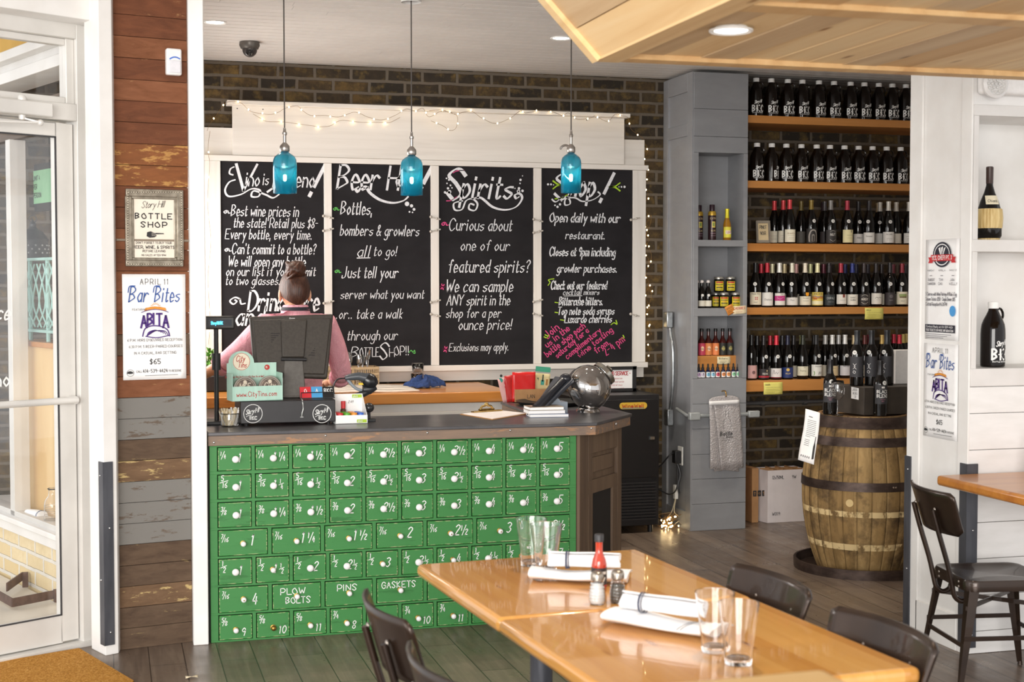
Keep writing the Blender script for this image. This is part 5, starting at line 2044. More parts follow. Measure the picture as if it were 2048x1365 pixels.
# --- fourth shelf
G4 = 'wine bottles on the fourth shelf'
M4 = [
 (165, 8.83, 'burgundy', '1b1819', ('e6dcc3', 0.018, 0.102, 0.050), [('t', '3a3632', 'Beaux Vins', 0, 0.07, 0.009), ('r', 'b8404a', -0.006, 0.045, 0.002, 0.052), ('r', 'b8404a', 0.005, 0.045, 0.013, 0.052), ('r', 'b8404a', -0.006, 0.034, 0.002, 0.041), ('r', 'b8404a', 0.005, 0.034, 0.013, 0.041), ('t', '8a8378', 'PINOT', 0, 0.012, 0.007)], 'black-topped bottle with red squares on its cream label, beside the column, fourth shelf'),
 (287, 8.83, 'burgundy', 'b12433', ('e9e6df', 0.012, 0.100, 0.048), [('c', 'c9c5bd', [(-0.045, 0.06), (-0.03, 0.083), (0, 0.09), (0.03, 0.083), (0.045, 0.06)], 0.002), ('t', '8f8a84', 'Chateau', 0, 0.035, 0.012)], 'red-capsuled bottle with arch-topped white label on the fourth shelf'),
 (415, 8.83, 'burgundy', 'e9e6dc', ('e7e3da', 0.014, 0.096, 0.050), [('r', 'c2357f', -0.050, 0.030, 0.050, 0.064), ('c', 'f0c0d8', [(-0.03, 0.05), (-0.01, 0.042), (0.01, 0.053), (0.03, 0.044)], 0.002), ('t', '9a948a', 'VIN', 0, 0.07, 0.008)], 'white-capsuled bottle with a bright pink band across its label'),
 (548, 8.83, 'burgundy', 'd9d2bd', ('e5e1da', 0.014, 0.066, 0.050), [('t', '8a857e', 'Pinot', 0, 0.03, 0.009), ('r', '8a857e', -0.01, 0.054, 0.02, 0.056)], 'pale-capsuled bottle with a low plain white label on the fourth shelf'),
 (685, 8.83, 'burgundy', 'e2d6c0', ('e8dfc9', 0.014, 0.074, 0.052), [('d', 'f0a01e', 0.008, 0.072, 0.011), ('r', 'f0a01e', -0.003, 0.072, 0.019, 0.086), ('t', '6a645a', 'Bourgogne', 0, 0.045, 0.007), ('r', '8a8478', -0.02, 0.028, 0.02, 0.03)], 'bottle with cream label and orange shield on the fourth shelf'),
 (815, 8.83, 'burgundy', 'e4dcae', ('e8cc62', 0.012, 0.102, 0.052), [('t', '4a4430', 'ANCIEN', 0, 0.072, 0.013), ('r', 'c98a3a', -0.045, 0.045, 0.045, 0.062), ('c', '6a7fae', [(-0.04, 0.058), (-0.02, 0.066), (0, 0.056), (0.02, 0.065), (0.04, 0.058)], 0.004), ('r', 'b4542c', -0.03, 0.04, -0.005, 0.05), ('r', 'f0e8c0', -0.045, 0.005, 0.045, 0.03)], 'bottle with yellow illustrated label and pale yellow capsule'),
 (938, 8.83, 'burgundy', '2c282b', ('2e3436', 0.012, 0.085, 0.052), [('t', 'b9bdbc', 'COPALE', 0, 0.042, 0.013), ('t', '8a9090', 'PINOT NOIR', 0, 0.02, 0.006)], 'bottle with dark slate label next to the yellow label bottle'),
 (1062, 8.83, 'burgundy', 'a52d3d', ('e9e4da', 0.020, 0.086, 0.046), [('r', '8f4638', -0.002, 0.045, 0.014, 0.066), ('r', '9a948a', -0.02, 0.025, 0.02, 0.027)], 'red-capsuled bottle with white label bearing a small rust square'),
 (1182, 8.83, 'burgundy', '2b3678', ('ece7da', 0.014, 0.086, 0.046), [('t', '4a463f', 'SAINT', 0, 0.045, 0.010), ('t', '4a463f', 'AUBIN', 0, 0.028, 0.010)], 'blue-capsuled bottle with gold neck band and white label'),
 (1305, 8.83, 'burgundy', '3a302f', ('352f2e', 0.010, 0.088, 0.052), [('t', 'ece6da', 'ARGY', 0, 0.035, 0.015), ('c', 'd8d0c2', [(-0.022, 0.063), (0, 0.074), (0.022, 0.063)], 0.0022), ('c', 'd8d0c2', [(-0.022, 0.022), (0, 0.010), (0.022, 0.022)], 0.0022)], 'bottle with black label and white chevron print on the fourth shelf'),
 (1432, 8.83, 'burgundy', '2e2828', ('ebe6db', 0.018, 0.094, 0.050), [('c', '5a534c', [(-0.02, 0.04), (-0.01, 0.048), (0, 0.042), (0.01, 0.047), (0.022, 0.041)], 0.003), ('r', '9a948a', -0.015, 0.03, 0.015, 0.0315)], 'black-capsuled bottle with plain white scribble label near the wall end'),
 (1578, 8.83, 'bordeaux', '2a2627', ('3a3334', 0.012, 0.098, 0.046), [('d', '6a6464', 0, 0.06, 0.013), ('t', '8a8484', 'NOIR', 0, 0.028, 0.009)], 'dark-labelled bottle with round grey emblem near the wall end of the fourth shelf'),
 (1705, 8.83, 'burgundy', '8d2b38', ('e9e0c8', 0.016, 0.104, 0.052), [('r', '9aa86a', -0.025, 0.055, 0.028, 0.072), ('r', '7d6a4a', -0.022, 0.045, 0.026, 0.055), ('t', '8a8478', 'HILLS', 0, 0.02, 0.007)], 'red-capsuled bottle with landscape label, last before the white wall'),
]
for u, yy, shp, cap, lab, spec, txt in M4:
 x_, yy = spot(3, U(u), yy)
 wine(x_, yy, sh_z[3], txt, shp, cap, lab, spec, u != 815 or True, G4, px_=random.choice((-0.006, 0.004, 0.010)))
B4 = [(225, 'b12433', 'red'), (340, 'd9d3ae', 'cream'), (468, 'c9b98f', 'tan'), (592, 'c99a94', 'pink and white'), (742, 'c9c894', 'pale green'), (880, '5a2230', 'wine-coloured'), (1105, '232a5a', 'navy'), (1222, '26243a', 'dark blue'),
  (1345, '2e2830', 'black'), (1490, '2e2628', 'charcoal'), (1610, '74303a', 'maroon'), (1745, '2a2628', 'black')]
for k, (u, cap, cn) in enumerate(B4):
 x_, yy = spot(3, U(u), 8.915)
 wine(x_, yy, sh_z[3], 'back-row bottle on the fourth shelf, %s from the grey column, %s capsule' % (ORD[k], cn), 'burgundy', cap, ('cfc8b8', 0.012, 0.09, 0.046), (), False, 'back row bottles on the fourth shelf', s=0.985)

# --- lowest shelf
U5 = lambda u: 1480 + u / 5.25
G5 = 'wine bottles on the lowest shelf'
M5 = [
 (128, 8.84, 'bordeaux', '191718', ('d9a9a4', 0.012, 0.10, 0.040), [('d', '7d5a58', 0.002, 0.04, 0.012)], 'bottle with pink label beside the grey column on the lowest shelf', 1.0),
 (245, 8.83, 'burgundy', '201b1c', ('262023', 0.010, 0.075, 0.050), [('r', 'b52b3a', -0.05, 0.006, 0.05, 0.018), ('t', 'd9d3c8', 'RIDGE', 0, 0.026, 0.012), ('d', 'c9b48c', 0.01, 0.052, 0.006)], 'bottle with black label and red stripe on the lowest shelf', 1.0),
 (388, 8.83, 'burgundy', 'c9283a', ('e9e4e0', 0.018, 0.078, 0.046), [('c', '4a4648', [(-0.02, 0.02), (-0.014, 0.05), (-0.008, 0.02), (0.0, 0.035), (0.008, 0.022), (0.016, 0.034)], 0.002), ('r', '8f2a3a', -0.046, -0.006, 0.046, -0.001)], 'scarlet-capsuled bottle with white script label on the lowest shelf', 1.0),
 (508, 8.83, 'burgundy', '1f2138', ('23356e', 0.012, 0.082, 0.052), [('d', 'd9b45c', 0, 0.055, 0.011), ('t', 'd9c48c', 'WILLM', 0, 0.025, 0.009)], 'bottle with royal blue label and gold crest', 1.0),
 (668, 8.83, 'burgundy', '2c2e22', ('e6e0c6', 0.024, 0.088, 0.046), [('t', '8a8468', 'Riesling', 0, 0.03, 0.009), ('r', '4a4630', 0.004, 0.055, 0.02, 0.057)], 'bottle with pale green capsule ring and cream label on the lowest shelf', 1.0),
 (808, 8.83, 'burgundy', '262526', ('ecebe4', 0.020, 0.098, 0.052), [('c', '6a9a4a', [(-0.03, 0.005), (-0.026, 0.02), (-0.03, 0.032)], 0.005), ('t', '6a645e', 'SAUVIGN', 0, 0.062, 0.009), ('c', '9a9490', [(0.0, 0.01), (0.006, 0.03), (0.012, 0.012), (0.02, 0.03), (0.028, 0.012)], 0.004)], 'bottle with white label showing a green sprig on the lowest shelf', 1.0),
 (978, 8.83, 'burgundy', 'd9d7d2', ('d9c398', 0.020, 0.088, 0.046), [('r', '8a7a54', -0.02, 0.05, 0.02, 0.052)], 'silver-topped bottle with tan label behind the wine glass', 1.0),
 (1112, 8.83, 'burgundy', 'dcdad6', ('dcd9dc', 0.020, 0.088, 0.046), [('t', '5a565e', 'VINEYARD', 0, 0.06, 0.007)], 'silver-capsuled bottle with white label behind the wine glass', 1.0),
]
for u, yy, shp, cap, lab, spec, txt, s in M5:
 x_, yy = spot(4, U5(u), yy)
 wine(x_, yy, sh_z[4], txt, shp, cap, lab, spec, u not in (128, 668), G5, px_=random.choice((0.004, 0.012)))
B5 = [(188, '1f1c1d', 'black'), (325, 'a5242f', 'red'), (452, '1f1c22', 'black'), (550, '221f20', 'black'), (617, 'a9a878', 'pale green'), (748, '26221f', 'black'), (905, 'c9c7c2', 'silver'), (1045, 'd4d2ce', 'silver'),
  (1186, 'c9b48c', 'tan'), (1283, '5a2420', 'dark red'), (1334, '8a2438', 'crimson'), (1465, 'c9a860', 'gold'), (1512, 'b9a878', 'dull gold'), (1590, 'b8243a', 'red'), (1648, 'c22a3c', 'bright red'), (1688, 'c9b060', 'gold'), (1722, 'd0b468', 'pale gold')]
for k, (u, cap, cn) in enumerate(B5):
 x_, yy = spot(4, U5(u), 8.915 if k < 8 else 8.85)
 wine(x_, yy, sh_z[4], 'back-row bottle on the lowest shelf, %s from the grey column, %s capsule' % (ORD[k], cn), 'burgundy', cap, ('c9c2b0', 0.012, 0.09, 0.046), (), False, 'back row bottles on the lowest shelf', s=0.985)

def paper_tag(name, label, p, w_, h_, mat_, rz, texts, cat='tag', pen=INK, tilt=0.0):
 T = thing(name, label, cat, p, rz)
 m = MB()
 c, s = math.cos(tilt), math.sin(tilt)
 q = lambda x, y: Vector((x * c - y * s, 0, x * s + y * c))
 n = 6
 m.grid(lambda u, v: q(-w_ / 2 + w_ * u, -h_ / 2 + h_ * v) + Vector((0, -0.003 * math.sin(PI * v) ** 2, 0)), 4, 6)
 m.build('paper', mat_, T, solid=0.0008)
 m = MB()
 fn = lambda x, y: q(x, y) + Vector((0, -0.0012 - 0.003 * math.sin(PI * (y / h_ + 0.5)) ** 2, 0))
 for t, x, y, h, wd in texts:
  if t == '=':
   ribbons(m, [[Vector((x, y, 0)), Vector((x + wd, y, 0))]], fn, h)
  else:
   write(m, t, fn, x, y, h, wd, pen=0.14)
 m.build('lettering', pen, T)
 return T


YEL = mat('yellow_card', 'e6dc78', 'ddd26a', 12, rough=0.75)
for (u0, v0, u1, v1, oy, t, lbl) in ((1310, 1240, 1502, 1360, 380, 'HOLLY', 'yellow price card hanging from the fourth shelf edge'), (248, 815, 445, 940, 610, 'GOURI', 'yellow price card hanging from the lowest shelf edge')):
 p0, p1 = onY(1480 + u0 / 5.25, oy + v0 / 5.25, SY0 - 0.003), onY(1480 + u1 / 5.25, oy + v1 / 5.25, SY0 - 0.003)
 W, H = p1.x - p0.x, p0.z - p1.z
 paper_tag('price_card', lbl, ((p0.x + p1.x) / 2, SY0 - 0.004, (p0.z + p1.z) / 2), W, H, YEL, 0,
    [(t, -W * 0.42, H * 0.24, 0.010, 0.035), ('=', -W * 0.42, H * 0.08, 0.001, W * 0.8), ('=', -W * 0.42, -H * 0.08, 0.001, W * 0.7), ('=', -W * 0.42, -H * 0.2, 0.001, W * 0.75), ('=', -W * 0.42, -H * 0.32, 0.001, W * 0.5)])

# ---------------------------------------------------------------- things in the column niches
NY = GY + 0.075
u5 = lambda u: 1300 + u / 4.0167
v5 = lambda v: 460 + v / 4.0167
def spray(px, yy, label):
 p = onY(px, 470, yy)
 T = thing('whipped_topping_can', label, 'spray can', (p.x, yy, nz_[0][0]))
 w = MB()
 w.lathe([(0, 0), (0.026, 0), (0.027, 0.004), (0.027, 0.175), (0.024, 0.19)], 22)
 w.build('can', P('3a2428', 0.3, 0.2), T)
 w = MB()
 w.lathe([(0.0275, 0.166), (0.0275, 0.176), (0.0245, 0.192), (0.018, 0.196), (0, 0.196)], 22)
 w.build('gold_shoulder', P('c9a23a', 0.35, 0.4), T)
 w = MB()
 w.lathe([(0.017, 0.195), (0.018, 0.235), (0.016, 0.238), (0, 0.238)], 20)
 w.build('cap', P('2e1722', 0.4), T)
 R = lambda z: 0.0272
 w = MB()
 mats = []
 deco(w, wrap(R, 0.0006, 0), [('r', 'd8c060', -0.012, 0.085, 0.012, 0.125), ('r', '7f9a4a', -0.006, 0.095, 0.006, 0.118), ('t', 'c9b48c', 'EXTRA', 0, 0.14, 0.012), ('t', 'c9b48c', 'OLIVE', 0, 0.06, 0.010), ('r', 'a88a9a', -0.02, 0.045, 0.02, 0.048), ('r', 'a88a9a', -0.02, 0.03, 0.02, 0.032)], mats)
 w.build('print', [P(k, 0.5) for k in mats], T)
spray(1398, NY + 0.10, 'purple-black spray can with gold shoulder, half hidden by the niche frame')
spray(1424, NY + 0.03, 'purple-black spray can with gold shoulder, fully in view in the top niche')
PROF['mixer'] = [(0, 0), (0.024, 0), (0.0255, 0.003), (0.0255, 0.095), (0.022, 0.115), (0.014, 0.14), (0.0115, 0.155), (0.011, 0.19), (0.0125, 0.191), (0.0125, 0.200), (0, 0.2)]
p = onY(1454, 470, NY)
wine(p.x, NY, nz_[0][0], 'golden bottle with yellow neck wrap and slanted yellow label in the top niche', 'mixer', 'e6d72e', ('e8dd4a', 0.018, 0.085, 0.034),
  [('r', 'f2ead0', -0.03, 0.022, 0.032, 0.045), ('t', 'c03a4a', 'TUMP', 0.0, 0.026, 0.016)], False, None, 0.0, 1.05, mat('golden_liquid', 'a8761c', '8f6014', 6, rough=0.08, coat=0.5), capz=0.142, name='mixer_bottle')
# swing-top bottles
PROF['swing'] = [(0, 0), (0.022, 0), (0.0235, 0.003), (0.0235, 0.09), (0.02, 0.115), (0.012, 0.135), (0.0105, 0.145), (0.0105, 0.168), (0, 0.168)]
for k, (px, yy, lbl) in enumerate(((1395, NY + 0.09, 'small swing-top bottle, the one half hidden by the niche frame'), (1405.5, NY + 0.0, 'small swing-top bottle, the middle of three in the niche'), (1416, NY - 0.0, 'small swing-top bottle touching the yellow-labelled jars'))):
 px = (1394, 1403.5, 1416)[k]
 p = onY(px, 605, yy)
 T = thing('swing_top_bottle', lbl, 'bottle', (p.x, yy, nz_[1][0]), -0.2, 'swing-top bottles')
 inst('bottle', body_mesh('swing', DGLASS), T)
 def mk():
  w = MB()
  w.lathe([(0.011, 0.168), (0.012, 0.172), (0.011, 0.184), (0, 0.186)], 14)
  return w.mesh('stopper', P('e6ddd8', 0.35))
 inst('stopper', cached('swing_stop', mk), T)
 def mk2():
  w = MB()
  for sx_ in (-1, 1):
   w.tube(catmull([(0.012 * sx_, 0, 0.178), (0.02 * sx_, -0.004, 0.165), (0.018 * sx_, -0.004, 0.14), (0.012 * sx_, 0, 0.128)], 4), 0.0012, 5)
  return w.mesh('wire_bail', STEEL)
 inst('wire_bail', cached('swing_bail', mk2), T)
 def mk3():
  w = MB()
  patch(w, Rof(PROF['swing']), 0.0006, 0.012, 0.05, 0.034)
  return w.mesh('label', P('ddd6c6', 0.6))
 inst('label', cached('swing_lab', mk3), T)
 def mk4():
  w = MB()
  dot(w, 0, 0, 0.009, wrap(Rof(PROF['swing']), 0.0012, 0.085), 14)
  return w.mesh('price_sticker', P('e4e2dc', 0.6))
 inst('price_sticker', cached('swing_pr', mk4), T)
# cherry jars
def jar(px, yy, z, label):
 p = onY(px, 600, yy)
 T = thing('cherry_jar', label, 'jar', (p.x, yy, z), -0.25, 'yellow-labelled jars')
 def a():
  w = MB()
  w.lathe([(0, 0), (0.03, 0), (0.034, 0.006), (0.034, 0.078), (0.030, 0.086), (0.030, 0.092)], 24)
  return w.mesh('jar', P('15120f', 0.08))
 def b():
  w = MB()
  w.lathe([(0.0325, 0.088), (0.0332, 0.0885), (0.0332, 0.101), (0.0315, 0.103), (0, 0.103)], 24)
  return w.mesh('lid', P('b9b6ae', 0.3, 0.8))
 def c():
  w = MB()
  mats = []
  R = lambda z: 0.034
  fn = wrap(R, 0.0007, 0)
  deco(w, fn, [('r', 'e2ce28', -0.03, 0.012, 0.03, 0.074)], mats)
  fn = wrap(R, 0.0012, 0)
  deco(w, fn, [('r', 'b8332e', -0.024, 0.062, 0.024, 0.072), ('r', '4a4424', -0.025, 0.05, 0.025, 0.055), ('r', '4a4424', -0.022, 0.028, 0.022, 0.036), ('r', '6a6230', -0.022, 0.018, 0.022, 0.022), ('t', 'b8332e', 'GOLD', 0, 0.040, 0.008)], mats)
  return w.mesh('label', [P(k, 0.55) for k in mats])
 inst('jar', cached('cj', a), T)
 inst('lid', cached('cl', b), T)
 inst('label', cached('cb', c), T)
 return T
jar(1432, NY + 0.065, nz_[1][0], 'yellow-labelled jar peeking out behind the two lower front jars')
jar(1447.5, NY, nz_[1][0], 'yellow-labelled jar, lower front one next to the swing-top bottles')
jar(1471, NY, nz_[1][0], 'yellow-labelled jar, lower front one over the orange cherries tag')
jar(1437.5, NY + 0.015, nz_[1][0] + 0.1045, 'yellow-labelled jar stacked on top, on the swing-top bottle side')
jar(1460.5, NY + 0.015, nz_[1][0] + 0.1045, 'yellow-labelled jar stacked on top, on the bottle shelf side')
# bitters on a wooden riser
zr0 = nz_[2][0]
ra, rb = onY(u5(380), 720, NY + 0.03), onY(u5(717), 720, NY + 0.03)
zrt = onY(u5(500), v5(1012), NY + 0.03).z
w = MB()
w.box(ra.x, NY + 0.03, zr0, rb.x, NY + 0.13, zrt)
o = w.build('bottle_riser', OAK, bevel=0.002)
props(o, 'small wooden riser block with a paper tag in the lowest niche', 'riser')
paper_tag('bitters_tag', 'little cream tag on the front of the wooden riser', (onY(u5(592), 720, NY + 0.027).x, NY + 0.027, onY(u5(592), v5(1050), NY + 0.027).z), 0.095, 0.052, P('e4d7b0', 0.7), 0,
   [('Bitters', -0.035, 0.008, 0.012, 0.06), ('=', -0.03, -0.004, 0.0012, 0.05), ('=', -0.03, -0.014, 0.0012, 0.04)])
PROF['bitters'] = [(0, 0), (0.0235, 0), (0.025, 0.003), (0.025, 0.09), (0.02, 0.106), (0.0125, 0.122), (0.0105, 0.14), (0.010, 0.168), (0.0118, 0.169), (0.0118, 0.178), (0, 0.178)]
for k, (u, c, cn, st_) in enumerate(((415, 'c7425c', 'pink', 1), (468, 'e08a4e', 'peach', 1), (526, 'e8874e', 'orange', 1), (583, '2a2a24', 'black', 0), (640, '2e2c26', 'black', 0))):
 yy = NY + 0.06
 p = onY(u5(u), 700, yy)
 wine(p.x, yy, zrt, ('bitters bottle with pink label on the wooden riser', 'bitters bottle with peach label, second on the wooden riser', 'bitters bottle with bright orange label, middle of the riser',
      'bitters bottle with black and gold label next to the orange one', 'bitters bottle with black and gold label at the shelf end of the riser')[k], 'bitters', '1c1a1a', (c, 0.004, 0.086, 0.034),
   [('d', 'f3c9a6' if st_ else '8a8450', 0.0, 0.045, 0.017), ('t', '2a2020' if st_ else 'c9b96a', 'Bitter', 0, 0.038, 0.011)], False, 'bitters bottles on the riser', -0.15, 0.98, mat('bitters_glass_%d' % k, '4a1712', '3a100c', 4, rough=0.08), capz=0.165, name='bitters_bottle')
PROF['dropper'] = [(0, 0), (0.0145, 0), (0.0152, 0.002), (0.0152, 0.042), (0.012, 0.05), (0.0085, 0.053), (0.0085, 0.062), (0, 0.062)]
DRC = [('c9a8d0', 'lilac'), ('d9cfe0', 'pale violet'), ('7fc4e0', 'sky blue'), ('8ecbe6', 'light blue'), ('d6405a', 'red'), ('ea8f48', 'orange'), ('f09a50', 'bright orange'), ('8fd0a0', 'green'), ('72c48a', 'mint green')]
NAV = mat('navy_dropper_glass', '141a3e', '0e1230', 4, rough=0.1)
for k, (u, (c, cn)) in enumerate(zip((392, 424, 466, 504, 543, 588, 628, 670, 708), DRC)):
 yy = NY + 0.0
 p = onY(u5(u), 745, yy)
 T = thing('dropper_bottle', 'tiny dropper bottle with %s label, %s from the door side, lowest niche' % (cn, ORD[k]), 'bottle', (p.x, yy, zr0), -0.1, 'dropper bottles')
 inst('bottle', body_mesh('dropper', NAV), T)
 def a():
  w = MB()
  w.lathe([(0.0095, 0.055), (0.0095, 0.068), (0.006, 0.07), (0.0055, 0.088), (0.003, 0.094), (0, 0.094)], 14)
  return w.mesh('dropper_cap', P('17181c', 0.5))
 inst('dropper_cap', cached('drc', a), T)
 w = MB()
 mats = []
 R = lambda z: 0.0152
 deco(w, wrap(R, 0.0005, 0), [('r', 'e8e6e4', -0.018, 0.003, 0.018, 0.039)], mats)
 deco(w, wrap(R, 0.0009, 0), [('d', c, 0, 0.022, 0.0135)], mats)
 deco(w, wrap(R, 0.0013, 0), [('d', '2a2628', 0, 0.027, 0.004), ('t', '4a4446', 'Bit', 0, 0.014, 0.006)], mats)
 w.build('label', [P(m_, 0.5) for m_ in mats], T)
# cherries tags on the niche edge
p = onY(1460, 620, GY - 0.006)
paper_tag('cherries_tag', 'orange folded tag hanging at the edge of the middle niche', tuple(p), 0.058, 0.062, mat('orange_card', 'd98e3a', 'c77c2e', 20, rough=0.7), 0, [('GOLD', -0.022, 0.01, 0.009, 0.04), ('=', -0.02, -0.002, 0.0015, 0.04), ('=', -0.02, -0.012, 0.0015, 0.03)], tilt=0.45)
p = onY(1479, 620.5, GY - 0.0045)
paper_tag('cherries_sign', 'cream paper sign with red cherries lettering on the niche edge', tuple(p), 0.098, 0.054, P('ead9b4', 0.7), 0, [('CHERRIES', -0.042, 0.004, 0.016, 0.082), ('=', -0.03, -0.012, 0.0012, 0.05)], pen=P('b53a3a', 0.7), tilt=0.06)

# bubble sleeves hanging on the column
T = thing('bottle_sleeve_pack', 'pack of clear bubble bottle sleeves hanging from the grey column', 'sleeve pack', (onY(1450, 800, GY - 0.02).x, GY - 0.03, 0.72))
BUB = NT('bubble_plastic')
vo = BUB.n('TexVoronoi')
vo.inputs['Scale'].default_value = 95
BUB.l(BUB.coord((1, 0.05, 1)), vo.inputs['Vector'])
BUB.bump(vo.outputs['Distance'], 0.004, 0.9)
BUB.b.inputs['Base Color'].default_value = C('b9b3b2')
BUB.set(rough=0.22, alpha=0.80, spec=0.6)
q = lambda px, py, y: onY(px, py, y)
for k, (pa, pb, pcx, pd_, yy) in enumerate((((1420, 800), (1478, 798), (1487, 936), (1428, 944), GY - 0.038), ((1418, 801), (1470, 800), (1478, 944), (1420, 938), GY - 0.047), ((1427, 803), (1478, 800), (1487, 934), (1442, 940), GY - 0.058))):
 a, b, c, d = q(*pa, yy), q(*pb, yy), q(*pcx, yy), q(*pd_, yy)
 w = MB(T)
 w.grid(lambda u, v: (a.lerp(b, u)).lerp(d.lerp(c, u), v) + Vector((0, -0.008 * math.sin(PI * v) - 0.004 * math.sin(9 * u + k), 0)), 12, 10)
 w.build('sleeve', BUB.mat, T, solid=0.003)
w = MB(T)
a, b = q(1418, 800, GY - 0.062), q(1478, 797, GY - 0.062)
w.grid(lambda u, v: a.lerp(b, u) + Vector((0, -0.003 * math.sin(PI * u), -0.027 + 0.05 * v * (0.5 + 0.5 * math.sin(PI * u) ** 0.5))), 14, 4)
w.build('gathered_top', BUB.mat, T, solid=0.002)
w = MB(T)
w.grid(lambda u, v: a.lerp(b, u) + Vector((0, -0.005 - 0.003 * math.sin(PI * u), -0.036 + 0.026 * v)), 12, 2)
w.build('white_band', P('e9e7e6', 0.4), T, solid=0.002)
w = MB(T)
h = q(1450, 790, GY - 0.05)
w.tube(catmull([h + Vector((0, 0.05, 0.02)), h + Vector((0, 0.0, 0.025)), h + Vector((0, -0.02, 0.0)), h + Vector((0.0, -0.01, -0.015))], 5), 0.004, 8)
w.build('hook', BRASS, T)
w = MB(T)
fn = sheet(q(1438, 873, GY - 0.072), (1, 0, 0.06), (0, 0, 1))
write(w, 'Bottle', fn, 0.01, 0, 0.026, 0.085, pen=0.16)
write(w, 'Bubble', fn, 0.055, -0.018, 0.012, 0.045, pen=0.16)
write(w, 'protector', fn, 0.02, -0.034, 0.007, 0.06, pen=0.14)
curl(w, [(0.03, 0.05), (0.03, 0.09), (0.045, 0.115), (0.045, 0.17)], fn, 0.0016)
curl(w, [(0.085, 0.05), (0.085, 0.09), (0.07, 0.115), (0.07, 0.17)], fn, 0.0016)
w.build('print', INK, T)
# ---------------------------------------------------------------- things on the counter
ZS = ZT          # counter surface
# cash drawer
cx0, cx1, cy0, cy1 = onY(481, 850, 6.80).x, onY(671, 850, 6.80).x, 6.80, 7.12
T = thing('cash_drawer', 'black steel cash drawer with two round white-lettered emblems on the counter', 'cash drawer', ((cx0 + cx1) / 2, cy0, ZS))
zc1 = 1.087
w = MB(T)
w.box(cx0, cy0, ZS + 0.012, cx1, cy1, zc1)
w.build('case', mat('cash_drawer_black', '262325', '211f20', 20, rough=0.4), T, bevel=0.004)
for fx in (cx0 + 0.03, cx1 - 0.03):
 for fy in (cy0 + 0.03, cy1 - 0.03):
  w = MB(T)
  w.cyl((fx, fy, ZS), (fx, fy, ZS + 0.012), 0.010, 0.012, 12)
  w.build('foot', BLACKP, T)
for px in (506, 644):
 p = onY(px, 828, cy0 - 0.001)
 w = MB(T)
 fn = sheet((p.x, cy0 - 0.0012, p.z), (1, 0, 0), (0, 0, 1))
 r = 0.0435
 curl(w, [(r * math.cos(a * PI / 16), r * math.sin(a * PI / 16)) for a in range(33)], fn, 0.0026, 0, 2)
 write(w, 'Story Hill', fn, -0.034, -0.004, 0.022, 0.064, pen=0.13, slant=0.35, rise=0.2, gap=0.05)
 write(w, 'BKC', fn, 0.001, -0.028, 0.015, pen=0.2, align='c')
 curl(w, [(-0.032, -0.014), (-0.02, -0.008), (-0.006, -0.007)], fn, 0.002)
 w.build('emblem', LETTER, T)
w = MB(T)
p = onY(605, 838, cy0)
w.tube(catmull([(p.x, cy0 + 0.03, zc1 + 0.004), (p.x, cy0 - 0.004, zc1 - 0.004), (p.x + 0.003, cy0 - 0.006, zc1 - 0.04), (p.x - 0.002, cy0 - 0.007, zc1 - 0.06), (p.x - 0.004, cy0 - 0.006, zc1 - 0.078)], 5), 0.0035, 8)
w.box(p.x - 0.011, cy0 - 0.01, zc1 - 0.083, p.x + 0.003, cy0 - 0.001, zc1 - 0.077)
w.build('key_and_strap', P('8f8f8c', 0.3, 0.6), T)

# touch-screen till seen from behind
T = thing('till_monitor', 'warm black touch-screen till seen from behind on the cash drawer', 'monitor', (onY(600, 790, 6.98).x, 6.98, zc1))
YM = 6.98
mq = [onY(x, y, yy) for x, y, yy in ((499, 633, YM + 0.06), (667, 628, YM + 0.06), (655, 757, YM - 0.02), (509, 752, YM - 0.02))]
back = (mq[1] - mq[0]).cross(mq[3] - mq[0]).normalized()
if back.y < 0:
 back = -back
w = MB(T)
w.extrude([p for p in mq], back * 0.035)
w.build('screen_housing', GREYP, T, bevel=0.008)
def mp(u, v, o=0.0):
 return mq[0].lerp(mq[1], u).lerp(mq[3].lerp(mq[2], u), v) - back * o
w = MB(T)
w.extrude([mp(0.03, 0.07, 0.012), mp(0.97, 0.07, 0.012), mp(0.95, 0.95, 0.012), mp(0.05, 0.95, 0.012)], back * 0.014)
w.build('rear_shell', GREYP, T, bevel=0.005)
w = MB(T)
w.extrude([mp(0.36, 0.10, 0.026), mp(0.68, 0.10, 0.026), mp(0.66, 0.70, 0.026), mp(0.37, 0.70, 0.026)], back * 0.016)
w.build('spine_cover', GREYP, T, bevel=0.006)
w = MB(T)
for k in range(11):
 v = 0.30 + 0.035 * k
 for a, b in ((0.24, 0.35), (0.69, 0.80)):
  w.extrude([mp(a, v, 0.0125), mp(b, v, 0.0125), mp(b, v + 0.011, 0.0125), mp(a, v + 0.011, 0.0125)], back * 0.002)
w.build('cooling_slots', P('100f10', 0.7), T)
w = MB(T)
w.tube([mp(0.36, 0.73, 0.02), mp(0.69, 0.73, 0.02)], 0.009, 12)
w.build('hinge', BLACKP, T)
a0, a1 = mp(0.40, 0.74, 0.02), mp(0.65, 0.74, 0.02)
b0, b1 = onY(565, 797, 6.93), onY(612, 797, 6.93)
b0.z = b1.z = zc1 + 0.003
w = MB(T)
w.extrude([a0, a1, b1, b0], Vector((0, 0.05, 0.005)))
w.box(b0.x, 6.93, zc1 + 0.001, b1.x + 0.03, 7.10, zc1 + 0.014)
w.build('stand', mat('stand_grey_brown', '5b5650', '514c47', 60, rough=0.5), T, bevel=0.005)
w = MB(T)
fn = lambda x, y: mp(0.5, 0.055, 0.001) + (mq[1] - mq[0]).normalized() * x + Vector((0, 0, y))
curl(w, [(-0.012, 0), (-0.009, 0.004), (-0.006, 0), (-0.009, -0.004), (-0.012, 0)], fn, 0.002)
ribbons(w, [[Vector((-0.006, 0, 0)), Vector((0.014, 0, 0))]], fn, 0.003)
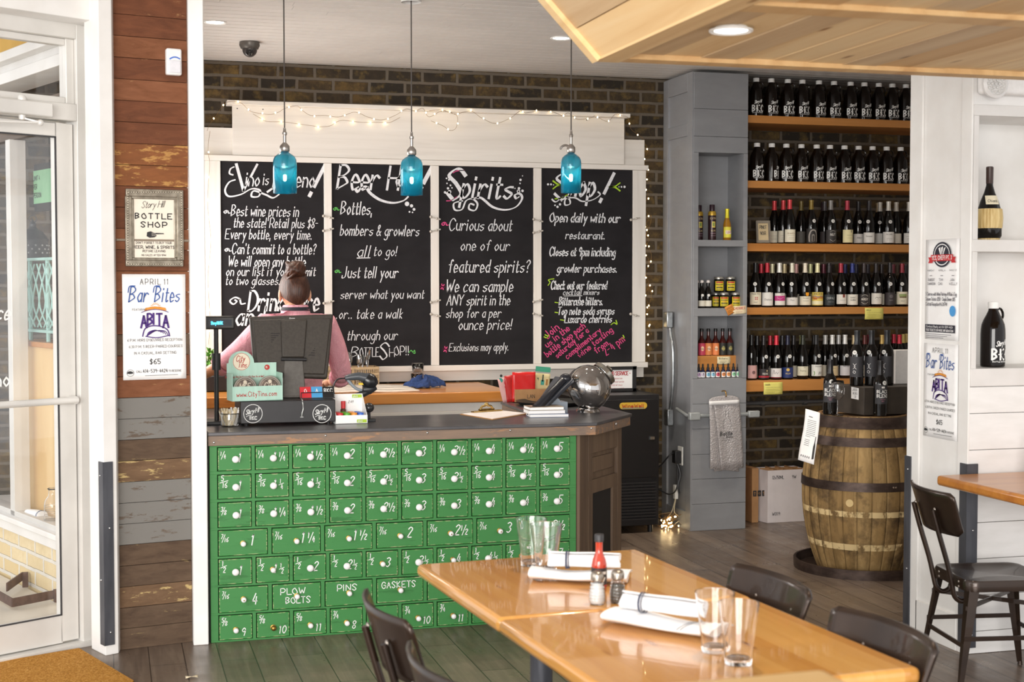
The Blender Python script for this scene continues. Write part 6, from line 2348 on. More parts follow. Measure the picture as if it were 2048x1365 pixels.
w.build('maker_mark', P('c9c9c6', 0.4), T)

# customer display on a pole
T = thing('pole_display', 'black customer display on a pole with glowing blue letters, beside the white post', 'pole display', (onY(432, 850, 6.95).x, 6.95, ZS))
xp = onY(433, 780, 6.95).x
w = MB(T)
w.box(xp - 0.07, 6.90, ZS, xp + 0.05, 7.05, ZS + 0.018)
w.build('base', BLACKP, T, bevel=0.004)
w = MB(T)
w.cyl((xp, 6.95, ZS + 0.018), (xp, 6.95, 1.43), 0.0115, n=14)
w.cyl((xp, 6.95, 1.23), (xp, 6.95, 1.31), 0.021, n=14)
w.build('pole', BLACKP, T)
d0, d1 = onY(404, 633, 6.93), onY(470, 659, 6.93)
w = MB(T)
w.box(d0.x, 6.93, d1.z, d1.x, 6.99, d0.z)
w.build('head', P('2f2d2c', 0.45), T, bevel=0.008)
w = MB(T)
e0, e1 = onY(417, 640, 6.929), onY(463, 652, 6.929)
w.box(e0.x, 6.9275, e1.z, e1.x, 6.93, e0.z)
w.build('display_window', P('0c1220', 0.15), T)
w = MB(T)
fn = sheet((e0.x, 6.927, e1.z), (1, 0, 0), (0, 0, 1))
write(w, 'Story Hill BK', fn, 0.012, 0.007, 0.014, 0.055, pen=0.17)
w.build('lit_letters', glow('display_blue', (0.05, 0.55, 1.0, 1), 4.0), T)

# City Tins counter display
MINTC = mat('mint_card', 'b9dacb', 'aacfbf', 3, (9, 9, 0.2), rough=0.6)
zb = zc1 + 0.001
fA, fB = onY(448, 800, 6.815), onY(562, 797, 6.86)
xa, xb = fA.x + 0.03, fB.x
T = thing('coaster_display_box', 'mint card counter display with round header holding coaster tins, on the cash drawer', 'display box', ((xa + xb) / 2, 6.85, zb), math.radians(9))
W2 = (xb - xa) / 2
w = MB()
w.box(-W2, -0.04, 0, W2, -0.038, 0.070)
w.box(-W2, -0.04, 0, W2, 0.07, 0.002)
w.prism([(-W2, -0.038), (-W2 + 0.002, -0.038), (-W2 + 0.002, 0.07), (-W2, 0.07)], 0.002, 0.13)
w.prism([(W2 - 0.002, -0.038), (W2, -0.038), (W2, 0.07), (W2 - 0.002, 0.07)], 0.002, 0.13)
w.box(-W2, 0.07, 0, W2, 0.072, 0.175)
w.build('tray', MINTC, T)
w = MB()
hb = [(-0.05 + 0.062 * math.cos(a), 0.178 + 0.055 * math.sin(a) + 0.0) for a in [PI * k / 14 for k in range(15)]]
w.extrude([Vector((x, 0.0715, z)) for x, z in [(0.012, 0.170)] + hb[0:] + [(-0.112, 0.170)]], (0, 0.002, 0))
w.build('round_header', MINTC, T)
w = MB()
fn = sheet((-0.05, 0.0690, 0.182), (1, 0, 0), (0, 0, 1))
w.m = 0
dot(w, 0, 0, 0.042, fn, 28)
w.m = 1
fn2 = sheet((-0.05, 0.0684, 0.182), (1, 0, 0), (0, 0, 1))
curl(w, [(0.040 * math.cos(k * PI / 14), 0.040 * math.sin(k * PI / 14)) for k in range(29)], fn2, 0.0018, 0, 2)
write(w, 'City', fn2, -0.026, 0.002, 0.026, 0.044, pen=0.12, slant=0.3)
write(w, 'Tins', fn2, -0.018, -0.028, 0.026, 0.044, pen=0.12, slant=0.3)
fn3 = sheet((0, 0.0684, 0), (1, 0, 0), (0, 0, 1))
dot(w, 0.075, 0.152, 0.013, fn3, 18)
write(w, 'Serving up the best our city has to order!', fn3, -0.13, 0.105, 0.010, 0.19, pen=0.14)
w.m = 0
write(w, '15', sheet((0, 0.0678, 0), (1, 0, 0), (0, 0, 1)), 0.068, 0.148, 0.009, pen=0.2)
w.m = 1
write(w, 'www.CityTins.com', sheet((0, -0.0408, 0), (1, 0, 0), (0, 0, 1)), -W2 + 0.02, 0.022, 0.022, 2 * W2 - 0.05, pen=0.12)
w.build('print', [P('f0e6cf', 0.6), P('b8352f', 0.6)], T)
for k, (tx, sub) in enumerate(((-0.058, 'MKE'), (0.062, 'City'))):
 for j in range(3):
  yy = -0.022 + 0.028 * j
  last = j == 0
  TT = thing('coaster_tin', 'round dark printed coaster tin in the mint display box, %s' % (('front of the door-side stack', 'second in the door-side stack', 'rear of the door-side stack') if k == 0 else ('front of the scanner-side stack', 'second in the scanner-side stack', 'rear of the scanner-side stack'))[j], 'tin',
     tuple(ROOTM[T.name] @ Vector((tx + 0.008 * j, yy, 0.003))), math.radians(9), 'coaster tins in the mint display')
  w = MB()
  w.T = Matrix.Translation((0, 0, 0.056)) @ Matrix.Rotation(PI / 2 - 0.12, 4, 'X')
  w.m = 0
  w.cyl((0, 0, -0.012), (0, 0, 0.010), 0.054, n=32)
  w.m = 1
  w.cyl((0, 0, 0.010), (0, 0, 0.0106), 0.049, n=32)
  w.m = 2
  if last:
   fn = sheet((0, 0, 0.0112), (1, 0, 0), (0, 1, 0))
   curl(w, [(0.044 * math.cos(q_ * PI / 14), 0.044 * math.sin(q_ * PI / 14)) for q_ in range(29)], fn, 0.0012, 0, 2)
   write(w, sub, fn, -0.028, 0.0, 0.024, 0.054, pen=0.13, slant=0.2)
   write(w, 'Tins', fn, -0.02, -0.026, 0.02, 0.04, pen=0.13, slant=0.2)
   dot(w, 0, 0.03, 0.009, fn)
  w.build('tin', [P('9c968c', 0.4, 0.3), mat('tin_print_%d%d' % (k, j), '3c3430', '77665a', 40, rough=0.4), P('d9cdb8', 0.5)], TT)

# gift-card rack
T = thing('gift_card_holder', 'small black wire holder with red, blue and black gift cards on the cash drawer', 'card holder', (onY(635, 795, 6.88).x, 6.88, zc1), 0.05)
w = MB()
w.box(-0.085, -0.004, 0, 0.085, 0.05, 0.004)
w.tube([(-0.08, -0.004, 0.03), (0.08, -0.004, 0.03)], 0.0022, 6)
w.tube([(-0.08, -0.004, 0.0), (-0.08, -0.004, 0.03)], 0.0022, 6)
w.tube([(0.08, -0.004, 0.0), (0.08, -0.004, 0.03)], 0.0022, 6)
w.build('rack', BLACKP, T)
for k, (x, c, tx) in enumerate(((-0.055, 'cf2f38', 'O'), (0.0, '4f9fd4', 'A'), (0.056, '1b1a1b', 'BKC'))):
 w = MB()
 w.T = Matrix.Translation((x, 0.006, 0.004)) @ Matrix.Rotation(-0.35, 4, 'X')
 w.m = 0
 w.box(-0.027, 0, 0, 0.027, 0.008, 0.055)
 w.m = 1
 write(w, tx, sheet((0, -0.0008, 0), (1, 0, 0), (0, 0, 1)), 0, 0.026, 0.018, pen=0.15, align='c')
 o = w.build('gift_card', [P(c, 0.4), LETTER], None)
 o.location = T.location
 o.rotation_euler = T.rotation_euler
 props(o, ('stack of red gift cards in the wire holder', 'stack of blue gift cards in the wire holder', 'stack of black gift cards in the wire holder')[k], 'gift cards')

# straw jar
pj = onZ(461, 855, ZS)
T = thing('stirrer_jar', 'small glass jar of wrapped toothpicks and stirrers on the counter by the post', 'jar', (pj.x, pj.y + 0.04, ZS))
w = MB()
w.lathe([(0.0, 0.003), (0.038, 0.003), (0.043, 0.008), (0.044, 0.045), (0.042, 0.06), (0.045, 0.064)], 24)
w.build('jar', GLASS, T, solid=0.0025)
w = MB()
for k in range(70):
 a, r = random.uniform(0, 2 * PI), 0.034 * math.sqrt(random.random())
 b = a + random.uniform(-1, 1)
 r2 = r + random.uniform(0, 0.022)
 w.m = 0 if k % 4 else 1
 w.beam((r * math.cos(a), r * math.sin(a), 0.006), (r2 * math.cos(b), r2 * math.sin(b), random.uniform(0.065, 0.09)), 0.004 if k % 4 else 0.009, 0.0015 + 0.0012 * (k % 4 > 0))
o = w.build('stirrers', [P('e6d6b4', 0.7), P('f1efec', 0.5)], None)
o.location = (pj.x, pj.y + 0.04, ZS)
props(o, 'bundle of wooden toothpicks and paper-wrapped stirrers standing in the glass jar', 'stirrers')
o['kind'] = 'stuff'

# white display tray of small bottles
p0, p1 = onZ(673, 850, ZS), onZ(736, 848, ZS)
T = thing('sample_box', 'white open display box with green tab and price, beside the cash drawer', 'display box', ((p0.x + p1.x) / 2, p0.y + 0.02, ZS))
W2 = (p1.x - p0.x) / 2
w = MB()
w.box(-W2, 0, 0, W2, 0.002, 0.042)
w.box(-W2, 0, 0, W2, 0.14, 0.002)
w.box(-W2, 0.138, 0, W2, 0.14, 0.135)
for s in (-1, 1):
 x = s * (W2 - 0.001)
 w.extrude([Vector((x, 0.002, 0.0)), Vector((x, 0.138, 0)), Vector((x, 0.138, 0.135)), Vector((x, 0.002, 0.042))], (-s * 0.0016, 0, 0))
w.build('tray', P('f2f1ee', 0.55), T)
w = MB()
for (x, y, z) in ((W2 - 0.03, -0.0012, 0.012), (W2 - 0.03, 0.1365, 0.122)):
 w.m = 0
 f_ = sheet((x, y, z), (1, 0, 0), (0, 0, 1))
 w.add([f_(-0.022, -0.007), f_(0.026, -0.007), f_(0.026, 0.009), f_(-0.022, 0.009)], [(0, 1, 2, 3)])
 w.m = 1
 write(w, 'plant', sheet((x, y - 0.0006, z), (1, 0, 0), (0, 0, 1)), -0.017, -0.003, 0.009, pen=0.16)
w.m = 2
write(w, '2.49', sheet((0.005, 0.1368, 0.09), (1, 0, 0), (0, 0, 1)), 0, 0, 0.012, pen=0.12, slant=0.3)
w.build('print', [P('a9c838', 0.6), LETTER, INK], T)
tx, ty = T.location.x, T.location.y
k = 0
for c, cn, x in (('c9282c', 'red', -0.052), ('5aa82c', 'green', -0.018), ('e8922c', 'orange', 0.016), ('3567c4', 'blue', 0.048)):
 for j in range(3):
  TT = thing('flavour_bottle', 'tiny lying bottle with %s cap in the white display box, %s' % (cn, ('front one', 'middle one', 'rear one')[j]), 'bottle', (tx + x - 0.004 * j, ty + 0.022 + 0.032 * j, ZS + 0.003), 0, 'tiny flavour bottles')
  w = MB()
  w.lathe([(0, 0), (0.013, 0), (0.0135, 0.028), (0.010, 0.034)], 14)
  w.build('bottle', P('6a3a1c', 0.2), TT)
  w = MB()
  w.lathe([(0.0135, 0.033), (0.0145, 0.034), (0.0145, 0.047), (0.013, 0.049), (0, 0.049)], 16)
  w.build('cap', P(c, 0.4), TT)
T = thing('flavour_bottle', 'small upright bottle with tall red cap standing at the back of the white box', 'bottle', (tx - 0.022, ty + 0.118, ZS + 0.003))
w = MB()
w.lathe([(0, 0), (0.014, 0), (0.0145, 0.055), (0.010, 0.064)], 14)
w.build('bottle', P('4a2a14', 0.2), T)
w = MB()
patch(w, lambda z: 0.0145, 0.0006, 0.012, 0.042, 0.02)
w.build('label', P('cda02c', 0.5), T)
w = MB()
w.lathe([(0.0105, 0.062), (0.0115, 0.063), (0.0115, 0.098), (0, 0.099)], 16)
w.build('cap', P('c9282c', 0.4), T)
pe = onZ(744, 845, ZS)
T = thing('domed_device', 'small black domed device on a clip beside the white display box', 'device', (pe.x, pe.y + 0.03, ZS))
w = MB()
w.box(-0.03, -0.012, 0, 0.022, 0.03, 0.014)
w.cyl((-0.008, 0.01, 0.014), (-0.008, 0.01, 0.05), 0.008, n=12)
w.build('clip_base', BLACKP, T, bevel=0.002)
w = MB()
w.ball((-0.008, 0.01, 0.068), (0.026, 0.026, 0.024), 20, 12)
w.build('dome', P('2c2b2c', 0.25), T)

# hand scanner in its stand
pS = onZ(700, 838, ZS)
T = thing('barcode_scanner', 'dark grey handheld barcode scanner resting in a curved black stand behind the white box', 'scanner', (onY(715, 800, 7.05).x, 7.05, ZS))
def sp(px, py, y=7.05):
 return onY(px, py, y)
w = MB(T)
w.tube([sp(690, 757), sp(700, 755), sp(716, 753), sp(730, 756), sp(738, 758)], [0.012, 0.017, 0.021, 0.024, 0.028], 16)
w.build('handle', P('474b50', 0.35), T)
w = MB(T)
w.tube([sp(730, 757), sp(737, 762), sp(744, 768), sp(749, 773)], [0.034, 0.042, 0.038, 0.026], 18)
w.build('head', P('1f2023', 0.25), T)
w = MB(T)
w.tube(catmull([sp(694, 758), sp(702, 768), sp(713, 778), sp(724, 781)], 4), [0.008] * 13, 10)
w.build('trigger_guard', P('8d959c', 0.35), T)
w = MB(T)
w.box(sp(717, 767).x, 7.03, sp(717, 770).z, sp(726, 767).x, 7.05, sp(717, 766).z)
w.build('yellow_trigger', P('e9c62c', 0.4), T)
w = MB(T)
e = sp(700, 836)
e.z = ZS + 0.004
w.tube(catmull([e, sp(694, 812), sp(705, 798), sp(722, 790), sp(738, 782)], 6), [0.018] * 25, 12)
w.cyl((e.x, 7.05, ZS), (e.x, 7.05, ZS + 0.012), 0.05, 0.045, 24)
w.tube([sp(726, 780), sp(738, 779), sp(750, 772)], [0.02, 0.027, 0.022], 14)
w.build('stand', P('2a2b2e', 0.4), T)
w = MB(T)
w.tube(catmull([sp(690, 757), sp(674, 760), sp(667, 775), sp(670, 795), sp(676, 815), Vector((sp(676, 830).x, 7.05, ZS + 0.004))], 6), 0.0035, 8)
w.build('cable', BLACKP, T)

# clipboard
c0, c1, c2, c3 = onZ(920, 830, ZS), onZ(985, 841, ZS), onZ(1056, 829, ZS), onZ(985, 821, ZS)
ctr = (c0 + c1 + c2 + c3) / 4
T = thing('clipboard', 'clipboard with white receipt paper and brass clip lying on the counter', 'clipboard', tuple(ctr))
w = MB(T)
w.prism([(p.x, p.y) for p in (c0, c1, c2, c3)], ZS, ZS + 0.004)
w.build('board', P('a77a48', 0.6), T, bevel=0.001)
w = MB(T)
for j in range(2):
 k = 0.93 - 0.04 * j
 w.prism([((p.x - ctr.x) * k + ctr.x + 0.004 * j, (p.y - ctr.y) * k + ctr.y) for p in (c0, c1, c2, c3)], ZS + 0.004 + 0.0015 * j, ZS + 0.0053 + 0.0015 * j)
w.build('papers', P('f0e6e2', 0.7), T)
w = MB(T)
a, b = c0.lerp(c3, 0.35), c0.lerp(c3, 1.0)
a, b = onZ(945, 826, ZS + 0.007), onZ(1002, 822, ZS + 0.007)
w.beam(a + Vector((0, 0, 0.004)), b + Vector((0, 0, 0.004)), 0.028, 0.006)
m_ = (a + b) / 2 + Vector((0, 0.008, 0.012))
u = (b - a).normalized()
for s in (-1, 1):
 w.tube(catmull([m_ + u * 0.04 * s, m_ + u * 0.03 * s + Vector((0, 0, 0.015)), m_ + u * 0.008 * s + Vector((0, 0, 0.02)), m_ + u * 0.003 * s + Vector((0, 0, 0.03))], 4), 0.006, 8)
w.ball(m_ + Vector((0, 0, 0.028)), (0.012, 0.006, 0.008), 12, 8)
w.tube([m_ - u * 0.05, m_ + u * 0.05], 0.005, 8)
w.build('clip', mat('pale_brass', 'd9bd7c', 'b8985c', 40, rough=0.25, metal=0.95), T)

# books and phone
bk = onZ(1120, 838, ZS)
bx0, bx1 = onZ(1062, 837, ZS), onZ(1141, 836, ZS)
for k, (dx, dy, sx_, c, lbl) in enumerate(((0, 0, 0, '4a5c80', 'bottom booklet of the stack under the desk phone'), (-0.006, 0.02, -0.008, 'c9c6c2', 'middle booklet of the stack under the desk phone'), (0.002, 0.035, -0.02, '6a5a4a', 'brown-covered booklet on top of the stack by the phone'))):
 T = thing('booklet', lbl, 'booklet', (bx0.x + 0.11 + dx, bx0.y + 0.08 + dy, ZS + 0.0005 + 0.0165 * k), -0.12 + 0.05 * k, 'booklets under the phone')
 w = MB()
 w.box(-0.098, -0.062, 0.0015, 0.098 + sx_, 0.062, 0.0145)
 w.build('pages', PAPER, T)
 w = MB()
 w.box(-0.1, -0.064, 0, 0.1 + sx_, 0.064, 0.0015)
 w.box(-0.1, -0.064, 0.0145, 0.1 + sx_, 0.064, 0.016)
 w.build('cover', mat('booklet_cover_%d' % k, c, 'a89a86' if k == 2 else c, 14, rough=0.35), T)
T = thing('desk_phone', 'dark grey desk phone tilted on a pale wedge stand next to the silver jar', 'phone', (onY(1110, 815, 7.08).x, 7.08, ZS))
def hp(px, py, y):
 return onY(px, py, y)
k0 = [hp(1062, 822, 6.95), hp(1082, 828, 6.92), hp(1148, 757, 7.02), hp(1110, 752, 7.16)]
for v_ in k0:
 v_.z = max(v_.z, ZS + 0.03)
w = MB(T)
ff = (k0[1] - k0[0]).cross(k0[3] - k0[0]).normalized()
if ff.z > 0:
 ff = -ff
w.extrude(k0, ff * 0.025)
w.build('body', P('3e4148', 0.35), T, bevel=0.006)
w = MB(T)
w.tube(catmull([hp(1072, 818, 6.93), hp(1098, 790, 6.97), hp(1122, 766, 7.03), hp(1134, 757, 7.06)], 5), [0.019 + 0.006 * abs(1 - i / 7.5) for i in range(16)], 14)
w.ball(hp(1131, 758, 7.05), (0.032, 0.03, 0.028), 16, 10)
w.build('handset', P('23242a', 0.25), T)
w = MB(T)
a, b, c = hp(1100, 816, 7.10), hp(1118, 798, 7.10), hp(1122, 817, 7.10)
a.z = c.z = ZS + 0.05
w.extrude([a, b, c], (0, 0.05, 0))
w.box(a.x - 0.03, 7.08, ZS, c.x + 0.03, 7.18, ZS + 0.055)
w.build('wedge_stand', P('9aa3ae', 0.4), T)
w = MB(T)
pt = []
e0, e1 = hp(1063, 828, 6.94), hp(1080, 834, 6.90)
e0, e1 = hp(1068, 821, 6.93), hp(1056, 833, 6.93)
e1.z = max(e1.z, ZS + 0.01)
for i in range(60):
 t = i / 59
 c = e0.lerp(e1, t)
 pt.append(c + Vector((0.006 * math.cos(i * 1.6), 0.006 * math.sin(i * 1.6), 0.004 * math.sin(i * 1.6))))
w.tube(pt, 0.0018, 5)
w.build('coiled_cord', BLACKP, T)

# silvered cookie jar
pj = onZ(1185, 826, ZS)
T = thing('silver_jar', 'big round mirrored glass jar with tilted metal lid on the counter corner', 'jar', (pj.x, pj.y + 0.07, ZS), 0.1)
MIRR = mat('mirrored_glass', 'c9c6c4', 'a8a39f', 9, rough=0.06, metal=0.95)
w = MB()
w.T = Matrix.Translation((0, 0, 0.118)) @ Matrix.Rotation(math.radians(-14), 4, 'Y') @ Matrix.Rotation(math.radians(0), 4, 'Z')
tilt = Matrix.Translation((0.0, 0, 0.127)) @ Matrix.Rotation(math.radians(52), 4, 'Y')
w.T = tilt
pr = [(0.0, -0.100), (0.05, -0.098), (0.095, -0.075), (0.118, -0.035), (0.122, 0.0), (0.115, 0.04), (0.095, 0.075), (0.07, 0.098), (0.062, 0.105), (0.065, 0.112)]
w.lathe(pr, 36)
w.build('globe', MIRR, T)
w = MB()
w.lathe([(0, 0), (0.065, 0), (0.062, 0.012), (0.05, 0.022)], 28)
w.build('foot_ring', MIRR, T)
w = MB()
w.T = tilt
w.lathe([(0.068, 0.106), (0.070, 0.107), (0.070, 0.128), (0.064, 0.132), (0.0, 0.134)], 28)
w.lathe([(0.012, 0.133), (0.010, 0.150), (0.022, 0.154), (0.022, 0.160), (0, 0.162)], 18)
w.build('metal_lid', P('a7a39a', 0.25, 0.9), T)

# tray and kraft box with red tins, on the back leg of the counter
pt = onZ(1090, 812, ZS)
w = MB()
w.T = Matrix.Translation((pt.x + 0.05, 7.56, ZS))
w.lathe([(0, 0.003), (0.16, 0.003), (0.19, 0.022), (0.196, 0.022), (0.17, 0), (0, 0)], 40)
o = w.build('serving_tray', P('2a2927', 0.4))
props(o, 'black round serving tray on the counter behind the phone', 'tray')
kx0, kx1 = onY(1029, 800, 7.80).x, onY(1105, 800, 7.80).x
kx0, kx1 = onY(1031, 800, 7.72).x, onY(1105, 800, 7.72).x
KZ0, KZ1 = ZS + 0.001, onY(1060, 779, 7.72).z
T = thing('kraft_box', 'brown cardboard box of folded bags and cards behind the desk phone', 'cardboard box', ((kx0 + kx1) / 2, 7.77, ZS))
w = MB(T)
w.box(kx0, 7.72, KZ0, kx1, 7.723, KZ1)
w.box(kx0, 7.825, KZ0, kx1, 7.828, KZ1)
w.box(kx0, 7.723, KZ0, kx0 + 0.003, 7.825, KZ1)
w.box(kx1 - 0.003, 7.723, KZ0, kx1, 7.825, KZ1)
w.box(kx0, 7.72, KZ0, kx1, 7.828, KZ0 + 0.003)
w.build('carton', KRAFT, T)
w = MB(T)
write(w, 'LAN', sheet(onY(1055, 797, 7.719), (1, 0, 0), (0, 0, 1)), 0, 0, 0.02, pen=0.12)
w.build('print', INK, T)
def upright(px0, py0, px1, py1, y, th, c, lbl, name, lean=0.0, texts=(), rough=0.3):
 a, b = onY(px0, py1, y), onY(px1, py0, y)
 T = thing(name, lbl, name.split('_')[-1], ((a.x + b.x) / 2, y, KZ0 + 0.003), 0)
 W = (b.x - a.x) / 2
 H = b.z - KZ0 - 0.003
 w = MB()
 w.T = Matrix.Rotation(lean, 4, 'Y')
 w.grid(lambda u, v: Vector((-W + 2 * W * u, 0.003 * math.sin(7 * u + 5 * v), H * v)), 8, 8)
 w.build('sleeve', P(c, rough), T, solid=th)
 if texts:
  w = MB()
  w.T = Matrix.Rotation(lean, 4, 'Y')
  mats = []
  deco(w, sheet((0, -0.006, 0), (1, 0, 0), (0, 0, 1)), texts, mats)
  w.build('print', [P(k, 0.5) for k in mats], T)
 return T
upright(1024, 744, 1070, 779, 7.745, 0.006, 'd0201f', 'glossy red folded bag standing in the kraft box', 'red_bag')
upright(1014, 750, 1040, 779, 7.765, 0.005, 'b52a28', 'second red folded bag leaning behind the glossy one', 'red_bag', -0.12)
upright(1006, 754, 1030, 779, 7.78, 0.005, 'd9a8a4', 'pink patterned card leaning in the kraft box', 'greeting_card', -0.25, [('d', '2f9a8a', -0.02, 0.13, 0.014), ('d', 'c94a5a', 0.01, 0.11, 0.014), ('d', '2a2a2a', -0.01, 0.155, 0.008), ('d', 'c94a5a', -0.01, 0.08, 0.012)], 0.5)
upright(1064, 747, 1095, 779, 7.80, 0.004, 'd9c793', 'green and cream bag printed with bottles in the kraft box', 'bottle_bag', 0.1, [('r', '3f9a7a', -0.045, 0.165, 0.045, 0.195), ('r', '3a4a3a', 0.0, 0.11, 0.008, 0.15), ('r', '3f9a8a', -0.006, 0.09, 0.014, 0.118), ('r', 'a8763a', 0.024, 0.09, 0.036, 0.125), ('r', '6a7a5a', -0.03, 0.09, -0.02, 0.13)], 0.5)

# ---------------------------------------------------------------- things on the butcher block
zB = ZW
pb0, pb1 = onY(655, 766, 8.94), onY(757, 766, 8.94)
T = thing('cutlery_basket', 'beige plastic basket full of spoons on the pine worktop', 'basket', ((pb0.x + pb1.x) / 2, 9.0, zB))
W = (pb1.x - pb0.x) / 2
w = MB()
H = 0.115
for sgn, (ax, ay, bx_, by) in enumerate(((-W, -0.07, W, -0.07), (W, -0.07, W, 0.09), (W, 0.09, -W, 0.09), (-W, 0.09, -W, -0.07))):
 a, b = Vector((ax, ay, 0)), Vector((bx_, by, 0))
 n = int((b - a).length / 0.012)
 for k in range(n + 1):
  p = a.lerp(b, k / n)
  w.beam(p, p + Vector((0, 0, H)), 0.005, 0.004, (b - a))
 for z in (0.006, 0.042, 0.078, H):
  w.beam(a + Vector((0, 0, z)), b + Vector((0, 0, z)), 0.006, 0.012 if z != H else 0.016)
 w.beam(a.lerp(b, 0.5), a.lerp(b, 0.5) + Vector((0, 0, H)), 0.005, 0.02, (0, 1, 0)) if sgn % 2 == 0 else None
w.box(-W, -0.07, 0, W, 0.09, 0.004)
w.build('basket', P('b79d78', 0.5), T)
for k in range(16):
 bx_ = pb0.x + 0.05 + (pb1.x - pb0.x - 0.09) * ((k * 0.618) % 1.0)
 by = 8.975 + 0.09 * ((k * 0.37) % 1.0)
 an = random.uniform(-0.7, 0.7)
 hgt = 0.145 + 0.05 * random.random()
 TT = thing('serving_spoon', 'steel spoon standing bowl-up in the beige basket', 'spoon', (bx_, by, zB + 0.006), random.uniform(-0.6, 0.6), 'spoons in the beige basket')
 w = MB()
 d = Vector((math.sin(an) * 0.35, 0, 1)).normalized()
 w.tube([Vector((0, 0, 0)), d * hgt * 0.8], [0.004, 0.003], 8)
 w.build('handle', STEEL, TT)
 w = MB()
 c_ = d * hgt
 w.T = Matrix.Translation(c_) @ d.to_track_quat('Z', 'Y').to_matrix().to_4x4()
 w.grid(lambda u, v: Vector((0.021 * math.sin(PI * v) * math.cos(PI * u), 0.009 * math.sin(PI * v) * math.sin(PI * u), 0.034 * -math.cos(PI * v))), 10, 8)
 w.build('bowl', STEEL, TT, solid=0.0012)
# striped cloths
def cloth(name, lbl, cat, quad_px, mat_, thick, wav, z, stripes=None, seed=1, hem=0.0):
 q = [onZ(x, y, z) for x, y in quad_px]
 c = sum(q, Vector()) / 4
 T = thing(name, lbl, cat, (c.x, c.y, z))
 rnd = random.Random(seed)
 ph = [rnd.uniform(0, 6) for _ in range(6)]
 def fn(u, v):
  p = q[0].lerp(q[1], u).lerp(q[3].lerp(q[2], u), v) - c
  e = 0.008 * math.sin(9 * u + ph[0]) * (v - 0.5)
  h = wav * (0.5 + 0.25 * math.sin(11 * u + 3 * v + ph[1]) + 0.25 * math.sin(7 * v - 5 * u + ph[2])) * (0.35 + 0.65 * (math.sin(PI * u) * math.sin(PI * v)) ** 0.5)
  return Vector((p.x + e, p.y + e, h + thick))
 w = MB()
 w.grid(fn, 34, 22)
 w.build('cloth', mat_, T, solid=thick)
 if stripes:
  w = MB()
  for v0, v1 in stripes:
   w.grid(lambda u, v: fn(u, v0 + (v1 - v0) * v) + Vector((0, 0, 0.0007)), 34, 2)
  w.build('stripes', P('5a544f', 0.9), T)
 return T
cloth('tea_towel', 'cream striped tea towel spread on the pine worktop', 'towel', ((655, 788), (838, 784), (806, 772), (655, 774)), mat('cream_cotton', 'e3d8cb', 'd8ccbe', 60, rough=0.9), 0.008, 0.012, zB, ((0.12, 0.15), (0.36, 0.39), (0.60, 0.63), (0.84, 0.87)), 3)
T = thing('polishing_cloth', 'crumpled navy blue cloth lying on the pine worktop', 'cloth', tuple(onZ(843, 776, zB)))
w = MB()
def nv(u, v):
 a = 2 * PI * u
 r = (0.115 + 0.02 * math.sin(3 * a + 1) + 0.014 * math.sin(7 * a)) * math.sin(PI * (0.03 + 0.47 * v) + 0.0)
 h = 0.058 * (1 - v ** 1.4) * (1 + 0.25 * math.sin(4 * a)) + 0.012 * abs(math.sin(6 * a + 9 * v)) + 0.002
 return Vector((r * math.cos(a) * 1.05 + 0.01, r * math.sin(a) * 0.7, h))
w.grid(nv, 56, 14)
w.build('cloth', mat('navy_cotton', '22365f', '2c4273', 60, rough=0.95), T, solid=0.003)
pg = onZ(832, 767, zB)
for k in range(2):
 T = thing('glass_tumbler', ('clear glass tumbler standing behind the navy cloth', 'clear glass tumbler stacked upside down on the one behind the navy cloth')[k], 'glass', (pg.x + 0.006 * k, pg.y - 0.03, zB + 0.001 + 0.068 * k), 0, 'tumblers by the navy cloth')
 w = MB()
 w.lathe([(0, 0.004), (0.032, 0.004), (0.036, 0.01), (0.040, 0.064)], 22)
 w.build('glass', GLASS, T, solid=0.002)
# small herb sprig and dark equipment beside the pole display
T = thing('potted_herb', 'small green herb in a dark pot on the worktop between post and pole display', 'potted plant', (onY(418, 740, 8.96).x, 8.96, zB))
w = MB()
w.lathe([(0, 0), (0.04, 0), (0.05, 0.08), (0.053, 0.09), (0.046, 0.09), (0.044, 0.08), (0, 0.08)], 20)
w.build('pot', P('2b2826', 0.6), T)
w = MB()
for k in range(70):
 a, r, z = random.uniform(0, 6.3), 0.06 * math.sqrt(random.random()), 0.09 + random.random() * 0.16
 c = Vector((r * math.cos(a), r * math.sin(a), z))
 d = Vector((random.uniform(-1, 1), random.uniform(-1, 1), random.uniform(0, 1))).normalized()
 s = d.orthogonal().normalized() * 0.012
 w.add([c - d * 0.02, c + s, c + d * 0.024, c - s], [(0, 1, 2, 3)])
w.build('leaves', mat('herb_leaf', '4f8a2a', '6ba53c', 30, rough=0.5), T, solid=0.0006)
w = MB()
for k in range(9):
 a = k * 0.7
 w.tube([(0.01 * math.cos(a), 0.01 * math.sin(a), 0.08), (0.035 * math.cos(a), 0.035 * math.sin(a), 0.2)], 0.0018, 5)
w.build('stems', P('47702a', 0.6), T)
T = thing('counter_appliance', 'black appliance in shade on the worktop beside the white post', 'appliance', tuple(onZ(424, 782, zB)))
w = MB()
w.box(-0.13, -0.12, 0, 0.1, -0.02, 0.10)
w.build('body', BLACKP, T, bevel=0.01)
w = MB()
w.cyl((0.02, -0.07, 0.10), (0.02, -0.07, 0.125), 0.045, n=20)
w.build('hopper_lid', P('3a3938', 0.4), T)

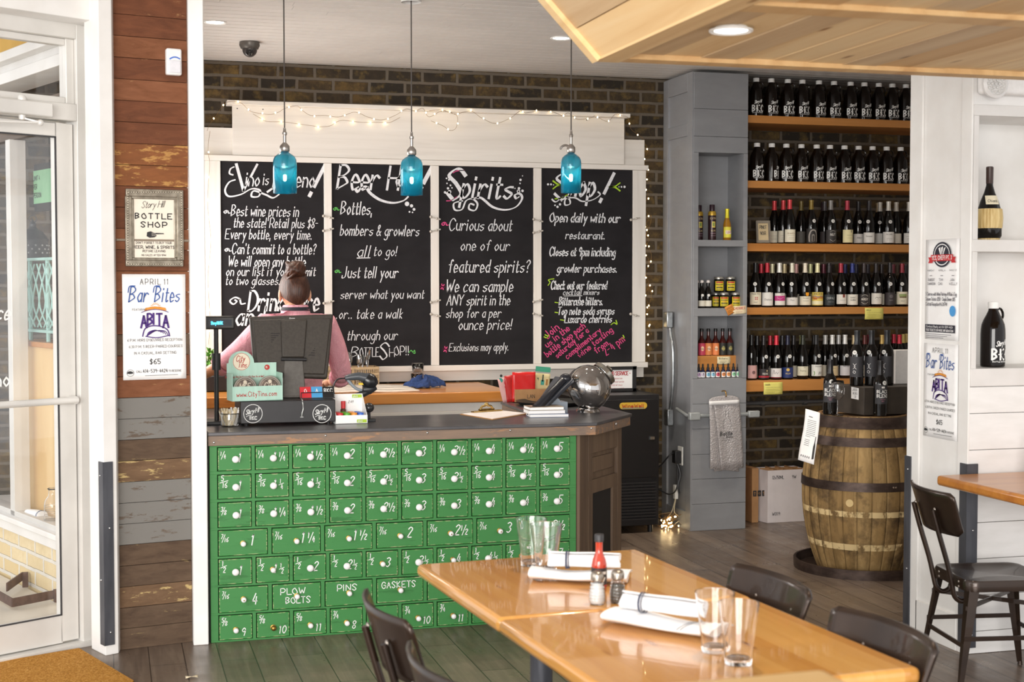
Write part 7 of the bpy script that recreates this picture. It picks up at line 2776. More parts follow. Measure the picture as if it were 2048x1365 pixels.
# ---------------------------------------------------------------- wine chiller with framed sign
fz1 = 0.915
T = thing('wine_chiller', 'black wine chiller with a small oval badge and vent slats, beside the grey column', 'wine chiller', (3.2, 8.70, 0))
w = MB(T)
w.box(2.86, 8.72, 0.05, 3.475, 9.16, fz1)
w.build('cabinet', mat('chiller_black', '201d1e', '191718', 20, rough=0.4), T, bevel=0.004)
w = MB(T)
w.box(2.87, 8.70, 0.37, 3.465, 8.72, fz1 - 0.03)
d = w.build('door', P('191718', 0.35), T, bevel=0.003)
w = MB(T)
w.box(3.40, 8.685, 0.62, 3.43, 8.70, 0.64)
w.build('lock', STEEL, d)
w = MB(T)
for k in range(13):
 w.box(2.90, 8.703, 0.09 + 0.02 * k, 3.45, 8.719, 0.10 + 0.02 * k)
w.build('vent_slats', P('221f20', 0.5), T)
w = MB(T)
for x in (2.90, 3.43):
 for y in (8.76, 9.1):
  w.cyl((x, y, 0), (x, y, 0.05), 0.018, n=10)
w.build('feet', BLACKP, T)
w = MB(T)
ba, bb = onY(1239, 806, 8.698), onY(1294, 818, 8.698)
pts = []
h = (ba.z - bb.z) / 2
for k in range(9):
 a = -PI / 2 + PI * k / 8
 pts.append((bb.x - h + h * math.cos(a), (ba.z + bb.z) / 2 + h * math.sin(a)))
for k in range(9):
 a = PI / 2 + PI * k / 8
 pts.append((ba.x + h + h * math.cos(a), (ba.z + bb.z) / 2 + h * math.sin(a)))
w.m = 0
w.extrude([Vector((x, 8.6995, z)) for x, z in pts], (0, -0.004, 0))
w.m = 1
fn = sheet((ba.x + 0.018, 8.6945, bb.z), (1, 0, 0), (0, 0, 1))
write(w, 'WineWell', fn, 0, 0.011, 0.02, 0.15, pen=0.22)
w.m = 2
ribbons(w, [[Vector((0, 0.006, 0)), Vector((0.15, 0.006, 0))]], fn, 0.004)
w.build('badge', [P('d9b13c', 0.4), P('c23a2c', 0.4), P('3a7fae', 0.4)], T)
sy = 8.98
a, b = onY(1165, 781, sy), onY(1272, 733, sy)
a.z = fz1 + 0.002
T = thing('framed_service_notice', 'black framed growler filling notice standing on the wine chiller', 'sign', ((a.x + b.x) / 2, sy, a.z))
w = MB(T)
for x0, z0, x1, z1 in ((a.x, a.z, b.x, a.z + 0.022), (a.x, b.z - 0.022, b.x, b.z), (a.x, a.z, a.x + 0.028, b.z), (b.x - 0.028, a.z, b.x, b.z)):
 w.box(x0, sy - 0.012, z0, x1, sy + 0.012, z1)
w.build('frame', BLACKP, T, bevel=0.002)
w = MB(T)
w.box(a.x + 0.027, sy - 0.004, a.z + 0.021, b.x - 0.027, sy + 0.008, b.z - 0.021)
w.build('paper', PAPER, T)
w = MB(T)
fn = sheet((a.x + 0.03, sy - 0.0055, a.z), (1, 0, 0), (0, 0, 1))
H, W = b.z - a.z, b.x - a.x
write(w, 'GROWLER FILLING SERVICE -', fn, 0.004, H - 0.058, 0.024, W - 0.075, pen=0.19)
for i, t in enumerate(('KEEPS IN REFRIGERATOR', 'DO NOT FILL WITH HOT WATER', 'BEST IN MINUTES OF COLD', 'RINSE AS YOU WANT')):
 write(w, t, fn, 0.10 + 0.012 * (i % 2), H - 0.085 - 0.022 * i, 0.008, 0.15, pen=0.16)
w.build('lettering', P('b53a3e', 0.7), T)
w = MB(T)
w.beam(((a.x + b.x) / 2, sy + 0.012, b.z - 0.05), ((a.x + b.x) / 2, sy + 0.075, a.z), 0.05, 0.004)
w.build('easel_back', BLACKP, T)
# ---------------------------------------------------------------- oak barrel display
bcx, bcy = onY(1725, 1000, 7.32).x, 7.32
BW = NT('old_barrel_oak')
def _bw():
 m = BW
 tc, sp = m.n('TexCoord'), m.n('SeparateXYZ')
 m.l(tc.outputs['Object'], sp.inputs[0])
 an = m.n('Math', operation='ARCTAN2')
 m.l(sp.outputs[1], an.inputs[0]); m.l(sp.outputs[0], an.inputs[1])
 st = m.n('Math', operation='MULTIPLY'); m.l(an.outputs[0], st.inputs[0]); st.inputs[1].default_value = 3.6
 fl = m.n('Math', operation='FLOOR'); m.l(st.outputs[0], fl.inputs[0])
 wn = m.n('TexWhiteNoise', noise_dimensions='1D'); m.l(fl.outputs[0], wn.inputs['W'])
 g = m.noise(m.coord((16, 16, 1.6)), 1.6, 6, 0.65, 0.6)
 col = m.ramp(g, [(0.25, C('66502f')), (0.5, C('937549')), (0.75, C('b99a68'))])
 col = m.mix(0.4, col, m.ramp(wn.outputs[0], [(0.0, C('5e4a30')), (0.5, C('937549')), (1.0, C('c4a470'))]))
 s = m.noise(m.coord((3.2, 3.2, 3.0)), 1.6, 7, 0.7)
 col = m.mix(m.ramp(s, [(0.46, (0, 0, 0, 1)), (0.66, (0.9, 0.9, 0.9, 1))]), col, C('382b1f'))
 r = m.noise(m.coord((7, 7, 4)), 2.2, 5, 0.7)
 # pale rings where old hoops used to sit
 for zc_, hw in ((0.155, 0.018), (0.345, 0.016)):
  d = m.n('Math', operation='SUBTRACT'); m.l(sp.outputs[2], d.inputs[0]); d.inputs[1].default_value = zc_
  ab = m.n('Math', operation='ABSOLUTE'); m.l(d.outputs[0], ab.inputs[0])
  lt = m.n('Math', operation='LESS_THAN'); m.l(ab.outputs[0], lt.inputs[0]); lt.inputs[1].default_value = hw
  mu = m.n('Math', operation='MULTIPLY'); m.l(lt.outputs[0], mu.inputs[0])
  m.l(m.ramp(r, [(0.42, (0, 0, 0, 1)), (0.5, (0.85, 0.85, 0.85, 1))]), mu.inputs[1])
  col = m.mix(mu.outputs[0], col, C('e2c894'))
 m.l(col, m.b.inputs['Base Color'])
 m.bump(g, 0.002, 0.6)
 m.set(rough=0.75, spec=0.3)
_bw()
T = thing('oak_barrel', 'old oak wine barrel with dark steel hoops, standing in a steel tray', 'barrel', (bcx, bcy, 0.012))
BH = 0.885
def BR(z):
 t = (z / BH) * 2 - 1
 return 0.345 - 0.088 * abs(t) ** 2.0
prof = [(BR(BH * k / 24), BH * k / 24) for k in range(25)]
w = MB()
ns = 26
for i in range(ns):
 a0, a1 = 2 * PI * (i + 0.03) / ns, 2 * PI * (i + 0.97) / ns
 j = random.uniform(-0.0015, 0.0015)
 vs, fs = [], []
 for r, z in prof:
  for a, dr in ((a0, -0.004), (a0 + 0.015, 0), ((a0 + a1) / 2, 0.001), (a1 - 0.015, 0), (a1, -0.004)):
   vs.append(((r + dr + j) * math.cos(a), (r + dr + j) * math.sin(a), z))
 for k in range(len(prof) - 1):
  for q in range(4):
   fs.append((k * 5 + q, k * 5 + q + 1, (k + 1) * 5 + q + 1, (k + 1) * 5 + q))
 w.add(vs, fs, True)
w.lathe([(BR(z) - 0.006, z) for z in (0.0, 0.2, 0.44, 0.7, BH)], 40)
w.build('staves', BW.mat, T)
w = MB()
w.lathe([(0, BH - 0.012), (BR(BH) - 0.004, BH - 0.012)], 40)
w.lathe([(BR(BH) - 0.02, BH - 0.03), (BR(BH) - 0.02, BH + 0.002), (BR(BH) + 0.001, BH + 0.002)], 40)
w.build('head', wood('barrel_head_oak', '5e4026', '7a5634', '94703f', 'X', rough=0.6), T)
HOOP = mat('rusty_hoop_steel', '55463f', '3c302b', 14, (1, 1, 2), rough=0.42, metal=0.65)
for z0, z1 in ((BH - 0.068, BH - 0.004), (BH - 0.165, BH - 0.115), (0.475, 0.525), ):
 w = MB()
 w.lathe([(BR(z0) + 0.001, z0), (BR(z0) + 0.0055, z0), (BR(z1) + 0.0055, z1), (BR(z1) + 0.001, z1)], 56)
 w.build('hoop', HOOP, T)
w = MB()
for da in (-0.02, 0.02):
 a = -PI / 2 + da
 w.ball(((BR(0.5) + 0.006) * math.cos(a), (BR(0.5) + 0.006) * math.sin(a), 0.5), 0.008, 10, 6)
w.build('hoop_rivets', P('7a6a5e', 0.4, 0.7), T)
w = MB()
a = -PI / 2 - 0.72
w.T = Matrix.Translation(((BR(0.41) + 0.001) * math.cos(a), (BR(0.41) + 0.001) * math.sin(a), 0.41)) @ Matrix.Rotation(a + PI / 2, 4, 'Z') @ Matrix.Rotation(PI / 2, 4, 'X')
w.cyl((0, 0, -0.01), (0, 0, 0.003), 0.021, n=20)
w.build('bung', P('d9bd85', 0.7), T)
w = MB()
w.T = Matrix.Translation((bcx, bcy, 0))
w.lathe([(0, 0.004), (0.372, 0.004), (0.376, 0.055), (0.390, 0.055), (0.388, 0.0), (0, 0.0)], 56)
o = w.build('barrel_tray', HOOP)
props(o, 'round dark steel tray on the floor holding the oak barrel', 'tray')
zT = 0.012 + BH + 0.002

PROF['claret'] = [(0, 0), (0.034, 0.0), (0.0385, 0.004), (0.0385, 0.175), (0.0365, 0.196), (0.026, 0.219), (0.0165, 0.236), (0.0150, 0.250), (0.0148, 0.297), (0.0162, 0.298), (0.0162, 0.312), (0, 0.312)]
BLK = [('r', 'e6e3de', -0.008, 0.088, 0.010, 0.098), ('r', '9a9794', -0.022, 0.082, 0.024, 0.083), ('t', 'f0eeea', 'BLACK', 0, 0.060, 0.0175), ('t', 'f0eeea', 'BLEND', 0, 0.036, 0.0175), ('r', 'a06a78', -0.014, 0.024, 0.016, 0.026), ('t', 'a06a78', 'RED', 0, 0.012, 0.006)]
pb = onZ(1660, 823, zT)
def on_barrel(px, py, z=zT):
 return onZ(px, py, z)
b1 = onY(1660, 800, 7.29)
b2 = onY(1763, 800, 7.10)
LB = ('2b2a2d', 0.070, 0.178, 0.046)
_sp = [(d[0], d[1], *[v + (0.0 if False else 0) for v in d[2:]]) if d[0] != 't' else d for d in BLK]
wine(b1.x, 7.29, zT, 'black-labelled bottle with bold white lettering behind the empty wine glass on the barrel', 'claret', '222123', LB, BLK, True, 'black-labelled bottles on the barrel', -0.45, 1.0, pz=0.188, px_=0.006, capz=0.232, name='wine_bottle')
wine(b2.x, 7.115, zT, 'black-labelled bottle with bold white lettering before the dark carton on the barrel', 'claret', '222123', LB, BLK, True, 'black-labelled bottles on the barrel', -0.12, 1.0, pz=0.188, px_=0.010, capz=0.232)
g = onY(1675, 800, 7.20)
T = thing('wine_glass', 'empty stemmed wine glass on the barrel, next to a black-labelled bottle', 'wine glass', (g.x, 7.20, zT))
w = MB()
w.lathe([(0, 0.0015), (0.034, 0.0015), (0.033, 0.004), (0.008, 0.008), (0.0042, 0.02), (0.0038, 0.075), (0.006, 0.088), (0.024, 0.098), (0.036, 0.118), (0.040, 0.142), (0.037, 0.175), (0.033, 0.198)], 28)
w.build('glass', GLASS, T, solid=0.0013)
# dark carton box with note, bottles on it
x0 = on_barrel(1684, 822)
k1, k0 = onY(1728, 800, 7.17), onY(1684, 800, 7.36)
k1.z = k0.z = zT
zbx = onY(1728, 776, 7.17).z
u1n = (k1 - k0).normalized()
poly = [k1, k1 + Vector((0.45, 0.02, 0)), k1 + Vector((0.45, 0.02, 0)) - u1n * 0.30, k1 - u1n * 0.30]
cc = sum(poly, Vector()) / 4
T = thing('dark_carton', 'dark brown carton with a handwritten note, lying on the barrel under three bottles', 'box', (cc.x, cc.y, zT))
w = MB(T)
w.prism([(v.x, v.y) for v in poly], zT, zbx)
w.build('carton', mat('dark_brown_card', '3b332b', '332c25', 20, rough=0.6), T, bevel=0.002)
nn = Vector((u1n.y, -u1n.x, 0))
if nn.y > 0:
 nn = -nn
fn = sheet(k1 - u1n * 0.045 + Vector((0, 0, zbx - zT - 0.068)) + nn * 0.0012, -u1n * -1, (0, 0, 1))
w = MB(T)
w.m = 0
w.add([fn(-0.065, 0), fn(0.0, -0.004), fn(0.0, 0.062), fn(-0.065, 0.066)], [(0, 1, 2, 3)])
w.m = 1
fn = sheet(k1 - u1n * 0.045 + Vector((0, 0, zbx - zT - 0.068)) + nn * 0.002, u1n, (0, 0, 1))
write(w, 'LARGO', fn, -0.056, 0.045, 0.014, 0.046, pen=0.13)
write(w, 'BK RKS', fn, -0.05, 0.024, 0.012, 0.04, pen=0.13)
write(w, '32', fn, -0.034, 0.006, 0.012, pen=0.13)
w.build('note', [PAPER, P('6a6668', 0.7)], T)
EXO = [('c', 'c9c6c4', [(-0.012, 0.075), (0, 0.06), (-0.012, 0.045)], 0.003), ('c', 'c9c6c4', [(0.006, 0.075), (-0.006, 0.06), (0.006, 0.045)], 0.003), ('c', 'c9c6c4', [(-0.008, 0.036), (0.002, 0.03), (-0.002, 0.02), (-0.012, 0.026), (-0.008, 0.036)], 0.003)]
for px, lbl, rz in ((1714, 'dark bottle on the carton, the one beside the wine glass', -0.75), (1743, 'dark bottle on the carton, middle of the three', -0.8), (1774, 'dark bottle on the carton, next to the white box', -0.9)):
 p = onY(px, 700, 7.34)
 wine(p.x, 7.34, zbx, lbl, 'claret', '2a2a2c', ('343337', 0.05, 0.165, 0.044), EXO, True, 'dark bottles on the carton', rz, 1.02, pz=0.188, px_=-0.004, capz=0.232)
p = onY(1791, 740, 7.38)
T = thing('white_carton', 'plain white box standing on the dark carton at the white wall edge', 'box', (p.x + 0.045, 7.40, zbx))
w = MB()
w.box(-0.045, -0.02, 0.001, 0.08, 0.06, 0.198)
w.build('carton', P('e6e3e0', 0.6), T, bevel=0.002)
# paper sheet taped to the barrel
pa, pb_, pc2, pd2 = onY(1611, 818, 7.28), onY(1640, 826, 7.20), onY(1629, 930, 7.08), onY(1597, 920, 7.18)
T = thing('tasting_sheet', 'white printed tasting sheet with a bottle picture hanging on the side of the barrel', 'paper', tuple((pa + pc2) / 2))
w = MB(T)
sfn = lambda u, v: pa.lerp(pb_, u).lerp(pd2.lerp(pc2, u), v) + Vector((0.004 * math.sin(5 * v), -0.006 * math.sin(PI * u), 0))
w.grid(sfn, 8, 12)
w.build('paper', PAPER, T, solid=0.0006)
w = MB(T)
off = (pb_ - pa).cross(pd2 - pa).normalized()
if off.y > 0:
 off = -off
fn = lambda x, y: sfn(x, y) + off * 0.0015
for k in range(14):
 v = 0.2 + 0.035 * k + (0.03 if k > 9 else 0)
 ribbons(w, [[Vector((0.2, v, 0)), Vector((0.78 if k < 9 else 0.5, v, 0))]], fn, 0.008)
ribbons(w, [[Vector((0.25, 0.13, 0)), Vector((0.5, 0.135, 0))]], fn, 0.014)
blob(w, [(0.80, 0.92), (0.94, 0.90), (0.93, 0.66), (0.89, 0.6), (0.88, 0.48), (0.84, 0.48), (0.83, 0.6), (0.79, 0.68)], fn)
for k in range(5):
 dot(w, 0.15 + 0.12 * k, 0.9, 0.025, fn, 8)
w.build('print', INK, T)

# ---------------------------------------------------------------- cartons on the floor under the shelves
q0, q1, q2 = onZ(1521, 1038, 0), onZ(1535, 1047, 0), onZ(1612, 1044, 0)
ux, uy = Vector((1, 0.02, 0)).normalized(), Vector((-0.02, 1, 0)).normalized()
zwb = onY(1537, 942, q1.y).z
p_ = [q1, q1 + ux * 0.30, q1 + ux * 0.30 + uy * 0.19, q1 + uy * 0.19 - ux * 0.045]
T = thing('white_wine_carton', 'open white bottle carton printed 12x750ML on the floor beside the barrel', 'cardboard box', tuple(sum(p_, Vector()) / 4))
w = MB(T)
pin = [q1 + ux * 0.004 + uy * 0.004, q1 + ux * 0.296 + uy * 0.004, q1 + ux * 0.296 + uy * 0.186, q1 - ux * 0.04 + uy * 0.186]
for i in range(4):
 a, b, c, d = p_[i], p_[(i + 1) % 4], pin[(i + 1) % 4], pin[i]
 w.prism([(v.x, v.y) for v in (a, b, c, d)], 0.001, zwb)
w.prism([(v.x, v.y) for v in pin], 0.001, 0.006)
w.build('carton', mat('white_card', 'e4dcdc', 'dcd4d4', 8, rough=0.7), T)
w = MB(T)
for k in range(1, 4):
 a = q1 + ux * (0.296 * k / 4)
 w.beam(a + uy * 0.006 + Vector((0, 0, zwb * 0.5 + 0.0)), a + uy * 0.184 + Vector((0, 0, zwb * 0.5)), 0.003, zwb * 1.04)
for k in range(1, 3):
 a = q1 + uy * (0.19 * k / 3)
 w.beam(a + ux * 0.005 + Vector((0, 0, zwb * 0.49)), a + ux * 0.295 + Vector((0, 0, zwb * 0.49)), 0.003, zwb * 1.03)
w.build('dividers', KRAFT, T)
w = MB(T)
fn = sheet(q1 - uy * 0.0012, ux, (0, 0, 1))
write(w, '12x750ML', fn, 0.035, zwb - 0.06, 0.022, 0.085, pen=0.12)
write(w, '9W', fn, 0.185, zwb - 0.06, 0.022, 0.03, pen=0.12)
write(w, 'W0119', fn, 0.035, 0.05, 0.022, 0.058, pen=0.12)
w.build('print', INK, T)
k0, k1 = onZ(1497, 1047, 0), onZ(1532, 1044, 0)
zk = onY(1515, 937, k0.y).z
T = thing('brown_carton', 'tall brown cardboard carton with three black symbols, between grey column and white carton', 'cardboard box', ((k0.x + k1.x) / 2, k0.y + 0.1, 0))
w = MB(T)
w.box(k0.x + 0.024, k0.y, 0.001, q1.x - 0.052, k0.y + 0.2, zk)
w.build('carton', KRAFT, T, bevel=0.002)
w = MB(T)
fn = sheet((k0.x + 0.028, k0.y - 0.0012, onY(1500, 994, k0.y).z), (1, 0, 0), (0, 0, 1))
for k in range(3):
 w.m = 0
 x = 0.004 + 0.034 * k
 w.add([fn(x, 0), fn(x + 0.026, 0), fn(x + 0.026, 0.04), fn(x, 0.04)], [(0, 1, 2, 3)])
w.m = 1
fn = sheet((k0.x + 0.028, k0.y - 0.0020, onY(1500, 994, k0.y).z), (1, 0, 0), (0, 0, 1))
for k in range(3):
 x = 0.017 + 0.034 * k
 if k == 1:
  curl(w, [(x - 0.008, 0.02), (x, 0.014), (x + 0.008, 0.02), (x, 0.026), (x - 0.008, 0.02)], fn, 0.002)
 else:
  ribbons(w, [[Vector((x, 0.008, 0)), Vector((x, 0.03, 0))], [Vector((x - 0.006, 0.024, 0)), Vector((x, 0.032, 0)), Vector((x + 0.006, 0.024, 0))]], fn, 0.003)
w.build('symbols', [INK, KRAFT], T)

# ---------------------------------------------------------------- pendants made from siphon bottles
FILA = glow('filament_light', (1.0, 0.95, 0.80, 1), 30.0)
BULBG = pane('lamp_bulb_glass', (0.95, 1.0, 0.9, 1), 0.15)


def pendant(px, ytop_neck, ybot, py_head, lbl, lever=False, Y=6.95, s=1.0):
 p = onY(px, ybot, Y)
 zb_ = p.z
 zt_ = onY(px, ytop_neck, Y).z
 T = thing('bottle_pendant_lamp', lbl, 'pendant lamp', (p.x, Y, zb_), random.uniform(-0.2, 0.2), 'siphon bottle pendants')
 h = zt_ - zb_
 r = 0.057 * s
 w = MB()
 w.lathe([(r, 0.0), (r, h * 0.74), (r * 0.97, h * 0.79), (r * 0.86, h * 0.86), (r * 0.62, h * 0.915), (r * 0.40, h * 0.95), (r * 0.33, h * 0.97), (r * 0.33, h)], 40)
 w.build('glass_bottle', BLUEGLASS, T, solid=0.003)
 w = MB()
 w.lathe([(r * 0.36, h - 0.004), (r * 0.42, h), (r * 0.42, h + 0.022), (r * 0.25, h + 0.034), (r * 0.14, h + 0.04), (r * 0.14, h + 0.075), (r * 0.2, h + 0.078), (r * 0.2, h + 0.088), (r * 0.13, h + 0.092), (r * 0.11, h + 0.11), (0, h + 0.112)], 20)
 if lever:
  w.tube(catmull([(-0.012, 0, h + 0.028), (-0.03, 0, h + 0.034), (-0.048, 0, h + 0.026), (-0.056, 0, h + 0.012)], 4), [0.006] * 12 + [0.003], 8)
 w.build('siphon_head', P('b0aaa4', 0.3, 0.85), T)
 w = MB()
 w.tube([(0, 0, h + 0.108), (0, 0, ZC - zb_)], 0.0033, 8)
 w.build('cord', P('4a4440', 0.7), T)
 w = MB()
 w.lathe([(0.05, ZC - zb_ - 0.018), (0.052, ZC - zb_ - 0.001), (0, ZC - zb_ - 0.001)], 20)
 w.build('ceiling_cup', P('d9d6d3', 0.5), T)
 w = MB()
 w.lathe([(0, h * 0.66), (0.017, h * 0.66), (0.018, h * 0.9), (0, h * 0.92)], 18)
 w.build('lamp_socket', P('7fb0b0', 0.4), T)
 w = MB()
 w.lathe([(0, h * 0.16), (0.012, h * 0.17), (0.026, h * 0.26), (0.030, h * 0.36), (0.026, h * 0.48), (0.014, h * 0.6), (0.012, h * 0.66)], 24)
 b_ = w.build('bulb', BULBG, T)
 w = MB()
 for k in range(7):
  a = 2 * PI * k / 7
  w.tube([(0.006 * math.cos(a), 0.006 * math.sin(a), h * 0.52), (0.013 * math.cos(a + 0.3), 0.013 * math.sin(a + 0.3), h * 0.30)], 0.0045, 6)
 w.ball((0, 0, h * 0.37), (0.015, 0.015, 0.019), 12, 8)
 w.build('filament', FILA, b_)
 return T


pendant(570, 302, 387, 290, 'blue siphon bottle pendant lamp over the till end of the counter')
pendant(823.5, 309, 391, 300, 'blue siphon bottle pendant lamp, middle of the three over the counter', s=0.96)
pendant(1142, 304, 386, 300, 'blue siphon bottle pendant lamp with curved lever, over the counter corner', True, s=0.91)

# dome camera and motion sensor
p = onZ(499, 84, ZC)
T = thing('dome_camera', 'small dark dome security camera on the white plank ceiling', 'security camera', (p.x, p.y, ZC))
w = MB()
w.lathe([(0, -0.001), (0.058, -0.001), (0.06, -0.02), (0.05, -0.04), (0, -0.042)], 28)
w.build('base', P('6a6560', 0.35, 0.4), T)
w = MB()
w.ball((0, -0.008, -0.045), (0.043, 0.043, 0.045), 22, 12)
w.build('eyeball', P('4a4644', 0.3, 0.3), T)
w = MB()
w.T = Matrix.Translation((-0.004, -0.045, -0.062)) @ Matrix.Rotation(1.15, 4, 'X')
w.cyl((0, 0, -0.012), (0, 0, 0.006), 0.020, n=18)
w.ball((0, 0, 0.006), (0.011, 0.011, 0.006), 14, 8)
w.build('lens', P('151414', 0.1), T)


def apt(px, py, off=0.0):
 s, z = onV(px, py, A0 + na * 0.018, ua)
 return A0 + na * (0.018 - off) + ua * s + Vector((0, 0, z))


def asheet(px, py, off):
 return sheet(apt(px, py, off), ua, (0, 0, 1))


MPA = (apt(360, 500) - apt(260, 500)).length / 100.0
T = thing('motion_sensor', 'white motion sensor high on the reclaimed plank wall', 'sensor', tuple(apt(345, 128)))
w = MB(T)
a, b = apt(330, 152), apt(361, 100)
def abox(mb, px0, py0, px1, py1, o0, o1):
 a, b = apt(px0, py1), apt(px1, py0)
 q = [a - na * o0, Vector((b.x, b.y, a.z)) - na * o0, Vector((b.x, b.y, a.z)) - na * o1, a - na * o1]
 mb.prism([(v.x, v.y) for v in q], a.z, b.z)
abox(w, 330, 100, 360, 151, 0, 0.034)
w.build('housing', P('eceae8', 0.4), T, bevel=0.008)
w = MB(T)
abox(w, 334, 124, 357, 147, 0.034, 0.040)
w.build('lens_window', P('dcdbe0', 0.3), T, bevel=0.004)
w = MB(T)
curl(w, [(0, 0), (0.014, 0.008), (0.03, 0.009), (0.044, 0.003)], asheet(336, 120, 0.0355), 0.006)
w.build('blue_light_strip', P('4a74c8', 0.3), T)

# framed bottle-shop sign
T = thing('framed_shop_sign', 'ornate pewter frame with a cream bottle shop notice on the plank wall', 'picture frame', tuple(apt(308, 457)))
PEW = mat('pewter_frame', 'a39a8b', '857c6e', 40, rough=0.35, metal=0.7)
w = MB(T)
for px0, py0, px1, py1 in ((250, 381, 365, 393), (250, 521, 365, 533), (250, 393, 262, 521), (353, 393, 365, 521)):
 abox(w, px0, py0, px1, py1, 0.002, 0.018)
for px0, py0, px1, py1 in ((262, 393, 353, 398), (262, 516, 353, 521), (262, 398, 267, 516), (348, 398, 353, 516)):
 abox(w, px0, py0, px1, py1, 0.002, 0.010)
w.build('frame', PEW, T, bevel=0.003)
w = MB(T)
for k in range(30):
 for px in (254, 361):
  w.ball(apt(px, 386 + k * 4.9, 0.019), (0.0042, 0.0042, 0.005), 6, 4)
for k in range(22):
 for py in (385, 529):
  w.ball(apt(256 + k * 4.9, py, 0.019), (0.005, 0.0042, 0.0042), 6, 4)
w.build('beaded_moulding', PEW, T)
w = MB(T)
abox(w, 266, 397, 349, 517, 0.003, 0.006)
w.build('card', mat('cream_card', 'e9dfd0', 'e2d7c6', 10, rough=0.7), T)
w = MB(T)
fn = asheet(307, 517, 0.0072)
S_ = MPA
write(w, 'Story Hill', fn, -24 * S_, 100 * S_, 13 * S_, 48 * S_, pen=0.07, slant=0.35, rise=0.06, gap=0.08)
write(w, 'BOTTLE', fn, 0, 79 * S_, 10.5 * S_, 72 * S_, pen=0.2, align='c', gap=0.3) if False else write(w, 'BOTTLE', fn, -36 * S_, 79 * S_, 10.5 * S_, 73 * S_, pen=0.2, gap=0.34)
write(w, 'SHOP', fn, -25 * S_, 62 * S_, 10.5 * S_, 52 * S_, pen=0.2, gap=0.34)
write(w, "DON'T FORGET TO BUY YOUR", fn, -35 * S_, 29 * S_, 4.0 * S_, 71 * S_, pen=0.17)
write(w, 'BEER, WINE, & SPIRITS', fn, -41 * S_, 19.5 * S_, 5.6 * S_, 83 * S_, pen=0.19)
write(w, 'BEFORE LEAVING', fn, -22 * S_, 12.5 * S_, 4.0 * S_, 45 * S_, pen=0.17)
write(w, 'NO SALES AFTER 9PM', fn, -24 * S_, 4.5 * S_, 3.4 * S_, 48 * S_, pen=0.17)
blob(w, [(x * S_, y * S_) for x, y in ((-14, 44), (-13, 52), (-6, 54), (2, 51), (20, 50.5), (21, 48.6), (4, 48), (6, 45), (2, 42), (-8, 41))], fn)
w.build('lettering', INK, T)
w = MB(T)
fn2 = asheet(307, 517, 0.0078)
for y in (50.5, 47.8, 45.2):
 curl(w, [(-4 * S_, y * S_), (0, (y + 0.6) * S_), (4 * S_, y * S_)], fn2, 0.0012)
w.build('hand_engraving', P('e2d7c6', 0.7), T)
w = MB()
a, b = apt(232, 480, 0.004), apt(383, 482, 0.004)
w.tube([a, b], 0.0055, 8)
o = w.build('wall_cable', P('8d7f6f', 0.5))
props(o, 'thin painted cable run crossing the planks behind the framed sign', 'cable')


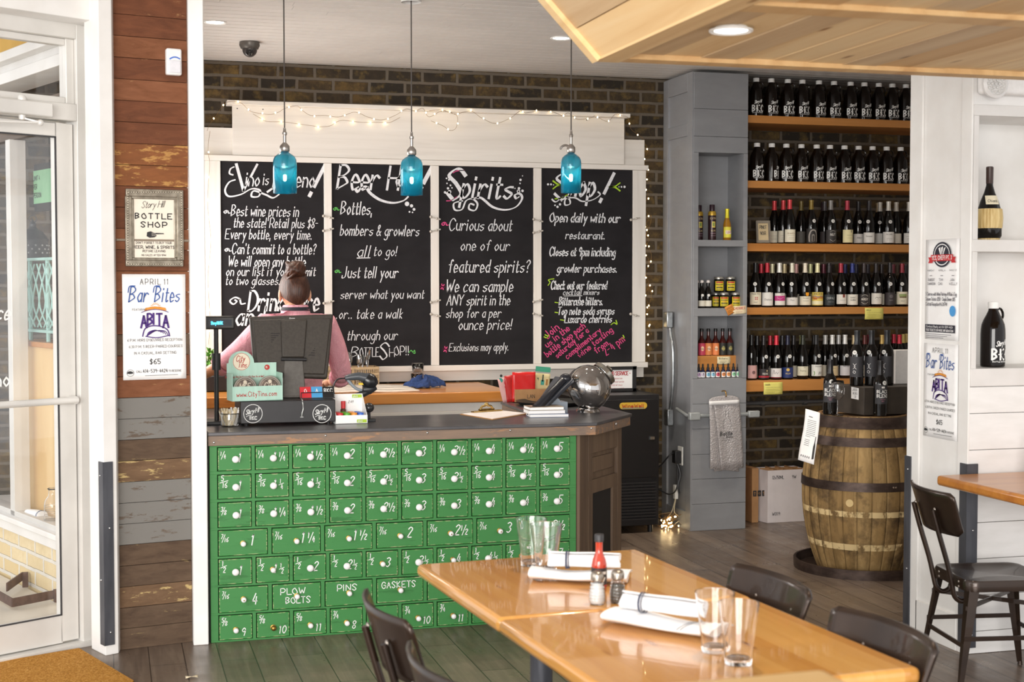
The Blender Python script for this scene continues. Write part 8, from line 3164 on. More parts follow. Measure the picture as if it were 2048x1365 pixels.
def bar_bites(T, S, fnA, w0, h0):
 """Event poster, sheet origin at its lower-left corner, S metres per design pixel (125 x 212)."""
 m = MB(T)
 mats = [P('2b2a2c', 0.7), P('2f559c', 0.7), P('4a2a78', 0.7), P('d98f34', 0.7)]
 fn = fnA
 q = lambda *a: [v * S for v in a]
 m.m = 0
 write(m, 'APRIL 11', fn, 34 * S, 190 * S, 11 * S, 56 * S, pen=0.09, gap=0.4)
 m.m = 1
 write(m, 'Bar', fn, 11 * S, 155 * S, 30 * S, 40 * S, pen=0.075, slant=0.25, nib=0.2)
 write(m, 'Bites', fn, 62 * S, 155 * S, 30 * S, 52 * S, pen=0.075, slant=0.25, nib=0.2)
 curl(m, [(10 * S, 174 * S), (13 * S, 186 * S), (24 * S, 187 * S)], fn, 1.8 * S)
 curl(m, [(60 * S, 174 * S), (63 * S, 186 * S), (74 * S, 187 * S)], fn, 1.8 * S)
 m.m = 0
 write(m, 'FEATURING', fn, 18 * S, 138 * S, 3.6 * S, 28 * S, pen=0.14, gap=0.4)
 # emblem: arched letters over a furrowed field, with a gold sun and banner
 m.m = 2
 for ch, x, y, h in (('A', 35, 103, 24), ('B', 48, 108, 23), ('I', 60, 110, 22), ('T', 66, 108, 23), ('A', 79, 103, 24)):
  write(m, ch, fn, x * S, y * S, h * S, (11 if ch != 'I' else 3) * S, pen=0.17)
 curl(m, [(38 * S, 86 * S), (42 * S, 100 * S), (52 * S, 106 * S), (63 * S, 107 * S), (76 * S, 105 * S), (88 * S, 98 * S), (92 * S, 86 * S)], fn, 2.4 * S)
 curl(m, [(36 * S, 134 * S), (48 * S, 138 * S), (63 * S, 140 * S), (78 * S, 138 * S), (90 * S, 134 * S)], fn, 1.4 * S)
 for k in range(6):
  curl(m, [((46 + 1.5 * k) * S, (86 + k) * S), ((50 + 3 * k) * S, (94 + 0.6 * k) * S), ((60 + 4.5 * k) * S, (98 - 0.4 * k) * S), ((66 + 4.6 * k) * S, (98 - 2.2 * k) * S)], fn, 1.5 * S)
 curl(m, [(44 * S, 86 * S), (66 * S, 83 * S), (90 * S, 87 * S)], fn, 2.0 * S)
 m.m = 3
 blob(m, [(x * S, y * S) for x, y in ((42, 137), (44, 143), (63, 146), (84, 143), (86, 137), (63, 141))], fn)
 for k in range(9):
  a = PI * (k + 0.5) / 9
  blob(m, [((64 + 7 * math.cos(a - 0.12)) * S, (143 + 7 * math.sin(a - 0.12)) * S), ((64 + 13 * math.cos(a)) * S, (143 + 12 * math.sin(a)) * S), ((64 + 7 * math.cos(a + 0.12)) * S, (143 + 7 * math.sin(a + 0.12)) * S)], fn)
 m.m = 0
 write(m, '6 P.M. HORS D\'OEUVRES RECEPTION', fn, 8 * S, 76 * S, 5 * S, 109 * S, pen=0.12)
 write(m, '6:30 P.M. 5 BEER-PAIRED COURSES', fn, 11 * S, 63 * S, 5 * S, 107 * S, pen=0.12)
 write(m, 'IN A CASUAL, BAR SETTING', fn, 21 * S, 50 * S, 5 * S, 84 * S, pen=0.12)
 write(m, '$65', fn, 52 * S, 30 * S, 10 * S, 21 * S, pen=0.14)
 write(m, 'CALL', fn, 25 * S, 13.5 * S, 4 * S, 11 * S, pen=0.14)
 write(m, '414-539-4424', fn, 38 * S, 13 * S, 6.6 * S, 49 * S, pen=0.15)
 write(m, 'TO RESERVE', fn, 89 * S, 13.5 * S, 4 * S, 26 * S, pen=0.14)
 ribbons(m, [[Vector((42 * S, 7 * S, 0)), Vector((108 * S, 7.5 * S, 0))]], fn, 0.8 * S)
 blob(m, [(x * S, y * S) for x, y in ((6, 12), (8, 16), (13, 17), (18, 15), (19, 12), (12, 11))], fn)
 curl(m, [(13 * S + 7 * S * math.cos(k * PI / 8), 13 * S + 6.5 * S * math.sin(k * PI / 8)) for k in range(17)], fn, 0.7 * S, 0, 2)
 m.build('print', mats, T)


T = thing('event_poster', 'white beer-dinner poster with blue script pinned to the reclaimed plank wall', 'poster', tuple(apt(308, 655)))
w = MB(T)
a, b = apt(246, 761, 0.003), apt(370, 549, 0.003)
pfn = lambda u, v: a + (Vector((b.x, b.y, 0)) - Vector((a.x, a.y, 0))) * u + Vector((0, 0, (b.z - a.z) * v)) - na * 0.002 * (1 + math.sin(3 * u + 4 * v))
w.grid(pfn, 10, 14)
w.build('paper', PAPER, T, solid=0.0006)
bar_bites(T, MPA, sheet(apt(247, 760, 0.0082), ua, (0, 0, 1)), 124, 212)

# ---------------------------------------------------------------- right-hand white pier: posters, niche things, lamp
XF = XP - 0.0025
def xsheet(py_lo, y_far, off):
 return sheet((XP - off, y_far, py_lo), (0, -1, 0), (0, 0, 1))
z0, z1 = onX(1852, 872, XP).z, onX(1852, 686, XP).z
T = thing('event_poster', 'white beer-dinner poster with blue script on the white pier, below another poster', 'poster', (XP, 5.69, (z0 + z1) / 2))
yF, yN = 5.825, 5.548
w = MB(T)
w.grid(lambda u, v: Vector((XP - 0.003 - 0.002 * math.sin(PI * u) * (1 - v), yF + (yN - yF) * u, z0 + (z1 - z0) * v)), 8, 10)
w.build('paper', PAPER, T, solid=0.0006)
S2 = (yF - yN) / 125.0
bar_bites(T, S2, sheet((XP - 0.0072, yF, z0 + 0.003), (0, -1, 0), (0, 0, (z1 - z0) / (212 * S2))), 124, 212)
z0, z1 = onX(1853, 678, XP).z, onX(1853, 480, XP).z
T = thing('chef_dinner_poster', 'white poster with a black and red oval emblem at the top of the white pier', 'poster', (XP, 5.69, (z0 + z1) / 2))
w = MB(T)
w.grid(lambda u, v: Vector((XP - 0.003 - 0.004 * math.sin(PI * u) * (1 - v), yF - 0.005 + (yN - yF + 0.004) * u, z0 + (z1 - z0) * v)), 8, 10)
w.build('paper', PAPER, T, solid=0.0006)
m = MB(T)
S = (yF - yN) / 125.0
fn = xsheet(z0, yF - 0.005, 0.0092)
Hh = (z1 - z0) / S
m.m = 0
blob(m, [((64 + 33 * math.cos(k * PI / 14)) * S, (Hh - 32 + 26 * math.sin(k * PI / 14)) * S) for k in range(28)], fn)
fn2 = xsheet(z0, yF - 0.005, 0.0098)
m.m = 2
curl(m, [((64 + 27 * math.cos(k * PI / 14)) * S, (Hh - 32 + 21 * math.sin(k * PI / 14)) * S) for k in range(29)], fn2, 2 * S, 0, 2)
for a in (-0.5, 0.0, 0.5):
 blob(m, [((64 + 20 * math.sin(a) - 3) * S, (Hh - 30 + 12 * math.cos(a)) * S), ((64 + 5 * math.sin(a)) * S, (Hh - 38) * S), ((64 + 20 * math.sin(a) + 4) * S, (Hh - 27 + 12 * math.cos(a)) * S)], fn2)
m.m = 1
fn3 = xsheet(z0, yF - 0.005, 0.0104)
blob(m, [(x * S, (Hh + y) * S) for x, y in ((24, -45), (104, -45), (104, -32), (24, -32))], fn3)
blob(m, [(x * S, (Hh + y) * S) for x, y in ((14, -49), (30, -49), (30, -37), (14, -37), (18, -43))], fn2)
blob(m, [(x * S, (Hh + y) * S) for x, y in ((98, -49), (114, -49), (110, -43), (114, -37), (98, -37))], fn2)
m.m = 2
fn4 = xsheet(z0, yF - 0.005, 0.0110)
write(m, 'YES, CHEF! PT. 3', fn4, 28 * S, (Hh - 42) * S, 7.5 * S, 72 * S, pen=0.18)
m.m = 3
for x, d, n1, n2 in ((12, 'MARCH 7', 'ROBERT', 'SWANSON'), (52, 'APRIL 4', 'TIM', 'CAO'), (92, 'MAY 2', 'JAN', 'KELLY')):
 write(m, d, fn, x * S, (Hh - 66) * S, 3.6 * S, 24 * S, pen=0.14)
 ribbons(m, [[Vector(((x + 8) * S, (Hh - 75) * S, 0)), Vector(((x + 16) * S, (Hh - 75) * S, 0))]], fn, 1.2 * S)
 write(m, n1, fn, (x + 2) * S, (Hh - 86) * S, 5 * S, (24 if len(n1) > 3 else 14) * S, pen=0.14)
 write(m, n2, fn, x * S, (Hh - 94) * S, 5 * S, (28 if len(n2) > 3 else 14) * S, pen=0.14)
for i, t in enumerate(('5 Courses with Wine Pairings @ Blue\'s Egg', 'Season Tickets: $250 - Single Dinner: $85', 'Cocktail Reception @ 6:30 PM')):
 write(m, t, fn, 6 * S, (Hh - 116 - 10.5 * i) * S, 7 * S, (112, 106, 78)[i] * S, pen=0.13)
m.m = 4
dot(m, 104 * S, (Hh - 147) * S, 11 * S, fn, 22)
m.m = 0
blob(m, [(x * S, y * S) for x, y in ((5, 15), (114, 15), (114, 31), (5, 31))], fn)
m.m = 2
write(m, 'FOR TICKETS OR MORE INFORMATION', fn2, 10 * S, 17 * S, 4.6 * S, 98 * S, pen=0.16)
write(m, 'Contact Becky at 414-539-4424', fn2, 10 * S, 24.5 * S, 4.2 * S, 96 * S, pen=0.16)
m.m = 3
for k in range(3):
 ribbons(m, [[Vector((8 * S, (11 - 3.6 * k) * S, 0)), Vector(((100 - 14 * k) * S, (11 - 3.6 * k) * S, 0))]], fn, 0.9 * S)
m.build('print', [P('232230', 0.7), P('c22a30', 0.7), P('f1efee', 0.7), P('6a6870', 0.7), P('4a9ad8', 0.7)], T)

# straw-wrapped flask and growler in the niches
gz = (1.270, 1.838)
p = onY(1983, 478, YP0 + 0.10)
T = thing('straw_flask', 'straw-covered wine flask with dark neck in the upper white niche', 'bottle', (p.x, YP0 + 0.12, gz[1] + 0.0005), -0.2)
PROF['flask'] = [(0, 0.002), (0.045, 0.004), (0.055, 0.02), (0.056, 0.09), (0.052, 0.135), (0.040, 0.175), (0.024, 0.215), (0.0155, 0.245), (0.0145, 0.262), (0.014, 0.312), (0.0155, 0.313), (0.0155, 0.328), (0, 0.328)]
w = MB()
w.lathe(PROF['flask'], 30)
w.build('bottle', DGLASS, T)
w = MB()
w.lathe([(0, 0), (0.046, 0.0), (0.049, 0.012), (0.044, 0.03), (0.048, 0.036), (0.058, 0.06), (0.0605, 0.10), (0.057, 0.138), (0.053, 0.142)], 36)
ST = NT('woven_straw')
g_ = ST.noise(ST.coord((60, 60, 2.5)), 1.5, 4)
ST.l(ST.ramp(g_, [(0.3, C('b8985c')), (0.55, C('dbc28a')), (0.75, C('ecdcae'))]), ST.b.inputs['Base Color'])
ST.bump(g_, 0.004, 0.8)
ST.set(rough=0.7)
w.build('straw_jacket', ST.mat, T)
w = MB()
w.lathe([(0.0153, 0.255), (0.0158, 0.256), (0.0165, 0.328), (0.013, 0.331), (0, 0.331)], 20)
w.build('capsule', P('3a2620', 0.4), T)
w = MB()
R = Rof(PROF['flask'])
patch(w, R, 0.0007, 0.160, 0.200, 0.032)
w.m = 1
write(w, 'Chianti', wrap(R, 0.0013, 0.170, 0.04), 0, 0, 0.012, pen=0.13, align='c')
w.build('label', [P('e6dcc0', 0.6), INK], T)
p = onY(1985, 736, YP0 + 0.10)
growler(p.x, YP0 + 0.10, gz[0] + 0.0005, 0.12, 'brown growler with white cap and lettering standing in the lower white niche', None, 1.16)
T = thing('emergency_light', 'white emergency light with round clear lamp at the top of the white niche wall', 'emergency light', (3.81, YP0 - 0.03, 2.50))
w = MB(T)
a, b = onY(1965, 187, YP0 - 0.05), onY(2075, 140, YP0 - 0.05)
w.box(a.x, YP0 - 0.055, a.z, b.x + 0.06, YP0 - 0.0005, b.z + 0.04)
w.build('housing', P('eeecea', 0.4), T, bevel=0.018, segs=3)
w = MB(T)
c = onY(1990, 168, YP0 - 0.06)
w.T = w.T @ Matrix.Translation((c.x, YP0 - 0.055, c.z)) @ Matrix.Rotation(PI / 2, 4, 'X')
w.lathe([(0.062, 0), (0.062, 0.012), (0.050, 0.02), (0.046, 0.012), (0, 0.010)], 28)
w.build('lamp_ring', P('e2e0de', 0.35), T)
w = MB(T)
w.T = w.T @ Matrix.Translation((c.x, YP0 - 0.066, c.z)) @ Matrix.Rotation(PI / 2, 4, 'X')
for i in range(3):
 for k in range(1 if i == 0 else 6 * i):
  a = 2 * PI * k / max(1, 6 * i)
  w.ball((0.018 * i * math.cos(a), 0.018 * i * math.sin(a), 0.002), (0.008, 0.008, 0.005), 8, 5)
w.build('lens_facets', P('d4d3d0', 0.15), T)
# ---------------------------------------------------------------- dining furniture
ZTB = 0.75
RT = math.radians(4.0)
def table(lbl, cx, cy, W, D, z=ZTB, th=0.042, rz=RT, top=PINE, base='pedestal', group=None, br=0.016):
 T = thing('dining_table', lbl, 'table', (cx, cy, 0), rz, group)
 w = MB()
 w.box(-W / 2, -D / 2, z - th, W / 2, D / 2, z)
 w.build('tabletop', top, T, bevel=br, segs=4)
 w = MB()
 w.cyl((-0.11, 0, 0.05), (-0.11, 0, z - th - 0.012), 0.034, n=20)
 w.box(-0.3, -0.2, z - th - 0.012, 0.2, 0.2, z - th - 0.0005)
 w.build('column', IRON, T)
 w = MB()
 w.T = Matrix.Translation((-0.11, 0, 0))
 for k in (1, 3):
  a = k * PI / 2
  d = Vector((math.cos(a), math.sin(a), 0))
  w.tube(catmull([d * 0.02 + Vector((0, 0, 0.085)), d * 0.14 + Vector((0, 0, 0.06)), d * 0.28 + Vector((0, 0, 0.032))], 4), [0.028] * 5 + [0.022] * 4, 10)
  w.cyl(d * 0.28 + Vector((0, 0, 0.0)), d * 0.28 + Vector((0, 0, 0.022)), 0.026, 0.022, 14)
 w.build('base', P('2f2e30', 0.5, 0.4), T)
 return T


ct, st_ = math.cos(RT), math.sin(RT)
TA = Vector((1.349, 4.063, 0))
TB = TA + Vector((st_, -ct, 0)) * 0.795
table('varnished pine dining table by the green cabinet, set with glasses and hot sauce', TA.x, TA.y, 0.775, 0.79, group='pine dining tables')
table('varnished pine dining table joined on, set with two glasses and a napkin roll', TB.x, TB.y, 0.775, 0.79, group='pine dining tables')
table('pale wooden high table, only its edge showing in front of the pine tables', 0.70, 1.62, 0.75, 0.70, 1.05, 0.04, math.radians(1.5), wood('pale_bar_top', 'c99a5c', 'dcb57a', 'e8c893', 'X', rough=0.4, coat=0.2))


def chair_parts():
 zs = 0.452
 d = {}
 w = MB()
 n = 5
 pts = []
 S_, r = 0.185, 0.05
 for cx_, cy_, a0 in ((S_ - r, S_ - r, 0), (-S_ + r, S_ - r, PI / 2), (-S_ + r, -S_ + r, PI), (S_ - r, -S_ + r, 1.5 * PI)):
  for k in range(n + 1):
   a = a0 + PI / 2 * k / n
   pts.append((cx_ + r * math.cos(a), cy_ + r * math.sin(a)))
 N = len(pts)
 rings = [(1.0, zs - 0.045), (1.012, zs - 0.012), (0.985, zs), (0.90, zs - 0.001), (0.84, zs - 0.006), (0.0, zs - 0.008)]
 vs = [(x * k, y * k, z) for k, z in rings for x, y in pts]
 fs = [(i * N + j, i * N + (j + 1) % N, (i + 1) * N + (j + 1) % N, (i + 1) * N + j) for i in range(len(rings) - 1) for j in range(N)]
 w.add(vs, fs, True)
 w.add([(x * 0.97, y * 0.97, zs - 0.03) for x, y in pts], [tuple(range(N))])
 d['seat'] = w.mesh('seat', BRONZE)
 # backrest: curved sheet, concave towards the sitter (faces +x)
 w = MB()
 def br(u, v):
  y = -0.222 + 0.444 * u
  x = -0.268 + 0.050 * ((2 * u - 1) ** 2) - 0.05 * v
  k = 0.018
  e = max(0.0, abs(2 * u - 1) - 0.92) / 0.08
  z0_, z1_ = 0.632 + 0.02 * e * e, 0.808 - 0.014 * e * e
  return Vector((x, y * (0.93 + 0.07 * v), z0_ + (z1_ - z0_) * v))
 w.grid(br, 20, 8)
 me = w.mesh('backrest', BRONZE)
 b = bmesh.new()
 b.from_mesh(me)
 bmesh.ops.solidify(b, geom=b.faces[:], thickness=0.011)
 b.to_mesh(me)
 b.free()
 d['backrest'] = me
 for s in (-1, 1):
  w = MB()
  w.tube(catmull([(-0.30, 0.10 * s, 0.73), (-0.272, 0.10 * s, 0.63), (-0.232, 0.098 * s, 0.50), (-0.213, 0.096 * s, 0.42), (-0.20, 0.094 * s, 0.372), (-0.172, 0.094 * s, 0.352),
      (-0.142, 0.094 * s, 0.366), (-0.134, 0.094 * s, 0.405)], 5), 0.0105, 10)
  d['back_post%d' % s] = w.mesh('back_post', BRONZE)
 k = 0
 for sx_ in (-1, 1):
  for sy_ in (-1, 1):
   w = MB()
   a, b_ = Vector((0.165 * sx_, 0.165 * sy_, zs - 0.02)), Vector((0.225 * sx_, 0.205 * sy_, 0.012))
   out = Vector((sx_, sy_, 0)).normalized()
   tan = Vector((-sy_, sx_, 0)).normalized()
   rows_ = []
   for i in range(9):
    t = i / 8
    c = a.lerp(b_, t)
    wd = 0.046 - 0.030 * t
    rows_.append([c - tan * wd * 0.7 - out * wd * 0.45, c + out * 0.006, c + tan * wd * 0.7 - out * wd * 0.45, c - out * 0.004])
   vs = [p for r_ in rows_ for p in r_]
   fs = [(i * 4 + j, i * 4 + (j + 1) % 4, (i + 1) * 4 + (j + 1) % 4, (i + 1) * 4 + j) for i in range(8) for j in range(4)]
   fs += [(0, 1, 2, 3), (35, 34, 33, 32)]
   w.add(vs, fs)
   w.cyl((b_.x, b_.y, 0), (b_.x, b_.y, 0.016), 0.011, 0.009, 10)
   d['leg%d' % k] = w.mesh('leg', BRONZE)
   k += 1
 w = MB()
 for p, q in (((-0.2, -0.19, 0.19), (-0.2, 0.19, 0.19)), ((0.2, -0.19, 0.19), (0.2, 0.19, 0.19)), ((-0.2, -0.19, 0.22), (0.2, -0.19, 0.22)), ((-0.2, 0.19, 0.22), (0.2, 0.19, 0.22)),
     ((-0.185, -0.175, 0.34), (0.185, 0.175, 0.34)), ((-0.185, 0.175, 0.34), (0.185, -0.175, 0.34))):
  w.beam(p, q, 0.007, 0.018)
 d['brace'] = w.mesh('brace', BRONZE)
 w = MB()
 for y in (-0.10, 0.10):
  for v in (0.52,):
   w.ball((-0.268 + 0.050 * (y / 0.2) ** 2 - 0.05 * v + 0.003, y, 0.632 + 0.19 * v), (0.005, 0.009, 0.009), 12, 8)
   w.ball((-0.268 + 0.055 * (y / 0.2) ** 2 - 0.05 * v - 0.012, y, 0.632 + 0.19 * v), (0.005, 0.009, 0.009), 12, 8)
  for z in (0.415, 0.435):
   w.ball((-0.187, y, z), (0.004, 0.006, 0.006), 8, 6)
 d['rivet'] = w.mesh('rivet', P('a79c92', 0.3, 0.8))
 return d


CHP = chair_parts()


def chair(x, y, rz, lbl, group='dark steel dining chairs'):
 T = thing('dining_chair', lbl, 'chair', (x, y, 0), rz, group)
 for k, me in CHP.items():
  inst({'r': 'rivet_set'}.get(k[:1], k.rstrip('-0123456789')) if k == 'rivet' else k.rstrip('-0123456789'), me, T)
 return T


chair(0.955, 3.66, RT, 'dark steel chair tucked under the hot sauce table, on the door side')
chair(0.955, 3.07, RT, 'dark steel chair on the door side, cut by the lower picture edge')
chair(1.545, 3.665, PI + RT, 'dark steel chair with two rivets, on the barrel side between the two pine tables')
chair(1.560, 3.075, PI + RT, 'dark steel chair with two rivets at the end of the joined pine table, wall side')
chair(3.51, 5.09, math.radians(-10), 'dark steel chair seen from behind at the small wall table, beside the white pier')

# small table against the shiplap wall
tw = thing('wall_table', 'small pine table against the white shiplap wall with hot sauce and shakers', 'table', (3.95, 5.06, 0))
w = MB()
w.box(3.46 - 3.95, -0.36, 0.765, 4.75 - 3.95, 0.36 + 0.015, 0.81)
w.build('tabletop', PINE_X, tw, bevel=0.014, segs=3)
w = MB()
w.cyl((0.1, 0, 0.06), (0.1, 0, 0.765), 0.038, n=20)
w.build('column', IRON, tw)
w = MB()
for k in range(4):
 d = Vector((math.cos(k * PI / 2), math.sin(k * PI / 2), 0))
 o_ = Vector((0.1, 0, 0))
 w.tube(catmull([o_ + d * 0.02 + Vector((0, 0, 0.085)), o_ + d * 0.16 + Vector((0, 0, 0.06)), o_ + d * 0.30 + Vector((0, 0, 0.034))], 4), [0.03] * 5 + [0.024] * 4, 10)
 w.cyl(o_ + d * 0.30, o_ + d * 0.30 + Vector((0, 0, 0.022)), 0.028, 0.022, 14)
w.build('base', P('2f2e30', 0.5, 0.4), tw)


# ---------------------------------------------------------------- table settings
def sauce(x, y, z, lbl, s=1.0):
 T = thing('hot_sauce_bottle', lbl, 'bottle', (x, y, z), -0.3)
 T.scale = (s, s, s)
 w = MB()
 w.lathe([(0, 0.0), (0.020, 0.0), (0.0225, 0.003), (0.0225, 0.075), (0.019, 0.092), (0.012, 0.108), (0.0105, 0.118), (0.0105, 0.145), (0, 0.145)], 24)
 w.build('bottle', mat('hot_sauce_red', 'b8391a', 'a83216', 10, rough=0.12, coat=0.4), T)
 w = MB()
 w.lathe([(0.0108, 0.142), (0.0135, 0.143), (0.0135, 0.163), (0.012, 0.165), (0, 0.165)], 18)
 w.build('cap', P('2c2a2c', 0.45), T)
 R = lambda z_: 0.0225
 w = MB()
 mats = []
 deco(w, wrap(R, 0.0005, 0), [('r', '2a2628', -0.036, 0.012, 0.036, 0.068)], mats)
 deco(w, wrap(R, 0.0009, 0), [('r', 'd9d4cc', -0.02, 0.05, 0.022, 0.058), ('c', 'e6e2da', [(-0.018, 0.02), (-0.006, 0.038), (0.006, 0.024), (0.018, 0.04)], 0.004), ('r', 'c23a2c', -0.03, 0.014, 0.03, 0.018)], mats)
 w.build('label', [P(k, 0.5) for k in mats], T)
 return T


SALTG = P('f2f1ef', 0.8)
def shaker(x, y, z, lbl, kind, s=1.0):
 T = thing('%s_shaker' % kind, lbl, 'shaker', (x, y, z), 0.3)
 T.scale = (s, s, s)
 pr = [(0.0, 0.0), (0.019, 0.0), (0.0225, 0.006), (0.0235, 0.022), (0.021, 0.042), (0.0165, 0.062), (0.0165, 0.070)]
 rib = []
 for i in range(24):
  t = i / 23
  z_ = 0.070 * t
  r = Rof(pr)(z_)
  rib.append((r + (0.0009 * math.sin(t * 50) if 0.1 < t < 0.92 else 0), z_))
 w = MB()
 w.lathe([(0, 0)] + rib, 24)
 w.build('glass', GLASS, T, solid=0.0016)
 w = MB()
 top = 0.058 if kind == 'salt' else 0.050
 w.lathe([(0, 0.003)] + [(Rof(pr)(top * k / 8 + 0.003 * (1 - k / 8)) - 0.0027, 0.003 + (top - 0.003) * k / 8) for k in range(9)] + [(0, top)], 22)
 w.build(kind, SALTG if kind == 'salt' else mat('ground_pepper', '8a8378', '3f3a36', 420, rough=0.9), T)
 w = MB()
 w.lathe([(0.0172, 0.066), (0.0182, 0.067), (0.0182, 0.080), (0.016, 0.087), (0.009, 0.091), (0, 0.092)], 24)
 w.build('cap', P('a49a8e', 0.25, 0.85), T)
 return T


def pint(x, y, z, lbl, s=1.0):
 T = thing('drinking_glass', lbl, 'glass', (x, y, z), 0.0, 'flared drinking glasses')
 T.scale = (s, s, s)
 w = MB()
 w.lathe([(0.0, 0.014), (0.030, 0.014), (0.0325, 0.032), (0.0385, 0.080), (0.0445, 0.120), (0.0485, 0.150), (0.0503, 0.1505), (0.0465, 0.120), (0.0405, 0.080), (0.0347, 0.032), (0.0325, 0.0006), (0.0, 0.0006)], 32)
 w.build('glass', GLASS, T)
 return T


sg = onZ(1205, 1187, ZTB)
sauce(1.368, 3.90, ZTB + 0.0006, 'red hot sauce bottle with black cap on the far pine table', 1.0)
p = onZ(1199, 1212, ZTB)
shaker(p.x, p.y + 0.02, ZTB + 0.0006, 'glass salt shaker with metal cap in front of the hot sauce, far pine table', 'salt', 1.02)
p = onZ(1240, 1209, ZTB)
shaker(p.x, p.y + 0.02, ZTB + 0.0006, 'glass pepper shaker next to the salt shaker on the far pine table', 'pepper', 1.02)
p = onZ(1066, 1134, ZTB)
pint(p.x, p.y + 0.02, ZTB + 0.0006, 'flared drinking glass behind the napkin roll, on the far pine table corner side', 1.0)
p = onZ(1096, 1148, ZTB)
pint(p.x, p.y + 0.02, ZTB + 0.0006, 'flared drinking glass behind the napkin roll, the one closer to the hot sauce', 1.0)
p = onZ(1436, 1308, ZTB)
pint(p.x, p.y + 0.02, ZTB + 0.0006, 'flared drinking glass beside the striped napkin, the one touching its end', 0.97)
p = onZ(1484, 1333, ZTB)
pint(p.x, p.y + 0.02, ZTB + 0.0006, 'flared drinking glass on the joined pine table, standing clear of the napkin', 0.97)
sauce(3.842, 5.28, 0.8106, 'red hot sauce bottle on the small wall table', 1.12)
shaker(3.848, 5.23, 0.8106, 'salt shaker in front of the hot sauce on the wall table', 'salt', 1.12)
shaker(3.912, 5.25, 0.8106, 'pepper shaker on the small wall table, cut by the picture edge', 'pepper', 1.12)

LINEN = mat('white_linen', 'f4f3f3', 'eeedee', 120, rough=0.9)
STRIPE = P('3c4256', 0.9)
def napkin(lbl1, lbl2, a, b, wid, z, seed, roll_off):
 """A folded napkin along a-b and a rolled one lying on it."""
 rnd = random.Random(seed)
 c = (a + b) / 2
 u = (b - a)
 L = u.length
 rz = math.atan2(u.y, u.x)
 T = thing('folded_napkin', lbl1, 'napkin', (c.x, c.y, z), rz)
 ph = [rnd.uniform(0, 6) for _ in range(4)]
 w = MB()
 def shape(u_, v):
  x = (-0.5 + u_) * L * (1 + 0.03 * math.sin(4 * v + ph[0]))
  t = 2 * PI * v
  y = wid / 2 * math.cos(t) * (1 + 0.06 * math.sin(7 * u_ + ph[1]))
  h = 0.030 * (1 + 0.2 * math.sin(6 * u_ + ph[2]))
  zz = 0.002 + (h * (0.5 + 0.5 * math.sin(t)) ** 0.6 if math.sin(t) > -0.98 else 0)
  return Vector((x, y, zz))
 w.grid(shape, 16, 24)
 n0 = len(w.v)
 for e in (0.0, 1.0):
  w.add([shape(e, k / 24) for k in range(24)], [tuple(range(24))])
 w.build('linen', LINEN, T)
 w = MB()
 for x0_ in (0.70, 0.73):
  w.grid(lambda p_, v: shape(x0_ + 0.008 * p_, 0.02 + 0.46 * v) + Vector((0, 0, 0.0008)), 2, 14)
 w.build('blue_stripe', STRIPE, T)
 d = u.normalized()
 n = Vector((-d.y, d.x, 0))
 c2 = c + d * roll_off + n * 0.012
 T2 = thing('napkin_roll', lbl2, 'napkin', (c2.x, c2.y, z + 0.0375), rz + 0.06)
 rr = 0.025
 l2 = L * 0.36
 w = MB()
 def roll(u_, v):
  t = v * 2 * PI * 2.3
  r = rr * (0.28 + 0.72 * v) * (1 + 0.03 * math.sin(9 * u_ + 2 * v))
  return Vector(((-1 + 2 * u_) * l2 * (1 + 0.03 * math.sin(2 * t)), r * math.cos(t), rr + r * math.sin(t)))
 w.grid(roll, 20, 64)
 w.build('linen', LINEN, T2, solid=0.0016)
 w = MB()
 for k0, th_ in ((0.24, 0.006), (0.28, 0.003)):
  w.grid(lambda p_, v: Vector(((-1 + 2 * k0) * l2 + th_ * p_, (rr * 1.035 + 0.0012) * math.cos(2 * PI * v), rr + (rr * 1.035 + 0.0012) * math.sin(2 * PI * v))), 1, 24)
 w.build('blue_stripe', STRIPE, T2)


def on_t(px, py):
 return onZ(px, py, ZTB)
napkin('white folded napkin on the far pine table, under a rolled one by the hot sauce', 'rolled white napkin with dark stripes lying by the hot sauce',
  on_t(1062, 1160), on_t(1258, 1168), 0.115, ZTB + 0.0006, 3, 0.012)
napkin('white folded napkin with blue stripes on the joined pine table beside two glasses', 'rolled white napkin with dark stripes lying beside the two glasses',
  on_t(1222, 1245), on_t(1440, 1280), 0.115, ZTB + 0.0006, 8, -0.012)
# ---------------------------------------------------------------- the server behind the counter
PX, PY = onY(592, 600, 7.78).x, 7.78
def skinned(verts, edges, radii, root, sub=2):
 me = bpy.data.meshes.new('tmp')
 me.from_pydata([tuple(v) for v in verts], edges, [])
 o = bpy.data.objects.new('tmp', me)
 COL.objects.link(o)
 sk = o.modifiers.new('s', 'SKIN')
 sk.use_smooth_shade = True
 for i, r in enumerate(radii):
  me.skin_vertices[0].data[i].radius = (r, r) if isinstance(r, (int, float)) else r
  me.skin_vertices[0].data[i].use_root = i == root
 sb = o.modifiers.new('d', 'SUBSURF')
 sb.levels = sb.render_levels = sub
 dg = bpy.context.evaluated_depsgraph_get()
 out = bpy.data.meshes.new_from_object(o.evaluated_get(dg))
 bpy.data.objects.remove(o)
 bpy.data.meshes.remove(me)
 return out


def chain_mesh(chains, root=0, sub=2):
 vs, es, rs, idx = [], [], [], {}
 for ch in chains:
  prev = None
  for p, r in ch:
   k = tuple(round(c, 4) for c in p)
   if k not in idx:
    idx[k] = len(vs)
    vs.append(p)
    rs.append(r)
   if prev is not None and prev != idx[k]:
    es.append((prev, idx[k]))
   prev = idx[k]
 return skinned(vs, es, rs, root, sub)


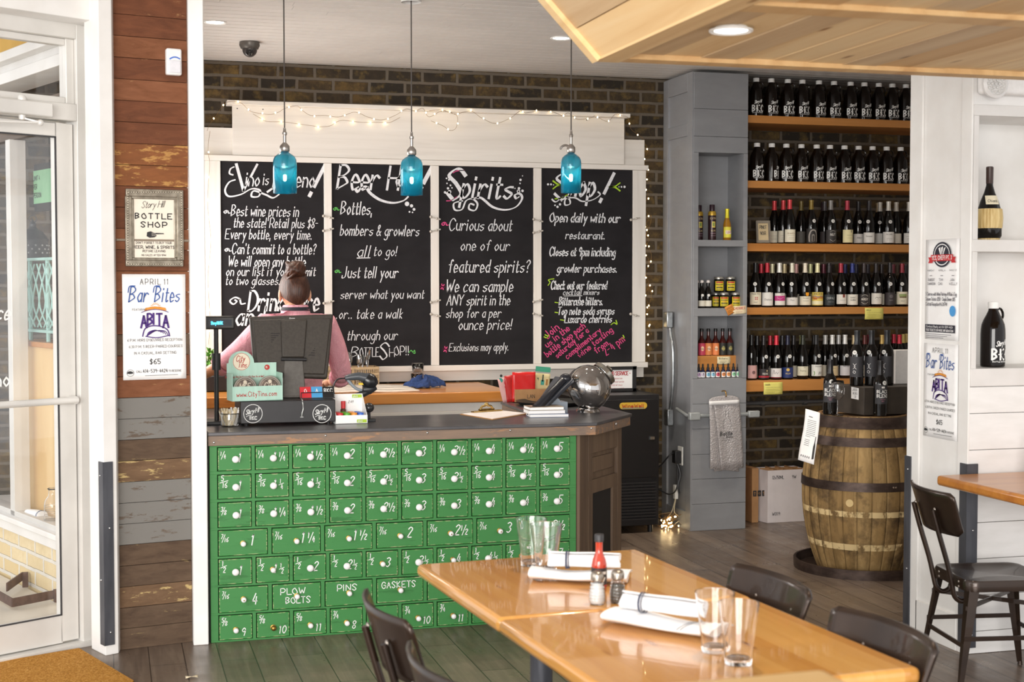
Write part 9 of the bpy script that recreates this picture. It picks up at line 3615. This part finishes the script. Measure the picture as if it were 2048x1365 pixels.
T = thing('person', 'person with brown hair in a bun and pink shirt, back turned, behind the till', 'person', (PX, PY, 0), math.radians(4))
SKIN = mat('skin', 'd9a688', 'cf9878', 12, rough=0.5, sss=0.05)
pel = (0, 0, 0.92)
che = (0, 0.01, 1.22)
shz = 1.425
nk0, nk1 = (0, 0.005, 1.465), (0, 0.025, 1.51)
LE, LW, LH = (-0.365, 0.03, 1.225), (-0.505, 0.16, 1.135), (-0.55, 0.215, 1.11)
RE, RW, RH = (0.262, 0.03, 1.135), (0.25, 0.25, 1.08), (0.225, 0.325, 1.075)
chains = [
 [(pel, (0.15, 0.115)), ((0, 0, 1.05), (0.125, 0.10)), (che, (0.145, 0.11)), ((0, 0.005, 1.412), (0.125, 0.085)), (nk0, 0.058), (nk1, 0.052), ((0, 0.04, 1.545), 0.055)],
 [((0, 0.005, 1.412), (0.125, 0.085)), ((-0.165, 0.0, shz), 0.056), (LE, 0.041), (LW, 0.028)],
 [((0, 0.005, 1.412), (0.125, 0.085)), ((0.165, 0.0, shz), 0.056), (RE, 0.041), (RW, 0.028)],
 [(pel, (0.15, 0.115)), ((-0.095, 0, 0.84), 0.088), ((-0.10, 0.01, 0.48), 0.06), ((-0.10, -0.01, 0.10), 0.04), ((-0.105, 0.12, 0.045), 0.036)],
 [(pel, (0.15, 0.115)), ((0.095, 0, 0.84), 0.088), ((0.10, 0.01, 0.48), 0.06), ((0.10, -0.01, 0.10), 0.04), ((0.105, 0.12, 0.045), 0.036)],
]
body = chain_mesh(chains)
bm = bmesh.new()
bm.from_mesh(body)
def blobby(c, r, rot=None, nu=20, nv=14, sculpt=None):
 w = MB()
 if rot is not None:
  w.T = Matrix.Translation(c) @ rot.to_4x4()
  w.ball((0, 0, 0), r, nu, nv)
 else:
  w.ball(c, r, nu, nv)
 me = w.mesh('t', SKIN)
 if sculpt:
  for v in me.vertices:
   v.co = sculpt(Vector(v.co))
 bm.from_mesh(me)
 bpy.data.meshes.remove(me)
HC_ = Vector((0, 0.045, 1.597))
def face(p):
 d = p - HC_
 if d.z < -0.02:
  k = min(1.0, (-d.z - 0.02) / 0.09)
  p.x = HC_.x + d.x * (1 - 0.34 * k)
  p.y = HC_.y + d.y * (1 - 0.25 * k) + 0.018 * k
 if d.y > 0.05 and abs(d.x) < 0.05 and abs(d.z) < 0.02:
  p.y -= 0.006
 return p
blobby(HC_, (0.073, 0.092, 0.112), nu=28, nv=20, sculpt=face)
blobby((0, 0.142, 1.572), (0.011, 0.019, 0.022))                   # nose
blobby((0, 0.125, 1.534), (0.022, 0.010, 0.008))                  # mouth
for s in (-1, 1):
 blobby((0.031 * s, 0.118, 1.604), (0.013, 0.010, 0.009))      # eyes
 blobby((0.080 * s, 0.038, 1.580), (0.010, 0.022, 0.034), Matrix.Rotation(0.25 * s, 3, 'Z'))   # ears
# hands: palm, four fingers and a thumb each, resting on the worktop
for s, Wp, Hp in ((-1, LW, LH), (1, RW, RH)):
 d = (Vector(Hp) - Vector(Wp)).normalized()
 sd = Vector((-d.y, d.x, 0)).normalized() * s
 Wv = Vector(Wp)
 palm = Wv + d * 0.075
 ch = [[(tuple(Wv), 0.024), (tuple(Wv + d * 0.03), (0.03, 0.018)), (tuple(palm), (0.038, 0.014))]]
 for k in range(4):
  b = palm + sd * (0.028 - 0.019 * k)
  ln = (0.062, 0.072, 0.068, 0.052)[k]
  ch.append([(tuple(palm), (0.038, 0.014)), (tuple(b + d * 0.012), 0.0095), (tuple(b + d * (0.012 + ln * 0.5) + Vector((0, 0, -0.006))), 0.0085), (tuple(b + d * (0.012 + ln) + Vector((0, 0, -0.026))), 0.0072)])
 ch.append([(tuple(Wv + d * 0.03), (0.03, 0.018)), (tuple(Wv + d * 0.05 + sd * 0.035 + Vector((0, 0, -0.006))), 0.0105), (tuple(Wv + d * 0.085 + sd * 0.05 + Vector((0, 0, -0.018))), 0.0085)])
 hm = chain_mesh(ch, 0, 2)
 bm.from_mesh(hm)
 bpy.data.meshes.remove(hm)
bm.to_mesh(body)
bm.free()
body.materials.clear()
body.materials.append(SKIN)
for p in body.polygons:
 p.use_smooth = True
 p.material_index = 0
body.name = 'body'
inst('body', body, T)

# pink shirt, sleeves rolled to the elbow
SHIRT = NT('pink_shirt_cotton')
nz = SHIRT.noise(SHIRT.coord((9, 9, 5)), 1.6, 5, 0.6, 1.0)
SHIRT.l(SHIRT.ramp(SHIRT.noise(SHIRT.coord((1, 1, 1)), 300, 2), [(0.35, C('e79aa8')), (0.65, C('f2b6c0'))]), SHIRT.b.inputs['Base Color'])
SHIRT.bump(nz, 0.03, 0.7)
SHIRT.set(rough=0.85, spec=0.2)
dl = (Vector(LW) - Vector(LE)).normalized()
dr_ = (Vector(RW) - Vector(RE)).normalized()
sh = chain_mesh([
 [((0, 0, 0.88), (0.165, 0.13)), ((0, 0, 1.05), (0.15, 0.12)), (che, (0.165, 0.128)), ((0, 0.005, 1.412), (0.14, 0.098)), ((0, 0.005, 1.460), (0.085, 0.072)), ((0, 0.012, 1.492), (0.066, 0.064))],
 [((0, 0.005, 1.412), (0.14, 0.098)), ((-0.17, 0.0, shz - 0.004), 0.072), ((-0.28, 0.02, 1.30), 0.066), (LE, 0.063), (tuple(Vector(LE) + dl * 0.045), 0.058)],
 [((0, 0.005, 1.412), (0.14, 0.098)), ((0.17, 0.0, shz - 0.004), 0.072), ((0.235, 0.02, 1.25), 0.064), (RE, 0.060), (tuple(Vector(RE) + dr_ * 0.05), 0.055)],
])
sh.materials.clear()
sh.materials.append(SHIRT.mat)
for p in sh.polygons:
 p.use_smooth = True
 p.material_index = 0
sh.name = 'shirt'
so = inst('shirt', sh, T)
w = MB()
w.lathe([(0.072, 1.468), (0.067, 1.498), (0.061, 1.524), (0.0625, 1.528), (0.069, 1.523), (0.082, 1.480), (0.098, 1.452)], 26, (0, 0.016, 0))
w.build('collar', SHIRT.mat, so)
w = MB()
for s, E, d in ((-1, LE, dl), (1, RE, dr_)):
 c = Vector(E) + d * 0.045
 w.tube([c - d * 0.012, c, c + d * 0.022, c + d * 0.024], [0.055, 0.060, 0.059, 0.05], 18)
w.build('rolled_cuffs', SHIRT.mat, so)
w = MB()
w.lathe([(0.0790, 1.497), (0.0800, 1.500), (0.0745, 1.516), (0.0730, 1.512)], 26, (0, 0.014, 0))
w.build('apron_strap', P('2a2830', 0.7), T)
jm = chain_mesh([
 [((0, 0, 0.90), (0.16, 0.125)), ((-0.097, 0, 0.84), 0.10), ((-0.10, 0.01, 0.48), 0.072), ((-0.10, -0.01, 0.09), 0.056)],
 [((0, 0, 0.90), (0.16, 0.125)), ((0.097, 0, 0.84), 0.10), ((0.10, 0.01, 0.48), 0.072), ((0.10, -0.01, 0.09), 0.056)]])
jm.materials.clear()
jm.materials.append(P('23242c', 0.85))
for p in jm.polygons:
 p.use_smooth = True
 p.material_index = 0
jm.name = 'trousers'
inst('trousers', jm, T)
for s in (-1, 1):
 w = MB()
 w.grid(lambda u, v: Vector((0.103 * s + 0.048 * math.cos(2 * PI * u) * math.sin(PI * (0.04 + 0.5 * v)), 0.055 + 0.135 * math.sin(2 * PI * u) * math.sin(PI * (0.04 + 0.5 * v)), 0.085 * math.cos(PI * (0.04 + 0.46 * v)) + 0.001)), 24, 8)
 w.build('shoe', P('1d1c1e', 0.5), T)
# hair: swept-up shell, bun on top
HAIR = NT('dark_brown_hair')
hz = HAIR.noise(HAIR.coord((70, 70, 7)), 1.4, 4, 0.6, 0.4)
HAIR.l(HAIR.ramp(hz, [(0.3, C('2a1710')), (0.55, C('4a2a1c')), (0.78, C('6b4330'))]), HAIR.b.inputs['Base Color'])
HAIR.bump(hz, 0.004, 0.8)
HAIR.set(rough=0.42, spec=0.5)
w = MB()
def scalp(u, v):
 a = 2 * PI * u
 back = 0.5 - 0.5 * math.sin(a)              # 1 at the nape, 0 at the forehead
 side = abs(math.cos(a))
 low = -0.060 - 0.016 * back + 0.10 * (1 - back) + 0.012 * side * back
 t = v
 ang = math.acos(max(-1, min(1, low / 0.125)))
 ph = ang * (1 - t)
 rx, ry, rz_ = 0.0845, 0.104, 0.124
 k = 1.0 + 0.012 * math.sin(40 * u)
 nar = 1.0 - 0.16 * max(0.0, math.cos(PI - ph)) if ph > PI / 2 else 1.0
 return Vector((rx * k * nar * math.sin(ph) * math.cos(a), 0.043 + ry * k * math.sin(ph) * math.sin(a), 1.602 + rz_ * math.cos(ph)))
w.grid(scalp, 80, 18)
hair = w.build('hair', HAIR.mat, T)
w = MB()
BC = Vector((-0.004, -0.014, 1.722))
def bun(u, v):
 a, b = 2 * PI * u, PI * v
 tw_ = 1 + 0.05 * math.sin(3 * a + 5 * b) + 0.04 * math.sin(9 * a - 8 * b)
 return BC + Vector((0.054 * tw_ * math.sin(b) * math.cos(a), 0.052 * tw_ * math.sin(b) * math.sin(a), -0.044 * tw_ * math.cos(b)))
w.grid(bun, 40, 22)
for k in range(5):
 pts = []
 for i in range(14):
  a = 0.5 * k + i * 0.42
  pts.append(BC + Vector(((0.051 - 0.0012 * i) * math.cos(a), (0.050 - 0.0012 * i) * math.sin(a), -0.03 + 0.012 * k + 0.02 * math.sin(a * 1.5 + k))))
 w.tube(catmull(pts, 3), 0.0075, 7)
w.build('bun', HAIR.mat, hair)
